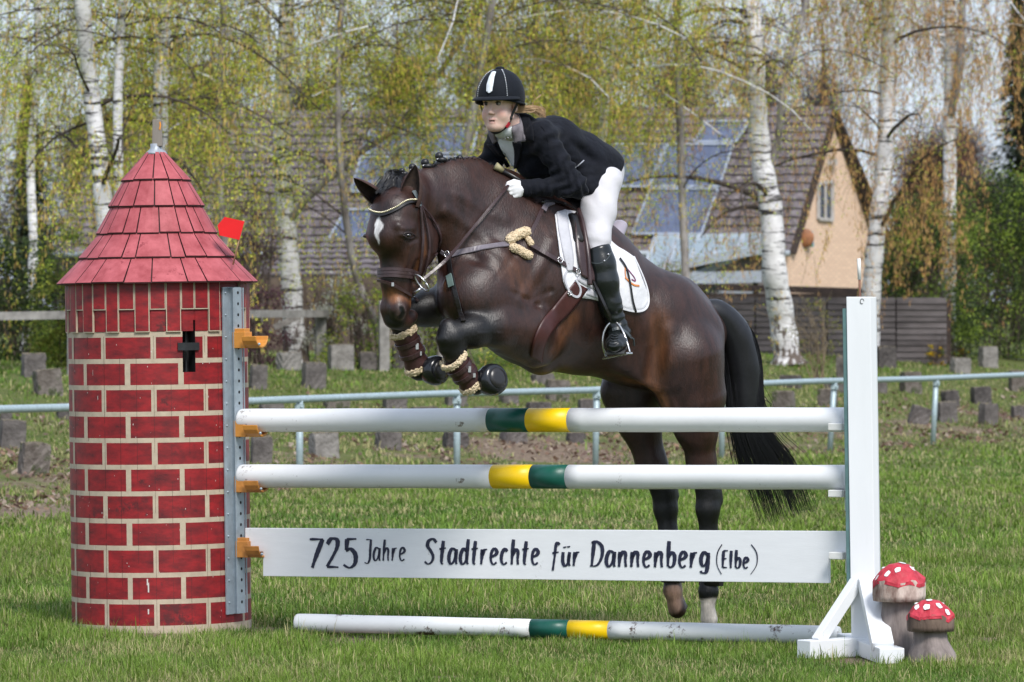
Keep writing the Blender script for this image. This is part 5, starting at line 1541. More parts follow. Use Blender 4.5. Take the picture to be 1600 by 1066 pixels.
# --- boots
bootm = mat('black_leather_boot', (.0055, .007, .0075), rough=.28, var=.4, scale=9, bump=.35, bscale=16, bdist=.01, c2=(.011, .0145, .015), spec=.55)
solem = mat('boot_sole', (.05, .05, .05), rough=.8)
strapm = mat('wet_grey_strap', (.05, .06, .065), rough=.35, var=.3)
for sd, m_ in enumerate((lambda p: p, mir)):
    fd = Field(*( (lambda a, b: ([min(a[i], b[i]) - .22 for i in range(3)], [max(a[i], b[i]) + .22 for i in range(3)]))(m_(HP(938, 392, .28)), m_(HP(968, 560, .31))) ), .007)
    pts = [m_(HP(*q)) for q in ((936, 392, .28), (939, 412, .285), (944, 440, .295), (953, 475, .305), (963, 505, .31), (968, 518, .315))]
    rd = [.063, .072, .072, .058, .048, .046]
    for i in range(5): fd.cone(pts[i], pts[i + 1], rd[i], rd[i + 1], .02)
    ft = HF * .66 + HL * (.60 if sd == 0 else -.60) + UP * -.16; ft.normalize()
    an = pts[-1]; hl = an - ft * .045 + UP * -.045
    fd.cone(hl, an + UP * -.02, .040, .045, .025); fd.cone(an + UP * -.01, an + ft * .11 + UP * -.035, .044, .041, .03, lat=ft.cross(UP).normalized(), w=1.15)
    fd.cone(an + ft * .10 + UP * -.040, an + ft * .165 + UP * -.042, .040, .034, .02, lat=ft.cross(UP).normalized(), w=1.25)
    fd.plane(pts[0] + UP * .02, UP * .9 + HF * .15 - HL * (.25 if sd == 0 else -.25), .004)
    def bw(v, a=an, k0=pts[4]):
        v = np.asarray(v, dtype=np.float64); d = np.linalg.norm(v - np.array(k0), axis=1)
        return (.004 * np.sin(v[:, 2] * 150 + 2 * np.sin(v[:, 0] * 40)) * np.exp(-(d / .09) ** 2)).astype(np.float32)
    bo, BT = piece(fd, 'riding_boot', bootm, person, 1, bw)
    mb = MB(); so_ = Vector((0, 0, -.012))
    sp = ft.cross(UP).normalized(); upn = sp.cross(ft).normalized()
    if upn.z < 0: upn = -upn
    mb.bar(an - ft * .02 + upn * -.070, an - ft * -.185 + upn * -.078, .09, .012, up=upn); mb.bar(hl - ft * .01 + upn * -.036, hl + ft * .05 + upn * -.036, .06, .03, up=upn)
    mb.build('sole', solem, bo, bevel=.004)
    if sd == 0:
        BT0 = BT
        mb = MB()
        for x, y in ((950, 398), (944, 408)):
            a_, b_ = cast(x, y, BT, .003)
            if a_ is not None: mb.ball(a_, .006, n=6)
        mb.build('rivet', zipm, bo)
        o_, n_1 = on([(922, 410), (935, 412), (948, 406), (955, 393)], .001, 5, BT)
        if len(o_) > 3: mb = MB(); mb.strap(o_, n_1, .005, .0025); mb.build('top_seam', strapm, bo)
        o_, n_1 = on([(958, 516), (966, 514), (976, 519), (984, 527)], .003, 5, BT)
        if len(o_) > 3: mb = MB(); mb.strap(o_, n_1, .020, .005); mb.tube([o_[-1], P(990, 530, an.y + .02), P(991, 541, an.y + .02)], .005, n=6); mb.ball(o_[2], .008, n=5); mb.build('spur_strap', strapm, bo)
        mb = MB()
        for k in range(5):
            o_, n_1 = on([(956 - k, 524 + k * 4), (961 - k * .6, 526 + k * 4), (966 - k * .4, 524 + k * 4)], .002, 3, BT)
            if len(o_) > 2: mb.strap(o_, n_1, .005, .003)
        if mb.v: mb.build('laces', mat('black_laces', (.03, .035, .04), rough=.6, bump=0), bo)
# --- gloves: palm and five fingers closed on the rein
glove = mat('white_glove', (.74, .74, .76), rough=.75, var=.05, scale=30, bump=.3, bscale=60)
def hand(w_, out, el_, nm):
    d = (w_ - el_).normalized(); lo_ = np.array(w_) - .14; hi_ = np.array(w_) + .14
    g = Field(lo_, hi_, .0036); f_ = (HF * .85 - UP * .12 + (d - HF * d.dot(HF)) * .2).normalized(); u = UP
    g.cone(w_ - d * .01, w_ + f_ * .03, .029, .029, .012)
    g.ell(w_ + f_ * .062 + out * .004, (.040, .018, .041), (f_, out, u), .012)
    for i in range(4):
        r_ = [.0105, .011, .0105, .009][i]; L_ = [.036, .041, .038, .030][i]
        k0 = w_ + f_ * (.088 - .005 * i) + u * (.030 - .0200 * i) + out * .010
        k1 = k0 + f_ * L_ * .62 - out * .006 - u * .004; k2 = k1 - out * L_ * .85 + f_ * .002 - u * .002; k3 = k2 - f_ * L_ * .55 - out * .002
        g.cone(w_ + f_ * .055 + u * (.024 - .016 * i) + out * .004, k0, r_ * 1.15, r_ * 1.1, .006)
        g.cone(k0, k1, r_ * 1.1, r_, .003); g.cone(k1, k2, r_, r_ * .95, .003); g.cone(k2, k3, r_ * .95, r_ * .85, .003)
    t0 = w_ + f_ * .035 + u * .026 - out * .006; t1 = t0 + f_ * .038 + u * .016; t2 = t1 + f_ * .032 - u * .004 - out * .004
    g.cone(t0, t1, .0155, .0125, .01); g.cone(t1, t2, .0122, .0098, .004)
    v, q = g.mesh(1)
    o = npmesh(nm, v - np.array(M0, dtype=np.float32) + np.array(WL(person), dtype=np.float32), q, glove, person, smooth=True)
    return o
hand(wrn, HL, eln, 'glove'); hand(wrf, -HL, elf, 'glove')
# --- helmet
helm = mat('black_velvet_helmet', (.005, .007, .012), rough=.75, var=.25, scale=60, bump=.25, bscale=160, sheen=.05, spec=.2)
hroot = empty('helmet', HC0 - M0); hroot.parent = person
def hx(th, ph, e=0.0):
    """on the shell: th around from the front, ph from the rim up"""
    rl, rf, ru = .119 + e, .138 + e, .142 + e
    ce = K(0, .026, -.010)
    return ce + FD * (math.cos(th) * math.cos(ph) * rf) + FL * (math.sin(th) * math.cos(ph) * rl) + FU * (math.sin(ph) * ru)
mb = MB(); nu, nv = 48, 18; vs = []
for j in range(nv + 1):
    for i in range(nu):
        th = 2 * math.pi * i / nu; low = -.03 - .26 * (1 - math.cos(th)) / 2 - .07 * math.sin(th) ** 2; ph = low + (math.pi / 2 - low) * j / nv; vs.append(hx(th, ph))
mb.add(vs, [(j * nu + i, j * nu + (i + 1) % nu, (j + 1) * nu + (i + 1) % nu, (j + 1) * nu + i) for j in range(nv) for i in range(nu)], 0, True)
so_ = mb.build('shell', helm, hroot); md = so_.modifiers.new('t', 'SOLIDIFY'); md.thickness = .012; md.offset = -1
mb = MB(); vs = []; n = 26
for i in range(n + 1):      # peak
    th = R(-78) + R(156) * i / n; ex = .034 * max(0, math.cos(th * 1.1)) ** .7
    for e_, dz in ((-.008, .012), (-.008, .004), (ex, -.010), (ex, -.003)): vs.append(hx(th, -.03, e_) + FU * dz)
mb.add(vs, [(4 * i + a_, 4 * i + b_, 4 * i + 4 + b_, 4 * i + 4 + a_) for i in range(n) for a_, b_ in ((0, 1), (1, 2), (2, 3), (3, 0))], 0, True); mb.build('peak', helm, hroot)
mb = MB(); rim = [hx(2 * math.pi * i / 48, -.03 - .26 * (1 - math.cos(2 * math.pi * i / 48)) / 2 - .07 * math.sin(2 * math.pi * i / 48) ** 2, .001) for i in range(49)]; mb.tube(rim, .0055, n=8); mb.build('rim', helm, hroot)
mb = MB(); mb.lathe(hx(0, math.pi / 2) - FU * .004, [(.024, 0), (.022, .008), (.008, .014)], n=16, ax=FU); mb.build('button', helm, hroot)
badge = mat('silver_white_badge', (.66, .70, .74), rough=.3, var=.08, scale=60, bump=.6, bscale=110)
mb = MB(); vs = []; T0 = R(2); prof = [(.20, .10), (.28, .16), (.55, .175), (.85, .14), (1.02, .11), (1.12, .09)]
prof = [(.16, .02), (.22, .13), (.45, .15), (.75, .12), (.95, .10), (1.02, .09)]
for ph, hw in prof:
    for s_ in (-1, -.33, .33, 1): vs.append(hx(T0 + s_ * hw / max(.3, math.cos(ph)) * .9, ph, .003 + .004 * (1 - abs(s_))))
mb.add(vs, [(4 * i + a_, 4 * i + a_ + 1, 4 * i + 5 + a_, 4 * i + 4 + a_) for i in range(5) for a_ in range(3)], 0, False)
so_ = mb.build('badge', badge, hroot); md = so_.modifiers.new('t', 'SOLIDIFY'); md.thickness = .004; md.offset = 1
mb = MB(); cr_ = mat('crystal_studs', (.8, .82, .85), rough=.15, metal=.6, bump=0)
for th0 in (R(44), R(-38)):
    for k in range(17):
        ph = .06 + 1.2 * k / 16; mb.ball(hx(th0, ph, .001), .0030, n=4)
mb.build('crystal_rows', cr_, hroot)
web = mat('black_webbing', (.010, .010, .012), rough=.7, bump=.2); redw = mat('red_padding', (.36, .010, .022), rough=.7)
mb = MB()
sp_ = [hx(R(86), -.1, -.012), K(.079, -.05, .018), K(.068, -.085, .030), K(.050, -.122, .045), K(.0, -.150, .060), K(-.045, -.125, .045), K(-.066, -.08, .04), hx(R(-70), -.05, -.014)]
c_ = crom(sp_, 5); nn_3 = [((p - K(0, -.06, .0)) - FU * (p - K(0, -.06, 0)).dot(FU) * .6).normalized() for p in c_]
mb.strap(c_, nn_3, .017, .003); mb.ball(K(.071, -.078, .030), .010, n=6, sz=(1, 1, 1.1)); mb.build('harness', web, hroot)
mb = MB(); c2_ = c_[12:16]; mb.strap([p + (n__ * .003) for p, n__ in zip(c2_, nn_3[12:16])], nn_3[12:16], .017, .005); mb.build('chin_pad', redw, hroot)
# --- hair
blond = mat('blond_hair', (.34, .20, .10), rough=.5, var=.3, scale=60, c2=(.62, .44, .27), bump=0)
mb = MB(); cur = []; rg_ = random.Random(3)
for k in range(240):
    a_ = K(.045 + rg_.uniform(-.02, .02), -.035 + rg_.uniform(-.02, .012), -.085 + rg_.uniform(-.02, .02))
    b_ = P(828 + rg_.uniform(-4, 5), 170 + rg_.uniform(-5, 6), a_.y + rg_.uniform(-.02, .04))
    c_ = P(842 + rg_.uniform(-4, 6), 173 + rg_.uniform(-6, 6), a_.y + rg_.uniform(-.02, .05))
    d_ = P(850 + rg_.uniform(-9, 4), 180 + rg_.uniform(-9, 5), a_.y + rg_.uniform(-.02, .05))
    if k < 6: c_, d_ = P(834, 158, a_.y), P(846, 147 + k * .5, a_.y)
    cur.append((crom([a_, b_, c_, d_], 4), rg_.uniform(.6, 1.3)))
strands(mb, cur, .0042)
for k in range(70):    # hair at the temple and behind the ear
    sd = 1 if k % 4 else -1
    a_ = K(.074 * sd, .02, .03 + rg_.uniform(-.03, .02)); b_ = K(.083 * sd, -.02, -.02 + rg_.uniform(-.03, .01)); c_ = K(.06 * sd, -.035, -.08)
    strands(mb, [(crom([a_, b_, c_], 4), 1)], .004)
mb.build('hair', blond, person)
# ================================================================== tack
leather = mat('dark_brown_leather', (.030, .014, .014), rough=.35, var=.3, scale=20, bump=.25, bscale=50, c2=(.060, .034, .036), spec=.6)
blackl = mat('black_leather', (.010, .008, .008), rough=.35, var=.3, scale=20, bump=.2, bscale=40, spec=.6)
greyl = mat('wet_grey_leather', (.105, .085, .10), rough=.35, var=.25, scale=15, bump=.2, bscale=40, c2=(.20, .18, .21))
redl = mat('chestnut_girth_leather', (.055, .015, .013), rough=.45, var=.25, scale=10, bump=.25, bscale=40)
brownb = mat('brown_boot_leather', (.048, .018, .017), rough=.5, var=.35, scale=12, bump=.4, bscale=30, bdist=.008)
steel = mat('polished_steel', (.60, .60, .60), rough=.22, var=.05, metal=.9, bump=0)
fleece = mat('cream_fleece', (.62, .48, .30), rough=.95, var=.2, scale=60, bump=1, bscale=90, bdist=.012, c2=(.82, .68, .48))
padm = mat('white_quilted_cotton', (.76, .76, .79), rough=.85, var=.04, scale=10, bump=.5, bscale=22, bdist=.01)
greypad = mat('grey_white_binding', (.52, .52, .56), rough=.8, var=.1, scale=20, bump=.4, bscale=40)
# --- saddle pad
pt = HP(925, 360)
pad = empty('saddle_pad', pt, 'white quilted saddle pad showing in front of and behind the rider\'s leg', 'saddle pad')
ruled([(866, 336), (880, 330), (905, 335), (930, 352), (958, 382), (975, 393), (988, 402)], [(879, 440), (892, 462), (925, 468), (958, 478), (985, 486), (1004, 485), (1013, 466)], 34, 16, HBV, .006, 'pad', padm, pad, .008)
e_ = [(988, 402), (1001, 430), (1011, 458), (1012, 474), (1004, 485), (985, 486), (958, 478)]
o_, n_1 = on(e_, .009, 5); mb = MB(); mb.strap(o_, n_1, .010, .004); mb.build('binding', padm, pad)
ruled([(867, 334), (872, 370), (880, 408), (884, 424)], [(881, 331), (888, 370), (893, 405), (891, 424)], 16, 5, HBV, .014, 'front_edge', greypad, pad, .012)
o_, n_1 = on([(884, 424), (880, 436), (889, 458), (901, 464), (905, 452), (897, 437)], .011, 5); mb = MB(); mb.strap(o_, n_1, .012, .004); mb.build('binding', greypad, pad)
purp = mat('purple_emblem', (.22, .02, .12), bump=0); oran = mat('orange_emblem', (.70, .25, .07), bump=0)
for pts_, m_, w_ in (([(973, 415), (980, 424), (988, 434), (990, 440), (984, 437)], purp, .006), ([(974, 434), (980, 440), (988, 446), (996, 447)], oran, .010), ([(974, 416), (974, 428), (976, 436)], oran, .006)):
    o_, n_1 = on(pts_, .012, 5)
    if len(o_) > 3: mb = MB(); mb.strap(o_, n_1, w_, .0015); mb.build('emblem', m_, pad)
# --- saddle
sd_ = empty('saddle', HP(925, 345), 'dark leather jumping saddle with a cantle greyed by painted sky sheen under the rider', 'saddle')
fd = Field((-.05, 23.4, 1.6), (.85, 25.0, 2.3), .0085)
fd.cone(HP(886, 330), HP(896, 326), .045, .052, .03, lat=HL, w=1.3)
fd.cone(HP(896, 328), HP(925, 358), .052, .058, .05, lat=HL, w=1.4)
fd.cone(HP(925, 360), HP(952, 370), .062, .055, .05, lat=HL, w=1.5)
for s_ in (1, -1):
    fd.cone(HP(893, 345, .16 * s_), HP(902, 375, .24 * s_), .04, .036, .04)
    fd.cone(HP(905, 345, .12 * s_), HP(935, 385, .24 * s_), .05, .03, .05)
v, q = fd.mesh(1); so_ = npmesh('seat', v - np.array(M0, dtype=np.float32) + np.array(WL(sd_), dtype=np.float32) - 0, q, blackl, None, smooth=True)
so_.parent = sd_; so_.location = Vector(M0) - sd_.location; 
so_.data.transform(Matrix.Translation(-Vector(WL(sd_))))
fd = Field((.25, 23.6, 1.75), (.85, 25.0, 2.2), .007)
fd.cone(HP(955, 370, .05), HP(968, 354, .05), .052, .034, .03, lat=HL, w=1.5)
fd.cone(HP(955, 388, .08), HP(971, 385, .08), .032, .030, .004, lat=HL, w=1.5)
v, q = fd.mesh(1); so_ = npmesh('cantle', v, q, mat('sky_sheen_cantle', (.36, .33, .39), rough=.3, var=.15, scale=12, bump=.15), sd_, smooth=True)  # lavender grey puts the sky's reflection on wet dark leather into the colour
ruled([(893, 338), (895, 372), (899, 410), (904, 432)], [(926, 350), (932, 390), (936, 425), (934, 445)], 14, 7, HBV, .024, 'saddle_flap', leather, sd_, .007)
o_, n_1 = on([(898, 334), (906, 360), (912, 395), (915, 425), (916, 446)], .030, 6); mb = MB(); mb.tube(o_, .012, n=8); mb.build('flap_roll', leather, sd_)
o_, n_1 = on([(846, 318), (862, 317), (880, 321), (897, 330), (908, 333)], .012, 5)
if len(o_) > 3: mb = MB(); mb.strap(o_, n_1, .018, .005); mb.strap([p + UP * -.03 for p in o_], n_1, .012, .004); mb.ball(o_[0], .012, n=6); mb.ball(o_[len(o_) // 2], .010, n=6); mb.build('front_strap', blackl, sd_)
# --- girth with belly guard
gr = empty('girth', HP(875, 490), 'chestnut leather girth with a wide belly guard running down behind the elbow', 'girth')
ruled([(896, 440), (870, 472), (845, 503), (833, 530), (828, 556)], [(917, 452), (892, 486), (864, 515), (850, 540), (846, 566)], 22, 6, HBV, .007, 'belly_guard', redl, gr, .008)
ruled([(899, 438), (915, 448), (940, 458)], [(902, 428), (918, 437), (943, 447)], 8, 3, HBV, .011, 'white_girth_strap', greypad, gr, .006)
ruled([(914, 460), (930, 466), (946, 470)], [(917, 450), (932, 457), (948, 461)], 6, 3, HBV, .011, 'white_girth_strap', greypad, gr, .006)
a_, b_ = cast(888, 458, None, .014)
mb = MB(); u = b_.cross(UP).normalized(); v_ = b_.cross(u); mb.tube([a_ + u * math.cos(t) * .011 + v_ * math.sin(t) * .011 for t in np.linspace(0, 6.283, 18)], .003, n=6); mb.build('ring', steel, gr)
# --- breastplate
bp_ = empty('breastplate', HP(822, 382), 'brown leather breastplate with cream fleece pads on the horse\'s shoulder', 'breastplate')
def strap_on(pts, w_, m_, par, nm, off=.006, th=.004, n=6, bv=None):
    o_, n_1 = on(pts, off, n, bv)
    if len(o_) < 3: return None
    mb = MB(); mb.strap(o_, n_1, w_, th); return mb.build(nm, m_, par)
strap_on([(706, 398), (730, 392), (765, 386), (802, 381)], .030, greyl, bp_, 'shoulder_strap')
strap_on([(827, 384), (850, 397), (875, 411), (899, 424)], .024, leather, bp_, 'side_strap', .016)
strap_on([(824, 374), (836, 350), (847, 326)], .024, leather, bp_, 'upper_strap')
strap_on([(702, 396), (704, 418), (710, 448), (718, 478), (724, 504)], .024, blackl, bp_, 'chest_strap', .008)
strap_on([(703, 432), (707, 449)], .034, mat('green_grey_elastic', (.10, .15, .14), rough=.8), bp_, 'elastic', .014)
strap_on([(690, 392), (698, 398), (706, 402)], .020, greyl, bp_, 'chest_strap', .01)
strap_on([(848, 330), (852, 322), (862, 318)], .03, greyl, bp_, 'buckle_guard', .01)
def fleecy(pts, r, nm, par):
    o_, n_1 = on(pts, .012, 5)
    mb = MB(); rr_ = random.Random(len(pts) + int(pts[0][0]))
    for p, n__ in zip(o_, n_1):
        mb.ball(p, r * .85, n=6)
        for k in range(46):
            q_ = Vector((rr_.gauss(0, 1), rr_.gauss(0, 1), rr_.gauss(0, 1))).normalized(); mb.ball(p + q_ * r * .8, r * rr_.uniform(.12, .20), n=3)
    return mb.build(nm, fleece, par)
fleecy([(796, 376), (806, 369), (820, 363)], .030, 'fleece_pad', bp_)
fleecy([(800, 388), (811, 393), (824, 400)], .026, 'fleece_pad', bp_)
fleecy([(824, 375), (828, 382)], .018, 'fleece_pad', bp_)
for x, y in ((872, 408), (899, 425), (700, 397)):
    a_, b_ = cast(x, y, None, .022); u = b_.cross(UP).normalized(); v_ = b_.cross(u)
    mb = MB(); mb.tube([a_ + u * math.cos(t) * .013 + v_ * math.sin(t) * .015 for t in np.linspace(0, 6.283, 14)], .0028, n=6); mb.build('buckle', steel, bp_)
# --- bridle
br = empty('bridle', HQ(630, 400), 'brown leather bridle with a beaded browband and a thick noseband', 'bridle')
bb = [(577, 326), (586, 334), (600, 336), (618, 328), (634, 318), (648, 316), (656, 320)]
strap_on(bb, .016, blackl, br, 'browband', .008, .006)
o_, n_1 = on([(577, 324), (586, 331), (600, 333), (618, 325), (634, 315), (648, 314)], .016, 8)
mb = MB()
for i in range(0, len(o_)): mb.ball(o_[i], .0048, n=4)
mb.build('beads', mat('gold_crystal_beads', (.80, .72, .50), rough=.15, metal=.5, bump=0), br)
strap_on([(645, 300), (650, 310), (655, 322)], .026, mat('grey_headpiece', (.14, .17, .18), rough=.5), br, 'headpiece', .01)
strap_on([(655, 320), (657, 345), (659, 375), (657, 402), (654, 428)], .017, leather, br, 'cheekpiece', .008)
strap_on([(656, 320), (664, 348), (669, 380), (667, 405), (660, 430)], .013, leather, br, 'cheekpiece', .008)
strap_on([(657, 322), (670, 338), (681, 356), (687, 376), (684, 392), (676, 399)], .014, leather, br, 'throatlash', .010)
o_, n_1 = on([(591, 427), (604, 426), (622, 426), (640, 428), (652, 432)], .010, 6)
mb = MB()
for dz in (.016, 0, -.016): mb.strap([p + UP * dz for p in o_], n_1, .017, .007)
mb.build('noseband', leather, br)
strap_on([(593, 438), (603, 440), (617, 446), (632, 456), (644, 466), (652, 473)], .016, leather, br, 'flash_strap', .012, .005)
a_, b_ = cast(614, 443, None, .022); mb = MB(); mb.box(a_, (.012, .008, .018)); mb.build('flash_buckle', steel, br)
bc = P(659, 442, HQ(640, 445, .05).y - .05)
mb = MB(); mb.tube([bc + Vector((math.cos(t) * .020 - math.sin(t) * .028, -.02 * math.cos(t), math.sin(t) * .040)) for t in np.linspace(0, 6.283, 20)], .0045, n=8)
mb.tube([P(645, 459, bc.y + .03), P(652, 455, bc.y), P(658, 450, bc.y)], [.009, .008, .006], n=8); mb.build('bit', steel, br)
# reins
hn = wrn + HF * .085 - UP * .0
rn_ = [bc + Vector((.01, 0, .02)), P(700, 403, 23.42), P(745, 350, 23.62), P(784, 303, hn.y - .02), P(794, 290, hn.y - .01)]
c_ = crom(rn_, 8)
def clear(p):
    px_ = 800 + F * p.x / p.y; py_ = HY - F * (p.z - HC) / p.y; h_, _n = cast(px_, py_)
    return P(px_, py_, h_.y - .02) if h_ is not None and h_.y - .02 < p.y else p
c_ = [clear(p) for p in c_]
for _ in range(4): c_ = [c_[0]] + [P((lambda v: 800 + F * v.x / v.y)(c_[i]), HY - F * (c_[i].z - HC) / c_[i].y, min(c_[i].y, (c_[i - 1].y + c_[i + 1].y) / 2)) for i in range(1, len(c_) - 1)] + [c_[-1]]
mb = MB(); mb.strap(c_, [Vector((-.5, -.8, -.3))] * len(c_), .016, .004); mb.strap([p + Vector((.0, 0, -.001)) for p in c_], [Vector((.5, .8, .3))] * len(c_), .016, .003)
mb.build('rein', leather, br)
c_ = [mir(p) for p in c_]; mb = MB(); mb.strap(c_, [Vector((-.5, -.8, -.3))] * len(c_), .016, .004); mb.build('rein', leather, br)
# --- riding crop in the hands
cp = empty('riding_crop', hn, 'short riding crop with a pale grip end held above the mane', 'riding crop')
cpa, cpb = P(786, 267, hn.y + .03), P(814, 283, hn.y + .06)
mb = MB(); mb.tube([cpa, cpb, P(835, 286, hn.y + .09)], [.011, .010, .008], n=10); mb.build('shaft', blackl, cp)
mb = MB(); mb.tube([P(774, 259, hn.y + .02), cpa], [.020, .012], n=12); mb.build('grip_end', mat('faded_yellow_grip', (.30, .27, .15), rough=.6, var=.3), cp)
# --- stirrups
for s_, m_ in enumerate((lambda p: p, mir)):
    st_ = empty('stirrup', m_(HP(962, 530, .33)), ('steel stirrup round the rider\'s boot on a thin black leather', 'steel stirrup on the far side of the horse')[s_], 'stirrup')
    yn = HP(962, 530, .33).y - .01
    def Q_(x, y, dy=0): return m_(P(x, y, yn + dy))
    out = [Q_(947, 558, .02), Q_(942, 540), Q_(943, 522), Q_(950, 508), Q_(959, 503), Q_(967, 508, -.02), Q_(975, 522, -.05), Q_(981, 540, -.07), Q_(984, 551, -.08)]
    mb = MB(); mb.tube(crom(out, 5), .0062, n=8); mb.build('arch', steel, st_)
    a_, b_ = Q_(946, 560, .02), Q_(984, 552, -.08); ax_ = (b_ - a_).normalized(); pr_ = ax_.cross(UP).normalized()
    mb = MB(); mb.bar(a_, b_, .05, .011); mb.build('footplate', steel, st_, bevel=.003)
    mb = MB(); lp = crom([Q_(957, 503), Q_(945, 478, -.06 if s_ == 0 else -.06), Q_(928, 440, -.05), Q_(915, 405, -.02), Q_(908, 372, .05)], 6)
    mb.strap(lp, [(HL if s_ == 0 else -HL)] * len(lp), .018, .004); mb.build('stirrup_leather', blackl, st_)
# keeper strap hanging on the pad
mb = MB(); o_, n_1 = on([(965, 405), (975, 420), (981, 445), (985, 470), (990, 487)], .016, 6); mb.strap(o_, n_1, .010, .004)
mb.build('girth_strap_end', blackl, sd_)
# --- boots on the front legs
def legboot(a, b, ra, rb_, lab, back):
    root = empty('tendon_boot', a, lab, 'horse boot', 'brown fleece lined boots on the front legs')
    ax_ = (b - a).normalized(); mb = MB(); n = 8
    pts = [a.lerp(b, i / n) for i in range(n + 1)]
    mb.tube(pts, [ra + (rb_ - ra) * (i / n) + .004 * math.sin(i * 1.9) for i in range(n + 1)], n=22); mb.build('leather_shell', brownb, root)
    rr_ = random.Random(int(a.x * 100)); sdv = ax_.cross(back).normalized(); bk = sdv.cross(ax_)
    for c, r in ((a, ra), (b, rb_)):
        mb = MB(); mb.tube([c + (sdv * math.cos(t) + bk * math.sin(t)) * r for t in np.linspace(0, 6.283, 24)], .013, n=8)
        for k in range(46):
            t = 2 * math.pi * k / 46
            for q_ in range(9): mb.ball(c + (sdv * math.cos(t + rr_.uniform(-.1, .1)) + bk * math.sin(t + rr_.uniform(-.1, .1))) * r * rr_.uniform(.98, 1.12) + ax_ * rr_.uniform(-.015, .015), .0058 * rr_.uniform(.7, 1.3), n=3)
        mb.build('fleece_edge', fleece, root)
    mb = MB()
    for t in (.3, .6):
        c = a.lerp(b, t); r = ra + (rb_ - ra) * t + .003
        mb.strap([c + (sdv * math.cos(q_) + bk * math.sin(q_)) * r for q_ in np.linspace(0, 6.283, 22)], [(sdv * math.cos(q_) + bk * math.sin(q_)) for q_ in np.linspace(0, 6.283, 22)], .024, .004)
    mb.build('strap', leather, root)
    mb = MB(); c = a.lerp(b, .45) ; d_ = (Vector((.55, -.8, .1))).normalized(); mb.box(c + d_ * (ra + .004), (.014, .010, .03)); mb.box(c + d_ * (ra + .004) + ax_ * .04, (.014, .010, .02)); mb.build('clip', steel, root)
n1, n2 = HP(709, 562, .21), HP(738, 600, .215)
legboot(n1, n2, .062, .060, 'brown fleece edged boot on the near front leg below the bent knee', HF)
f1, f2 = HP(630, 518, -.155), HP(654, 574, -.155)
legboot(f1, f2, .060, .062, 'brown fleece edged boot on the far front leg just under the muzzle', HF)
rubber = mat('black_rubber', (.010, .011, .014), rough=.22, var=.3, scale=12, bump=.15, spec=.6)
def bell(a, b, k, lab):
    root = empty('bell_boot', a, lab, 'bell boot', 'black rubber bell boots on the front hooves')
    ax_ = (b - a).normalized(); L_ = (b - a).length
    mb = MB(); mb.lathe(a, [(.046 * k, -.02), (.056 * k, .0), (.070 * k, L_ * .25), (.079 * k, L_ * .5), (.081 * k, L_ * .72), (.075 * k, L_ * .92), (.062 * k, L_ * 1.04), (.045 * k, L_ * 1.02)], n=30, ax=ax_)
    mb.build('bell', rubber, root)
    mb = MB(); mb.lathe(a, [(.05 * k, L_ * .9), (.056 * k, L_ * 1.0), (.050 * k, L_ * 1.10), (.025 * k, L_ * 1.13)], n=24, ax=ax_); mb.build('hoof', mat('dark_hoof', (.02, .019, .02), rough=.3), root)
bell(HP(754, 598, .22), HP(754, 598, .22) + Vector((.62, -.72, .20)).normalized() * .115, .98, 'black rubber bell boot on the near front hoof, right of the two')
bell(HP(665, 580, -.15), HP(665, 580, -.15) + Vector((.66, -.70, .05)).normalized() * .11, .92, 'black rubber bell boot on the far front hoof, left of the two')
for (c, r, lab) in ((HP(1110, 897, .15), .056, 'black fetlock boot on the near hind leg behind the plank'), (HP(1050, 892, -.15), .054, 'black fetlock boot on the far hind leg behind the plank')):
    root = empty('fetlock_boot', c, lab, 'horse boot', 'black boots on the hind legs')
    mb = MB(); mb.lathe(c + UP * -.06, [(.050, 0), (r + .004, .005), (r, .06), (r * .9, .13), (.045, .135)], n=24); mb.build('cuff', blackl, root)
    mb = MB(); mb.box(c + Vector((.05, -.03, -.045)), (.03, .02, .03)); mb.build('tab', blackl, root)
# ================================================================== house, sheds
plaster = mat('apricot_plaster_brick', (.52, .36, .24), rough=.9, var=.10, scale=6, bump=.3, bscale=12)
def brickish(m):
    t = m.node_tree; N = t.nodes; L = t.links; b = N['Principled BSDF']
    br = N.new('ShaderNodeTexBrick'); g = N.new('ShaderNodeTexCoord'); mp = N.new('ShaderNodeMapping'); mp.inputs['Rotation'].default_value = (R(90), 0, 0)
    L.new(g.outputs['Object'], mp.inputs[0]); L.new(mp.outputs[0], br.inputs['Vector'])
    br.inputs['Scale'].default_value = 4.2; br.inputs['Mortar Size'].default_value = .03
    br.inputs['Color1'].default_value = (.76, .54, .39, 1); br.inputs['Color2'].default_value = (.68, .47, .34, 1); br.inputs['Mortar'].default_value = (.56, .42, .32, 1)
    L.new(br.outputs[0], b.inputs['Base Color'])
brickish(plaster)
rooft = mat('old_concrete_tiles', (.065, .050, .052), rough=.85, var=.6, scale=5, bump=.6, bscale=30, c2=(.22, .19, .20), bdist=.02, dirt=(.30, .27, .27), dscale=3.5, dthr=.60)
darkw = mat('dark_stained_wood', (.035, .022, .017), rough=.8, var=.4, scale=8)
glassd = mat('window_glass', (.05, .06, .08), rough=.08, var=.2, bump=0, spec=.8)
framew = mat('pale_window_frame', (.45, .42, .40), rough=.6)
bluep = mat('solar_glass', (.085, .105, .17), rough=.75, var=.3, scale=4, bump=0, spec=.12, c2=(.16, .19, .28))
alu = mat('aluminium', (.36, .40, .44), rough=.6, var=.1)
HY0 = 98.0
sH = S(HY0)
def hz(py, Y=HY0): return HC + (HY - py) / F * Y
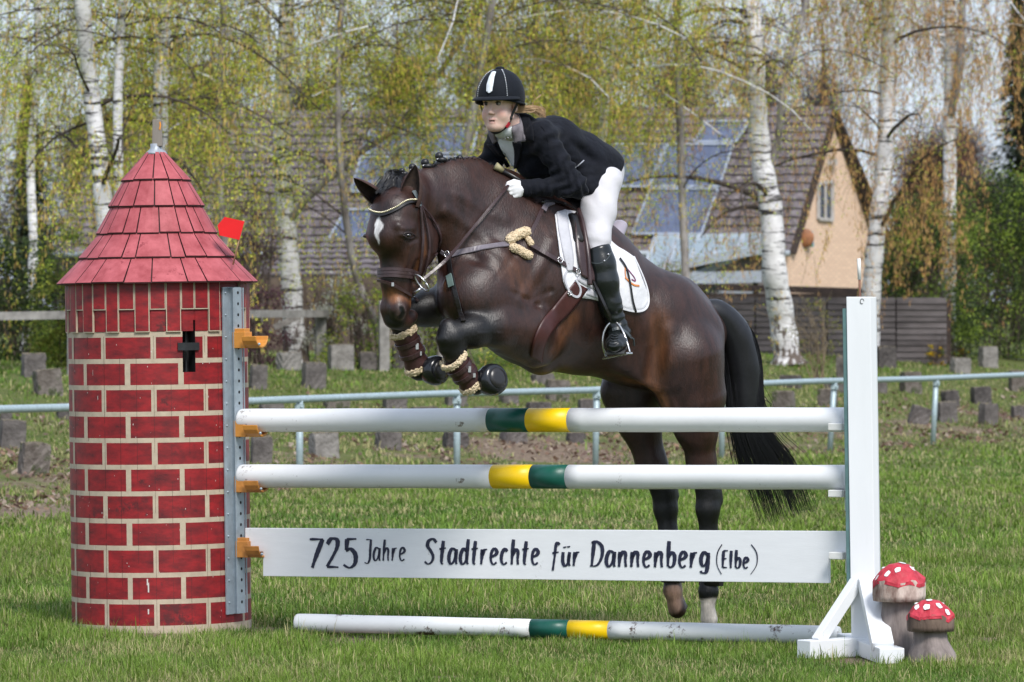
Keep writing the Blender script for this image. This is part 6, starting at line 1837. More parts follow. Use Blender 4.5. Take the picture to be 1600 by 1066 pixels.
# facade axis: long roof runs left with a slight turn, gable end on the right turned to the camera
gx0, gx1 = P(1236, 0, HY0).x, P(1359, 0, HY0).x
hb_ = Vector((gx0, HY0, hgt(gx0, HY0)))
house = empty('house', hb_, 'old house with a steep tiled roof, solar panels and an apricot gable behind the birches', 'house')
gd = Vector((.62, .78, 0)).normalized()      # along the gable wall, going back to the right
ld = Vector((-.985, .17, 0)).normalized()     # along the roof, to the left
gw = (gx1 - gx0) / (gd.x - gd.y * gx1 / HY0)
A0 = Vector((gx0, HY0, 0)); A1 = A0 + gd * gw; Am = (A0 + A1) / 2
ze0, ze1, zr = hz(372), hz(362, A1.y), hz(172, Am.y); zb = .5
mb = MB(); mb.prism([A0 + Vector((0, 0, zb)), A1 + Vector((0, 0, zb)), A1 + Vector((0, 0, ze1)), Am + Vector((0, 0, zr)), A0 + Vector((0, 0, ze0))], ld * .25)
mb.build('gable_wall', plaster, house)
LL = 15.5
mb = MB(); mb.prism([A0 + Vector((0, 0, zb)) - gd * -.1 + ld * .3, A0 + gd * .1 + ld * LL + Vector((0, 0, zb)), A0 + gd * .1 + ld * LL + Vector((0, 0, ze0)), A0 + gd * .1 + ld * .3 + Vector((0, 0, ze0))], gd * .2); mb.build('front_wall', mat('grey_house_wall', (.16, .14, .13), rough=.9, var=.3, scale=2), house)
# roof slopes with rows of pantiles
def slope(e, ridge, along, L0, L1, over, nrow, nm, ncol):
    """tiles from the eave line up to the ridge line"""
    up_ = (ridge - e); ln_ = up_.length; u = up_.normalized(); n_r = along.cross(u).normalized()
    if n_r.z < 0: n_r = -n_r
    ex = e - u * over; ln_ += over; vs, fs = [], []; m = ncol * 6
    for r_ in range(nrow):
        a_ = ln_ * r_ / nrow; b_ = ln_ * (r_ + 1) / nrow
        base = len(vs)
        for q, (d, off) in enumerate(((a_, .045), (b_ + .02, .0), (a_, .0))):
            for i in range(m + 1):
                x = L0 + (L1 - L0) * i / m; wv = .028 * (abs(math.sin(math.pi * i / 6)) ** .7) if q < 2 else 0
                jt = .01 * math.sin(r_ * 12.9 + (i // 6) * 78.2)
                vs.append(ex + along * x + u * (d - (jt if q == 0 else 0)) + n_r * (off + wv + jt * .5))
        for i in range(m):
            fs.append((base + i, base + i + 1, base + m + 1 + i + 1, base + m + 1 + i))
            fs.append((base + 2 * (m + 1) + i, base + 2 * (m + 1) + i + 1, base + i + 1, base + i))
    mb = MB(); mb.add(vs, fs, 0, False); return mb.build(nm, rooft, house), n_r, u, ex
e0 = A0 + Vector((0, 0, ze0)) - ld * .06; r0 = Am + Vector((0, 0, zr + .05)) - ld * .06
_, nR, uR, exR = slope(e0, r0, ld, 0, LL, .32, 17, 'roof_slope', 46)
e1 = A1 + Vector((0, 0, ze1)) - ld * .35
slope(e1, r0, ld, 0, LL, .3, 14, 'roof_slope', 40)
mb = MB(); mb.bar(e0 - uR * .3 - nR * .10, r0 - nR * .10, .05, .24, up=ld); mb.build('barge_board', darkw, house)
uL = (e1 - r0).normalized(); mb = MB(); mb.bar(r0 - Vector((0, 0, .12)), e1 + uL * .3 - Vector((0, 0, .12)), .10, .20, up=ld); mb.build('barge_board', darkw, house)
mb = MB(); mb.tube([exR + ld * t - Vector((0, .05, .03)) for t in (0, LL)], .06, n=8); mb.build('gutter', alu, house)
# gable window
def onG(px, py, off=.0):
    k = (px - 800) / F; t = (k * A0.y - A0.x) / (gd.x - k * gd.y); p = A0 + gd * t; nn = gd.cross(UP); nn = nn if nn.y < 0 else -nn
    return P(px, py, p.y) + nn * off
wn = empty('window', onG(1287, 312) - hb_); wn.parent = house
mb = MB(); 
q_ = [onG(1277, 287, .03), onG(1299, 284, .03), onG(1299, 344, .03), onG(1277, 342, .03)]
for i in range(4): mb.bar(q_[i], q_[(i + 1) % 4], .07, .06, up=(0, -1, 0))
mb.bar((q_[0] + q_[1]) / 2, (q_[2] + q_[3]) / 2, .05, .05, up=(0, -1, 0)); mb.build('frame', framew, wn)
mb = MB(); mb.prism([onG(1277, 287, .015), onG(1299, 284, .015), onG(1299, 344, .015), onG(1277, 342, .015)], (0, .02, 0)); mb.build('pane', glassd, wn)
mb = MB(); mb.ball(onG(1256, 372, .06), .16, 0, 8, (1, .3, 1.2)); mb.build('wall_ornament', mat('rusty_plaque', (.30, .12, .05), var=.5, scale=8), house)
mb = MB(); mb.bar(onG(1260, 362, .1), onG(1262, 386, .1), .10, .03); mb.build('wall_ornament', mat('blue_enamel', (.18, .45, .60), var=.3), house)
mb = MB(); c_ = onG(1297, 254, .05); mb.box(c_, (.22, .06, .14)); mb.build('vent_plate', framew, house)
panelf = mat('panel_frame', (.30, .34, .42), rough=.7, var=.1)
# solar panels lie on the roof: one object each
def onR(px, py, off=.12):
    o = Vector((0, 0, HC)); d = (P(px, py, 98) - o); t = (e0 + nR * off - o).dot(nR) / d.dot(nR); return o + d * t
PN = [((1044, 226), (1146, 226), (1124, 292), (1018, 292), 'uppermost solar panel left of the forked birch'), ((1016, 296), (1122, 296), (1096, 366), (988, 366), 'solar panel above the glass lean-to roof'),
      ((580, 196), (664, 196), (652, 240), (566, 240), 'solar panel on the upper roof left of the rider, left one'), ((668, 196), (748, 196), (738, 240), (656, 240), 'solar panel on the upper roof left of the rider, right one'),
      ((564, 246), (650, 246), (636, 300), (548, 300), 'solar panel behind the far ear of the horse'), ((654, 246), (736, 246), (724, 300), (642, 300), 'solar panel behind the braided mane'),
      ((540, 328), (600, 328), (585, 388), (506, 388), 'lowest solar panel with a white frame left of the horse head'), ((950, 226), (1040, 226), (1014, 292), (924, 292), 'solar panel hidden mostly behind the rider\'s back'),
      ((1106, 190), (1172, 190), (1150, 222), (1084, 222), 'solar panel highest up beside the birch fork'), ((604, 304), (700, 304), (686, 360), (590, 360), 'solar panel behind the horse face')]
for a_, b_, c_, d_, lab in PN:
    q_ = [onR(*a_), onR(*b_), onR(*c_), onR(*d_)]; cen = sum(q_, Vector()) / 4
    sp = empty('solar_panel', cen, 'blue ' + lab, 'solar panel', 'solar panels on the tiled roof')
    mb = MB(); mb.prism(q_, -nR * .035); mb.build('glass', bluep, sp)
    mb = MB()
    for i in range(4): mb.bar(q_[i] + nR * .01, q_[(i + 1) % 4] + nR * .01, .045, .05, up=nR)
    mb.build('frame', panelf, sp)
# glass lean-to roof
gl = empty('glass_lean_to', P(1110, 430, 92) , 'pale glass lean-to roof on white rafters below the solar panels', 'lean-to')
mb = MB(); ga, gb, gc, gd_ = P(1026, 372, 94), P(1196, 368, 94), P(1190, 390, 89.5), P(1006, 425, 89.5)
for t in np.linspace(0, 1, 6): mb.bar(ga.lerp(gb, t), gd_.lerp(gc, t), .10, .10)
mb.bar(ga, gb, .12, .12); mb.bar(gd_, gc, .14, .16); mb.bar(P(1076, 433, 89.4), P(1196, 378, 92), .16, .14)
mb.build('rafters', alu, gl)
mb = MB(); mb.prism([ga, gb, gc, gd_], (0, 0, .03)); mb.build('glass', mat('milky_glass', (.30, .37, .40), rough=.3, var=.2, scale=3), gl)
mb = MB(); mb.bar(P(1010, 437, 89.4), P(1190, 432, 89.4), .1, .22); mb.bar(P(1030, 452, 89.3), P(1140, 448, 89.3), .08, .08); mb.bar(P(1122, 458, 89), P(1176, 454, 89), .1, .1); mb.build('gutter_beam', alu, gl)
mb = MB()
for x in (1030, 1100, 1180): mb.bar(P(x, 432, 89.6), P(x, 560, 89.6), .1, .1, up=(0, 1, 0))
mb.build('post', darkw, gl)
# dark shed behind the slatted fence
sh = empty('timber_shed', G(1270, 560, 60, 90) + Vector((0, 6, 0)), 'dark low timber shed under the apricot gable', 'shed')
mb = MB(); mb.prism([P(1140, 400, 88), P(1480, 462, 88), P(1480, 580, 88), P(1060, 580, 88), P(1060, 440, 88)], (0, 1.5, 0)) if False else None
mb = MB(); mb.bar(P(1090, 448, 88.5), P(1490, 460, 88.5), .3, .12); mb.bar(P(1060, 512, 88), P(1490, 512, 88), .1, 1.25); mb.build('wall', darkw, sh)
# horizontally slatted fence
slat = mat('weathered_slats', (.040, .033, .033), rough=.85, var=.5, scale=5, bump=.5, bscale=25, c2=(.15, .13, .13), stretch=(.25, 1, 1))
sf = empty('slatted_fence', P(1270, 565, 80), 'weathered fence of overlapping horizontal boards behind the birches on the right', 'fence')
for k in range(11):
    y0_ = 470 + 9.3 * k; mb = MB()
    for x0_, x1_ in ((1070, 1180), (1180, 1292), (1292, 1400), (1400, 1480)):
        dz = random.Random(k * 7 + x0_).uniform(-.8, .8)
        a_, b_ = P(x0_ + 1, y0_ + dz - (x0_ - 1270) * -.004, 80), P(x1_ - 1, y0_ + dz * .5 - (x1_ - 1270) * -.004, 80)
        rt_ = Matrix.Rotation(R(-12 if True else 0), 3, 'X'); mb.box((a_ + b_) / 2, ((b_ - a_).length, .03, .105), rt_)
    mb.build('board', slat, sf)
for x in (1070, 1180, 1292, 1400, 1480):
    mb = MB(); mb.bar(P(x, 468, 80.12), P(x, 580, 80.12), .12, .12, up=(0, 1, 0)); mb.build('post', darkw, sf)
# low house wall and dark garage on the left, seen through the twigs
gm = empty('garden_shed', P(520, 520, 90), 'low brown shed half hidden by the blossom bush', 'shed')
mb = MB(); mb.box(P(520, 500, 90) + Vector((0, .6, 0)), (2.6, 1.2, 1.6)); mb.build('wall', mat('brown_boards', (.11, .08, .06), rough=.9, var=.4, scale=4), gm)
mb = MB(); q0, q1, q2, q3 = P(405, 434, 90), P(720, 432, 90), P(705, 372, 92.5), P(415, 374, 92.5)
for k in range(7):
    a_, b_, c_, d_ = q0.lerp(q3, k / 7), q1.lerp(q2, k / 7), q1.lerp(q2, (k + 1.1) / 7), q0.lerp(q3, (k + 1.1) / 7); o_ = Vector((0, -.03, .04)); m = 84; vs = []
    for i in range(m + 1):
        w_ = Vector((0, 0, .03 * abs(math.sin(math.pi * i / 6)))); vs += [a_.lerp(b_, i / m) + o_ + w_, d_.lerp(c_, i / m) + w_]
    mb.add(vs, [(2 * i, 2 * i + 2, 2 * i + 3, 2 * i + 1) for i in range(m)])
    mb.add([a_, b_, b_ + o_ + Vector((0, 0, .02)), a_ + o_ + Vector((0, 0, .02))], [(0, 1, 2, 3)])
mb.build('roof', rooft, gm)
# ================================================================== wooden rail and timber posts on the bank
fw = mat('silver_grey_timber', (.16, .15, .14), rough=.9, var=.35, scale=8, bump=.5, bscale=30, c2=(.36, .34, .32))
wf = empty('wooden_fence', G(500, 572), 'silver grey wooden rail fence at the top of the bank beside the tower', 'fence')
def trunkpost(px0, px1, yt, yb, par, nm='post', m=fw):
    g = G((px0 + px1) / 2, yb); s = S(g.y); mb = MB(); w_ = (px1 - px0) / s; h_ = (yb - yt) / s
    mb.box(g + Vector((0, 0, h_ / 2 - .03)), (w_, w_ * .8, h_ + .06), Matrix.Rotation(R(12), 3, 'Z')); return mb.build(nm, m, par, bevel=.01), g
_, g5 = trunkpost(493, 509, 490, 574, wf); _, g1 = trunkpost(105, 117, 494, 588, wf)
mb = MB(); mb.bar(P(-120, 496, g1.y), P(120, 492, g1.y), .12, .10); mb.bar(P(120, 492, g1.y), P(508, 490, g5.y), .12, .10); mb.build('top_rail', fw, wf)
mb = MB(); mb.bar(P(420, 515, g5.y + .1), P(470, 494, g5.y + .1), .06, .08); mb.build('strut', fw, wf)
for (a_, b_, t_, bo, lab) in ((592, 608, 470, 580, 'upright silver grey timber post below the horse nose'),):
    r_, g_ = trunkpost(a_, b_, t_, bo, None, 'timber_post'); tag(r_, lab, 'post')

# ================================================================== birches
def birch_mat():
    m = bpy.data.materials.new('birch_bark'); m.use_nodes = True; t = m.node_tree; N = t.nodes; L = t.links; b = N['Principled BSDF']
    tc = N.new('ShaderNodeTexCoord')
    def noise(sc, st, det=5, ro=.6):
        mp = N.new('ShaderNodeMapping'); mp.inputs['Scale'].default_value = st; L.new(tc.outputs['Object'], mp.inputs[0])
        n = N.new('ShaderNodeTexNoise'); n.inputs['Scale'].default_value = sc; n.inputs['Detail'].default_value = det; n.inputs['Roughness'].default_value = ro
        L.new(mp.outputs[0], n.inputs['Vector']); return n.outputs[0]
    def rng(v, a, c):
        n = N.new('ShaderNodeMapRange'); n.inputs[1].default_value = a; n.inputs[2].default_value = c; L.new(v, n.inputs[0]); return n.outputs[0]
    def mix(f, a, c):
        n = N.new('ShaderNodeMix'); n.data_type = 'RGBA'; L.new(f, n.inputs['Factor'])
        for s, v in (('A', a), ('B', c)):
            if isinstance(v, tuple): n.inputs[s].default_value = (*v, 1)
            else: L.new(v, n.inputs[s])
        return n.outputs['Result']
    c = mix(rng(noise(4, (1, 1, 1)), .35, .65), (.58, .56, .57), (.84, .83, .84))
    c = mix(rng(noise(3.0, (.6, .6, 5), 6, .7), .545, .585), c, (.035, .03, .03))
    c = mix(rng(noise(11, (.5, .5, 6), 3), .63, .66), c, (.06, .05, .05))
    # rough dark fissures near the foot (Z measured from the foot)
    sx = N.new('ShaderNodeSeparateXYZ'); L.new(tc.outputs['Object'], sx.inputs[0])
    a = N.new('ShaderNodeMath'); a.operation = 'MULTIPLY_ADD'; L.new(sx.outputs[2], a.inputs[0]); a.inputs[1].default_value = -.16
    L.new(noise(7, (1.4, 1.4, .5), 6, .7), a.inputs[2])
    c = mix(rng(a.outputs[0], .42, .50), c, (.10, .075, .06))
    L.new(c, b.inputs['Base Color']); b.inputs['Roughness'].default_value = .75
    bp = N.new('ShaderNodeBump'); bp.inputs['Strength'].default_value = .6; bp.inputs['Distance'].default_value = .02
    L.new(noise(10, (1, 1, 2)), bp.inputs['Height']); L.new(bp.outputs[0], b.inputs['Normal'])
    return m
BM = birch_mat()
greyb = mat('young_birch_bark', (.10, .08, .07), rough=.8, var=.5, scale=6, bump=.3, c2=(.40, .37, .36), stretch=(1, 1, .4))
twigm = mat('birch_twig', (.055, .040, .032), rough=.8, var=.4, scale=3, bump=0)
twigb = mat('brown_twig', (.085, .060, .050), rough=.8, var=.4, scale=3, bump=0)
LEAFM = leafmat('young_leaf', .45)
CATM = leafmat('birch_catkin', .25)
class Ribbons:
    """many thin three-sided twigs gathered as arrays"""
    def __init__(s): s.V = []; s.F = []; s.n = 0
    def add(s, pts, r0, r1):
        pts = np.asarray(pts, dtype=np.float32); k = len(pts)
        rad = np.linspace(r0, r1, k)[:, None]
        a = np.array([1, 0, 0]), np.array([-.5, .8, .2]), np.array([-.5, -.8, -.2])
        if abs((pts[-1] - pts[0])[2]) < np.linalg.norm(pts[-1] - pts[0]) * .6: a = np.array([0, .2, 1]), np.array([.3, .8, -.5]), np.array([-.3, -.8, -.5])
        V = np.stack([pts + q * rad for q in a], 1).reshape(-1, 3)
        i = np.arange(k - 1)[:, None] * 3 + s.n
        for j in range(3):
            j2 = (j + 1) % 3; s.F.append(np.concatenate([i + j, i + j2, i + 3 + j2, i + 3 + j], 1))
        s.V.append(V); s.n += len(V)
    def build(s, name, m, par): 
        if s.n: return npmesh(name, np.concatenate(s.V), np.concatenate(s.F), m, par, smooth=False)
def cards(name, C_, U, W, col, m, par):
    """small two-sided faces: centre, half length, half width"""
    n = len(C_); V = np.stack([C_ - U, C_ + W, C_ + U, C_ - W], 1).reshape(-1, 3); i0 = np.arange(n) * 4
    return npmesh(name, V, np.stack([i0, i0 + 1, i0 + 2, i0 + 3], -1), m, par, col=np.repeat(col, 4, 0))
LC = np.array([[.54, .60, .06], [.68, .70, .09], [.42, .52, .05], [.76, .72, .13], [.30, .38, .05]])
CC = np.array([[.78, .55, .16], [.66, .46, .14], [.86, .66, .24], [.55, .36, .11]])
CB = np.array([[.72, .43, .16], [.58, .34, .14], [.82, .55, .24], [.42, .24, .11]])
def birch(trunks, base, label, seed, nveil, span, greens=1.0, cats=1.0, brown=False, low=0.0, ztop=8.2, depth=1.6, limbs=12, group='birches on top of the bank'):
    """trunks: list of (list of (px,py), px-width bottom, px-width top); base: pixel where it stands"""
    g = G(*base); Y = g.y; s = S(Y); r = np.random.default_rng(seed)
    root = empty('birch_tree', g, label, 'birch tree', group)
    paths = []
    for pts, w0, w1 in trunks:
        w3 = [P(x, y, Y + .15 * math.sin(i * 1.7 + seed)) for i, (x, y) in enumerate(pts)]
        d = (w3[-1] - w3[-2]).normalized(); 
        while w3[-1].z < ztop: w3.append(w3[-1] + (d + Vector((r.uniform(-.15, .15), 0, .4))).normalized() * 1.0)
        c = crom(w3, 8); n = len(c); mb = MB()
        rad = [(w0 + (w1 - w0) * (i / (n - 1)) ** .8) / 2 / s * (1 + .05 * math.sin(i * 1.3 + seed)) for i in range(n)]
        if abs(pts[0][1] - base[1]) < 12: rad[0] *= 1.5; rad[1] *= 1.25; rad[2] *= 1.1
        mb.tube(c, rad, n=14); mb.build('trunk', BM if w0 > 15.5 else greyb, root); paths.append((c, rad))
    # limbs rising and arching out
    L1, TW = MB(), Ribbons(); tips = []
    for k in range(limbs * len(paths)):
        c, rad = paths[k % len(paths)]; i = int(r.uniform(.30, .95) * (len(c) - 2)); p = Vector(c[i]); a = r.uniform(0, 2 * math.pi)
        if p.z < 2.4 + low: continue
        ln = r.uniform(1.2, 3.2) * span / 2.5; up0 = r.uniform(.15, 1.2); pts = [p]; d = Vector((math.cos(a), math.sin(a) * .6, up0)).normalized()
        for q in range(8):
            d = (d + Vector((r.uniform(-.2, .2), r.uniform(-.15, .15), -.16 + r.uniform(-.1, .1)))).normalized(); pts.append(pts[-1] + d * ln / 8)
        r0 = rad[i] * r.uniform(.16, .34); L1.tube(pts, [max(.009, r0 * (1 - q / 9.5)) for q in range(9)], n=6)
        tips += pts[2:]
        for q in range(2, 8):
            for _ in range(3):
                e = Vector((r.uniform(-.8, .8), r.uniform(-.5, .5), r.uniform(-.2, .5))); p2 = pts[q] + e * .55; p3 = pts[q] + e * 1.0 + Vector((0, 0, -.25))
                TW.add([pts[q], p2, p3], .007, .003); tips.append(p3)
    L1.build('limbs', twigm if seed % 3 else BM, root)
    # hanging twigs with leaves and catkins
    tips = [t for t in tips if t.z > 1.9]
    LCn, LU, LW, LCo, KC, KU, KW, KCo = [[] for _ in range(8)]
    T = np.array(tips); heavy = r.permutation(len(T))[:max(1, int(len(T) * .30))] if len(T) else []; tint = {}
    for k in range(nveil):
        ki = -1
        if k % 5 < 4 and len(T): ki = int(heavy[r.integers(len(heavy))]); t0 = T[ki] + r.normal(0, .16, 3)
        else:
            c, rad = paths[r.integers(len(paths))]; i = r.integers(len(c)); t0 = np.array(c[i]) + np.array([r.normal(0, span * .55), r.normal(0, depth * .5), r.uniform(-.5, .8)])
        if t0[2] < 1.8 + low: continue
        t0 = t0 + np.array([0, .45, 0]); pxx = 800 + F * t0[0] / t0[1]
        if t0[2] < 5.3 and ((1050 < pxx < 1350) or (420 < pxx < 610)) and r.random() < .62: continue
        if 418 < pxx < 478 and r.random() < .72: continue
        ln = min(r.uniform(.35, 1.5) ** 1.2, t0[2] - 1.0 - low); n = max(3, int(ln / .28))
        if ln <= .3: continue
        sw = r.normal(0, .10, 3) * np.array([1, 1, 0]); ph = r.uniform(0, 6)
        tt = np.linspace(0, 1, n + 1)[:, None]; bend = r.normal(0, .26, 3) * np.array([1, 1, .2])
        pts = t0 + tt * np.array([0, 0, -ln]) + sw * tt ** 2 * 1.5 + bend * np.sin(tt * 2.2) + .02 * np.sin(tt * 9 + ph)
        TW.add(pts, .0034, .0014)
        f = tint.setdefault(ki // 9, r.random()) if ki >= 0 else r.random()
        f = min(1, max(0, f + r.normal(0, .15))); shade = 1 + .22 * math.sin(ki // 9 * 5.3)
        nl = int(ln * 52 * greens * (1.2 if f < .6 else .4)); nk = int(ln * 12 * cats * (.5 if f < .6 else 1.6))
        if nl > 0:
            u = r.random(nl) ** .85 * (n - .001); j = u.astype(int); q = pts[j] + (pts[j + 1] - pts[j]) * (u - j)[:, None]
            LCn.append(q + r.normal(0, .065, (nl, 3)) * np.array([1, 1, .6])); a = r.normal(0, 1, (nl, 3)); a[:, 2] -= .5; a /= np.linalg.norm(a, axis=1)[:, None]
            b = np.cross(a, r.normal(0, 1, (nl, 3))); b /= np.linalg.norm(b, axis=1)[:, None]; z = r.uniform(.010, .023, (nl, 1))
            LU.append(a * z); LW.append(b * z * .62); LCo.append(LC[r.integers(0, 5, nl)] * r.uniform(.75, 1.15, (nl, 1)) * shade)
        if nk > 0:
            u = r.random(nk) * (n - .001); j = u.astype(int); q = pts[j] + (pts[j + 1] - pts[j]) * (u - j)[:, None]
            z = r.uniform(.028, .052, (nk, 1)); a = np.array([0, 0, -1.]) + r.normal(0, .13, (nk, 3)); KC.append(q + a * z + r.normal(0, .03, (nk, 3)) * np.array([1, 1, .2]))
            b = np.stack([np.cos(w_ := r.uniform(0, 3.14, nk)), np.sin(w_), 0 * w_], -1)
            KU.append(a * z); KW.append(b * .0062); KCo.append((CB if brown else CC)[r.integers(0, 4, nk)] * r.uniform(.75, 1.15, (nk, 1)))
    TW.build('crown', twigm, root)
    if LCn: cards('leaves', np.concatenate(LCn), np.concatenate(LU), np.concatenate(LW), np.concatenate(LCo), LEAFM, root)
    if KC:
        C_, U, W, co = np.concatenate(KC), np.concatenate(KU), np.concatenate(KW), np.concatenate(KCo)
        W2 = np.cross(U / np.linalg.norm(U, axis=1)[:, None], W)
        cards('catkins', np.concatenate([C_, C_]), np.concatenate([U, U]), np.concatenate([W, W2]), np.concatenate([co, co]), CATM, root)
    return root
B_ = birch
B_([([(190, 585), (180, 450), (166, 360), (155, 250), (140, 120), (128, 0)], 34, 20), ([(196, 585), (192, 450), (186, 300), (184, 180), (188, 60), (192, 0)], 18, 11)], (192, 585), 'twin-stemmed birch leaning left behind the left side of the tower', 1, 640, 2.6)
B_([([(262, 580), (256, 450), (250, 250), (252, 120), (255, 0)], 27, 20)], (262, 580), 'straight white birch rising right behind the tip of the tower', 2, 520, 2.3)
B_([([(462, 572), (456, 460), (450, 380), (443, 280), (441, 180), (446, 60), (450, -40)], 36, 20), ([(452, 345), (490, 300), (560, 240), (620, 200), (665, 140), (700, 95)], 13, 5)], (462, 572), 'white birch with a black forked scar between the tower and the horse head', 3, 600, 2.8, 1.15)
B_([([(604, 575), (584, 500), (560, 440), (546, 380), (532, 260), (528, 120), (535, 0)], 14, 7)], (604, 575), 'slim birch leaning left behind the horse muzzle', 4, 480, 2.2, 1.2, .8, depth=1.2)
B_([([(690, 580), (700, 400), (735, 200), (760, 60), (770, 0)], 15, 9)], (690, 580), 'thin young birch behind the horse neck and the rider helmet', 5, 620, 2.6, 1.2)
B_([([(925, 580), (930, 400), (944, 180), (958, 90), (968, 0)], 16, 9), ([(930, 580), (925, 300), (900, 170), (880, 60)], 10, 6)], (928, 580), 'thin pale birch behind the back of the rider', 6, 640, 2.6, 1.0, 1.1)
B_([([(1232, 572), (1222, 500), (1210, 420), (1205, 330), (1190, 250), (1182, 160), (1178, 60), (1172, -20)], 44, 24), ([(1196, 285), (1215, 220), (1222, 150), (1245, 60)], 12, 7)], (1232, 572), 'thickest birch with a dark rough foot in front of the slatted fence', 7, 640, 2.6, .30, 1.7, True)
B_([([(1358, 572), (1360, 480), (1368, 380), (1381, 260), (1385, 150), (1388, 0)], 34, 18)], (1358, 572), 'white birch rising behind the white upright of the jump', 8, 680, 2.6, .25, 1.7, True)
B_([([(1482, 562), (1482, 450), (1484, 300), (1484, 180), (1486, 60), (1484, -20)], 23, 17), ([(1486, 180), (1500, 100), (1504, 0)], 13, 10)], (1482, 562), 'slender very white birch standing free at the right', 9, 620, 2.8, .25, 1.5, True)
B_([([(1075, 582), (1072, 450), (1066, 300), (1060, 120), (1058, 0)], 14, 9)], (1075, 582), 'thin grey birch left of the thick birch above the horse croup', 10, 560, 2.4, .8, 1.2)
B_([([(40, 560), (52, 400), (48, 250), (60, 100), (58, 0)], 16, 10)], (40, 560), 'thin birch at the left edge above the wooden rail', 11, 420, 2.6, 1.0)
B_([([(350, 575), (352, 400), (340, 250), (345, 100), (350, 0)], 13, 9)], (350, 575), 'thin birch between the tower roof and the scarred birch', 12, 640, 2.4, 1.15)
B_([([(830, 583), (828, 400), (836, 150), (838, 0)], 12, 8)], (830, 583), 'thin birch hidden behind the rider and the saddle', 13, 560, 2.4, 1.1)

B_([([(-170, 575), (-165, 300), (-150, 0)], 26, 16)], (-170, 575), 'white birch outside the left edge of the picture', 15, 300, 2.6, 1.0)
B_([([(1760, 560), (1755, 300), (1750, 0)], 26, 16)], (1760, 560), 'white birch outside the right edge of the picture', 16, 260, 2.6, .3, 1.3, True)
# ================================================================== shrubs, hedges, conifers
def bush(name, label, cat, base, wpx, hpx, n, cols, leaf, seed, stems=14, shape='round', depth=1.0, twig=twigb, group=None, lw=.6, airy=.5, flowers=None):
    g = G(*base); Y = g.y; s = S(Y); r = np.random.default_rng(seed); W_, H_ = wpx / s / 2, hpx / s
    root = empty(name, g, label, cat, group); TW = Ribbons(); P_ = []
    for k in range(stems):
        a = r.uniform(0, 2 * np.pi); e = r.uniform(.2, 1) ** .5
        tip = np.array([g.x + math.cos(a) * W_ * e * (.9 if shape != 'cone' else .4), g.y + math.sin(a) * W_ * depth * e * .6, g.z + H_ * r.uniform(.65, 1.0)])
        b0 = np.array([g.x + r.normal(0, W_ * .22), g.y + r.normal(0, .1), g.z - .05]); mid = (b0 + tip) / 2 + np.array([r.normal(0, .1), 0, H_ * .12])
        TW.add([b0, mid, tip], .014, .003)
        for q in range(7):
            t = r.uniform(.25, 1); p = b0 + (tip - b0) * t; e2 = p + np.array([r.normal(0, .22), r.normal(0, .15), r.uniform(.02, .35)]); TW.add([p, e2], .005, .002); P_ += [p, e2]
    # leaf clumps through the volume
    nc = max(12, n // 90); cl = []
    while len(cl) < nc:
        q = r.uniform(-1, 1, 3); q[2] = r.uniform(0, 1)
        if shape == 'cone': lim = (1 - q[2]) * .95 + .05
        elif shape == 'hedge': lim = 1.0 if q[2] < .93 else .8
        elif shape == 'column': lim = .9 * (1 - q[2] ** 4) + .1
        else: lim = math.sqrt(max(0, 1 - (q[2] * 1.0) ** 2.4)) * .9 + .1
        if abs(q[0]) < lim and abs(q[1]) < lim: cl.append(q)
    cl = np.array(cl); pos = np.stack([g.x + cl[:, 0] * W_, g.y + cl[:, 1] * W_ * depth, g.z + cl[:, 2] * H_], -1)
    k = r.integers(0, nc, n); c = pos[k] + r.normal(0, 1, (n, 3)) * np.array([.16, .16, .12]) * airy * 2 * min(1.5, max(.4, W_))
    a = r.normal(0, 1, (n, 3)); a /= np.linalg.norm(a, axis=1)[:, None]; b = np.cross(a, r.normal(0, 1, (n, 3))); b /= np.linalg.norm(b, axis=1)[:, None]
    z = r.uniform(.6, 1.2, (n, 1)) * leaf; cols = np.array(cols); co = cols[(k * 7 + r.integers(0, 2, n)) % len(cols)] * r.uniform(.7, 1.2, (n, 1))
    c[:, 2] = np.maximum(c[:, 2], g.z + .02)
    TW.build('stems', twig, root); cards('foliage' if not flowers else flowers, c, a * z, b * z * lw, co, LEAFM, root)
    return root
dkg = [[.05, .08, .03], [.075, .115, .035], [.03, .05, .02], [.10, .15, .04]]
sprg = [[.20, .29, .045], [.32, .42, .06], [.10, .16, .035], [.45, .50, .09]]
for i, (x, y, w_, h_, n, cs, lab, sh_) in enumerate([
    (1450, 562, 150, 250, 15000, dkg + sprg[:2], 'green hedge bush between the white upright and the slender birch', 'hedge'),
    (1560, 560, 170, 290, 20000, dkg + sprg[:2], 'tall dark green hedge bush at the right edge', 'hedge'),
    (1400, 556, 80, 190, 5000, sprg + dkg[:2], 'light green bush just right of the white upright', 'round')]):
    bush('hedge_bush', lab, 'hedge', (x, y), w_, h_, n, cs, .028, 40 + i, 22, sh_, .5, group='green hedge at the right')
bush('hedge_bush', 'green hedge bush outside the right edge', 'hedge', (1740, 562), 200, 260, 9000, dkg + sprg[:2], .034, 47, 18, 'hedge', .5, group='green hedge at the right')
bush('hedge_bush', 'dark evergreen bush outside the left edge', 'hedge', (-170, 566), 220, 230, 9000, dkg, .034, 48, 16, 'hedge', .5)
bush('hedge_bush', 'dark evergreen bush at the left edge under the wooden rail', 'hedge', (30, 566), 150, 190, 12000, dkg, .028, 50, 16, 'hedge', .5)
bush('hedge_bush', 'yellow green bush behind the wooden rail just left of the tower', 'hedge', (110, 575), 120, 210, 9000, sprg + [[.25, .24, .05]], .024, 51, 18, 'round', .6)
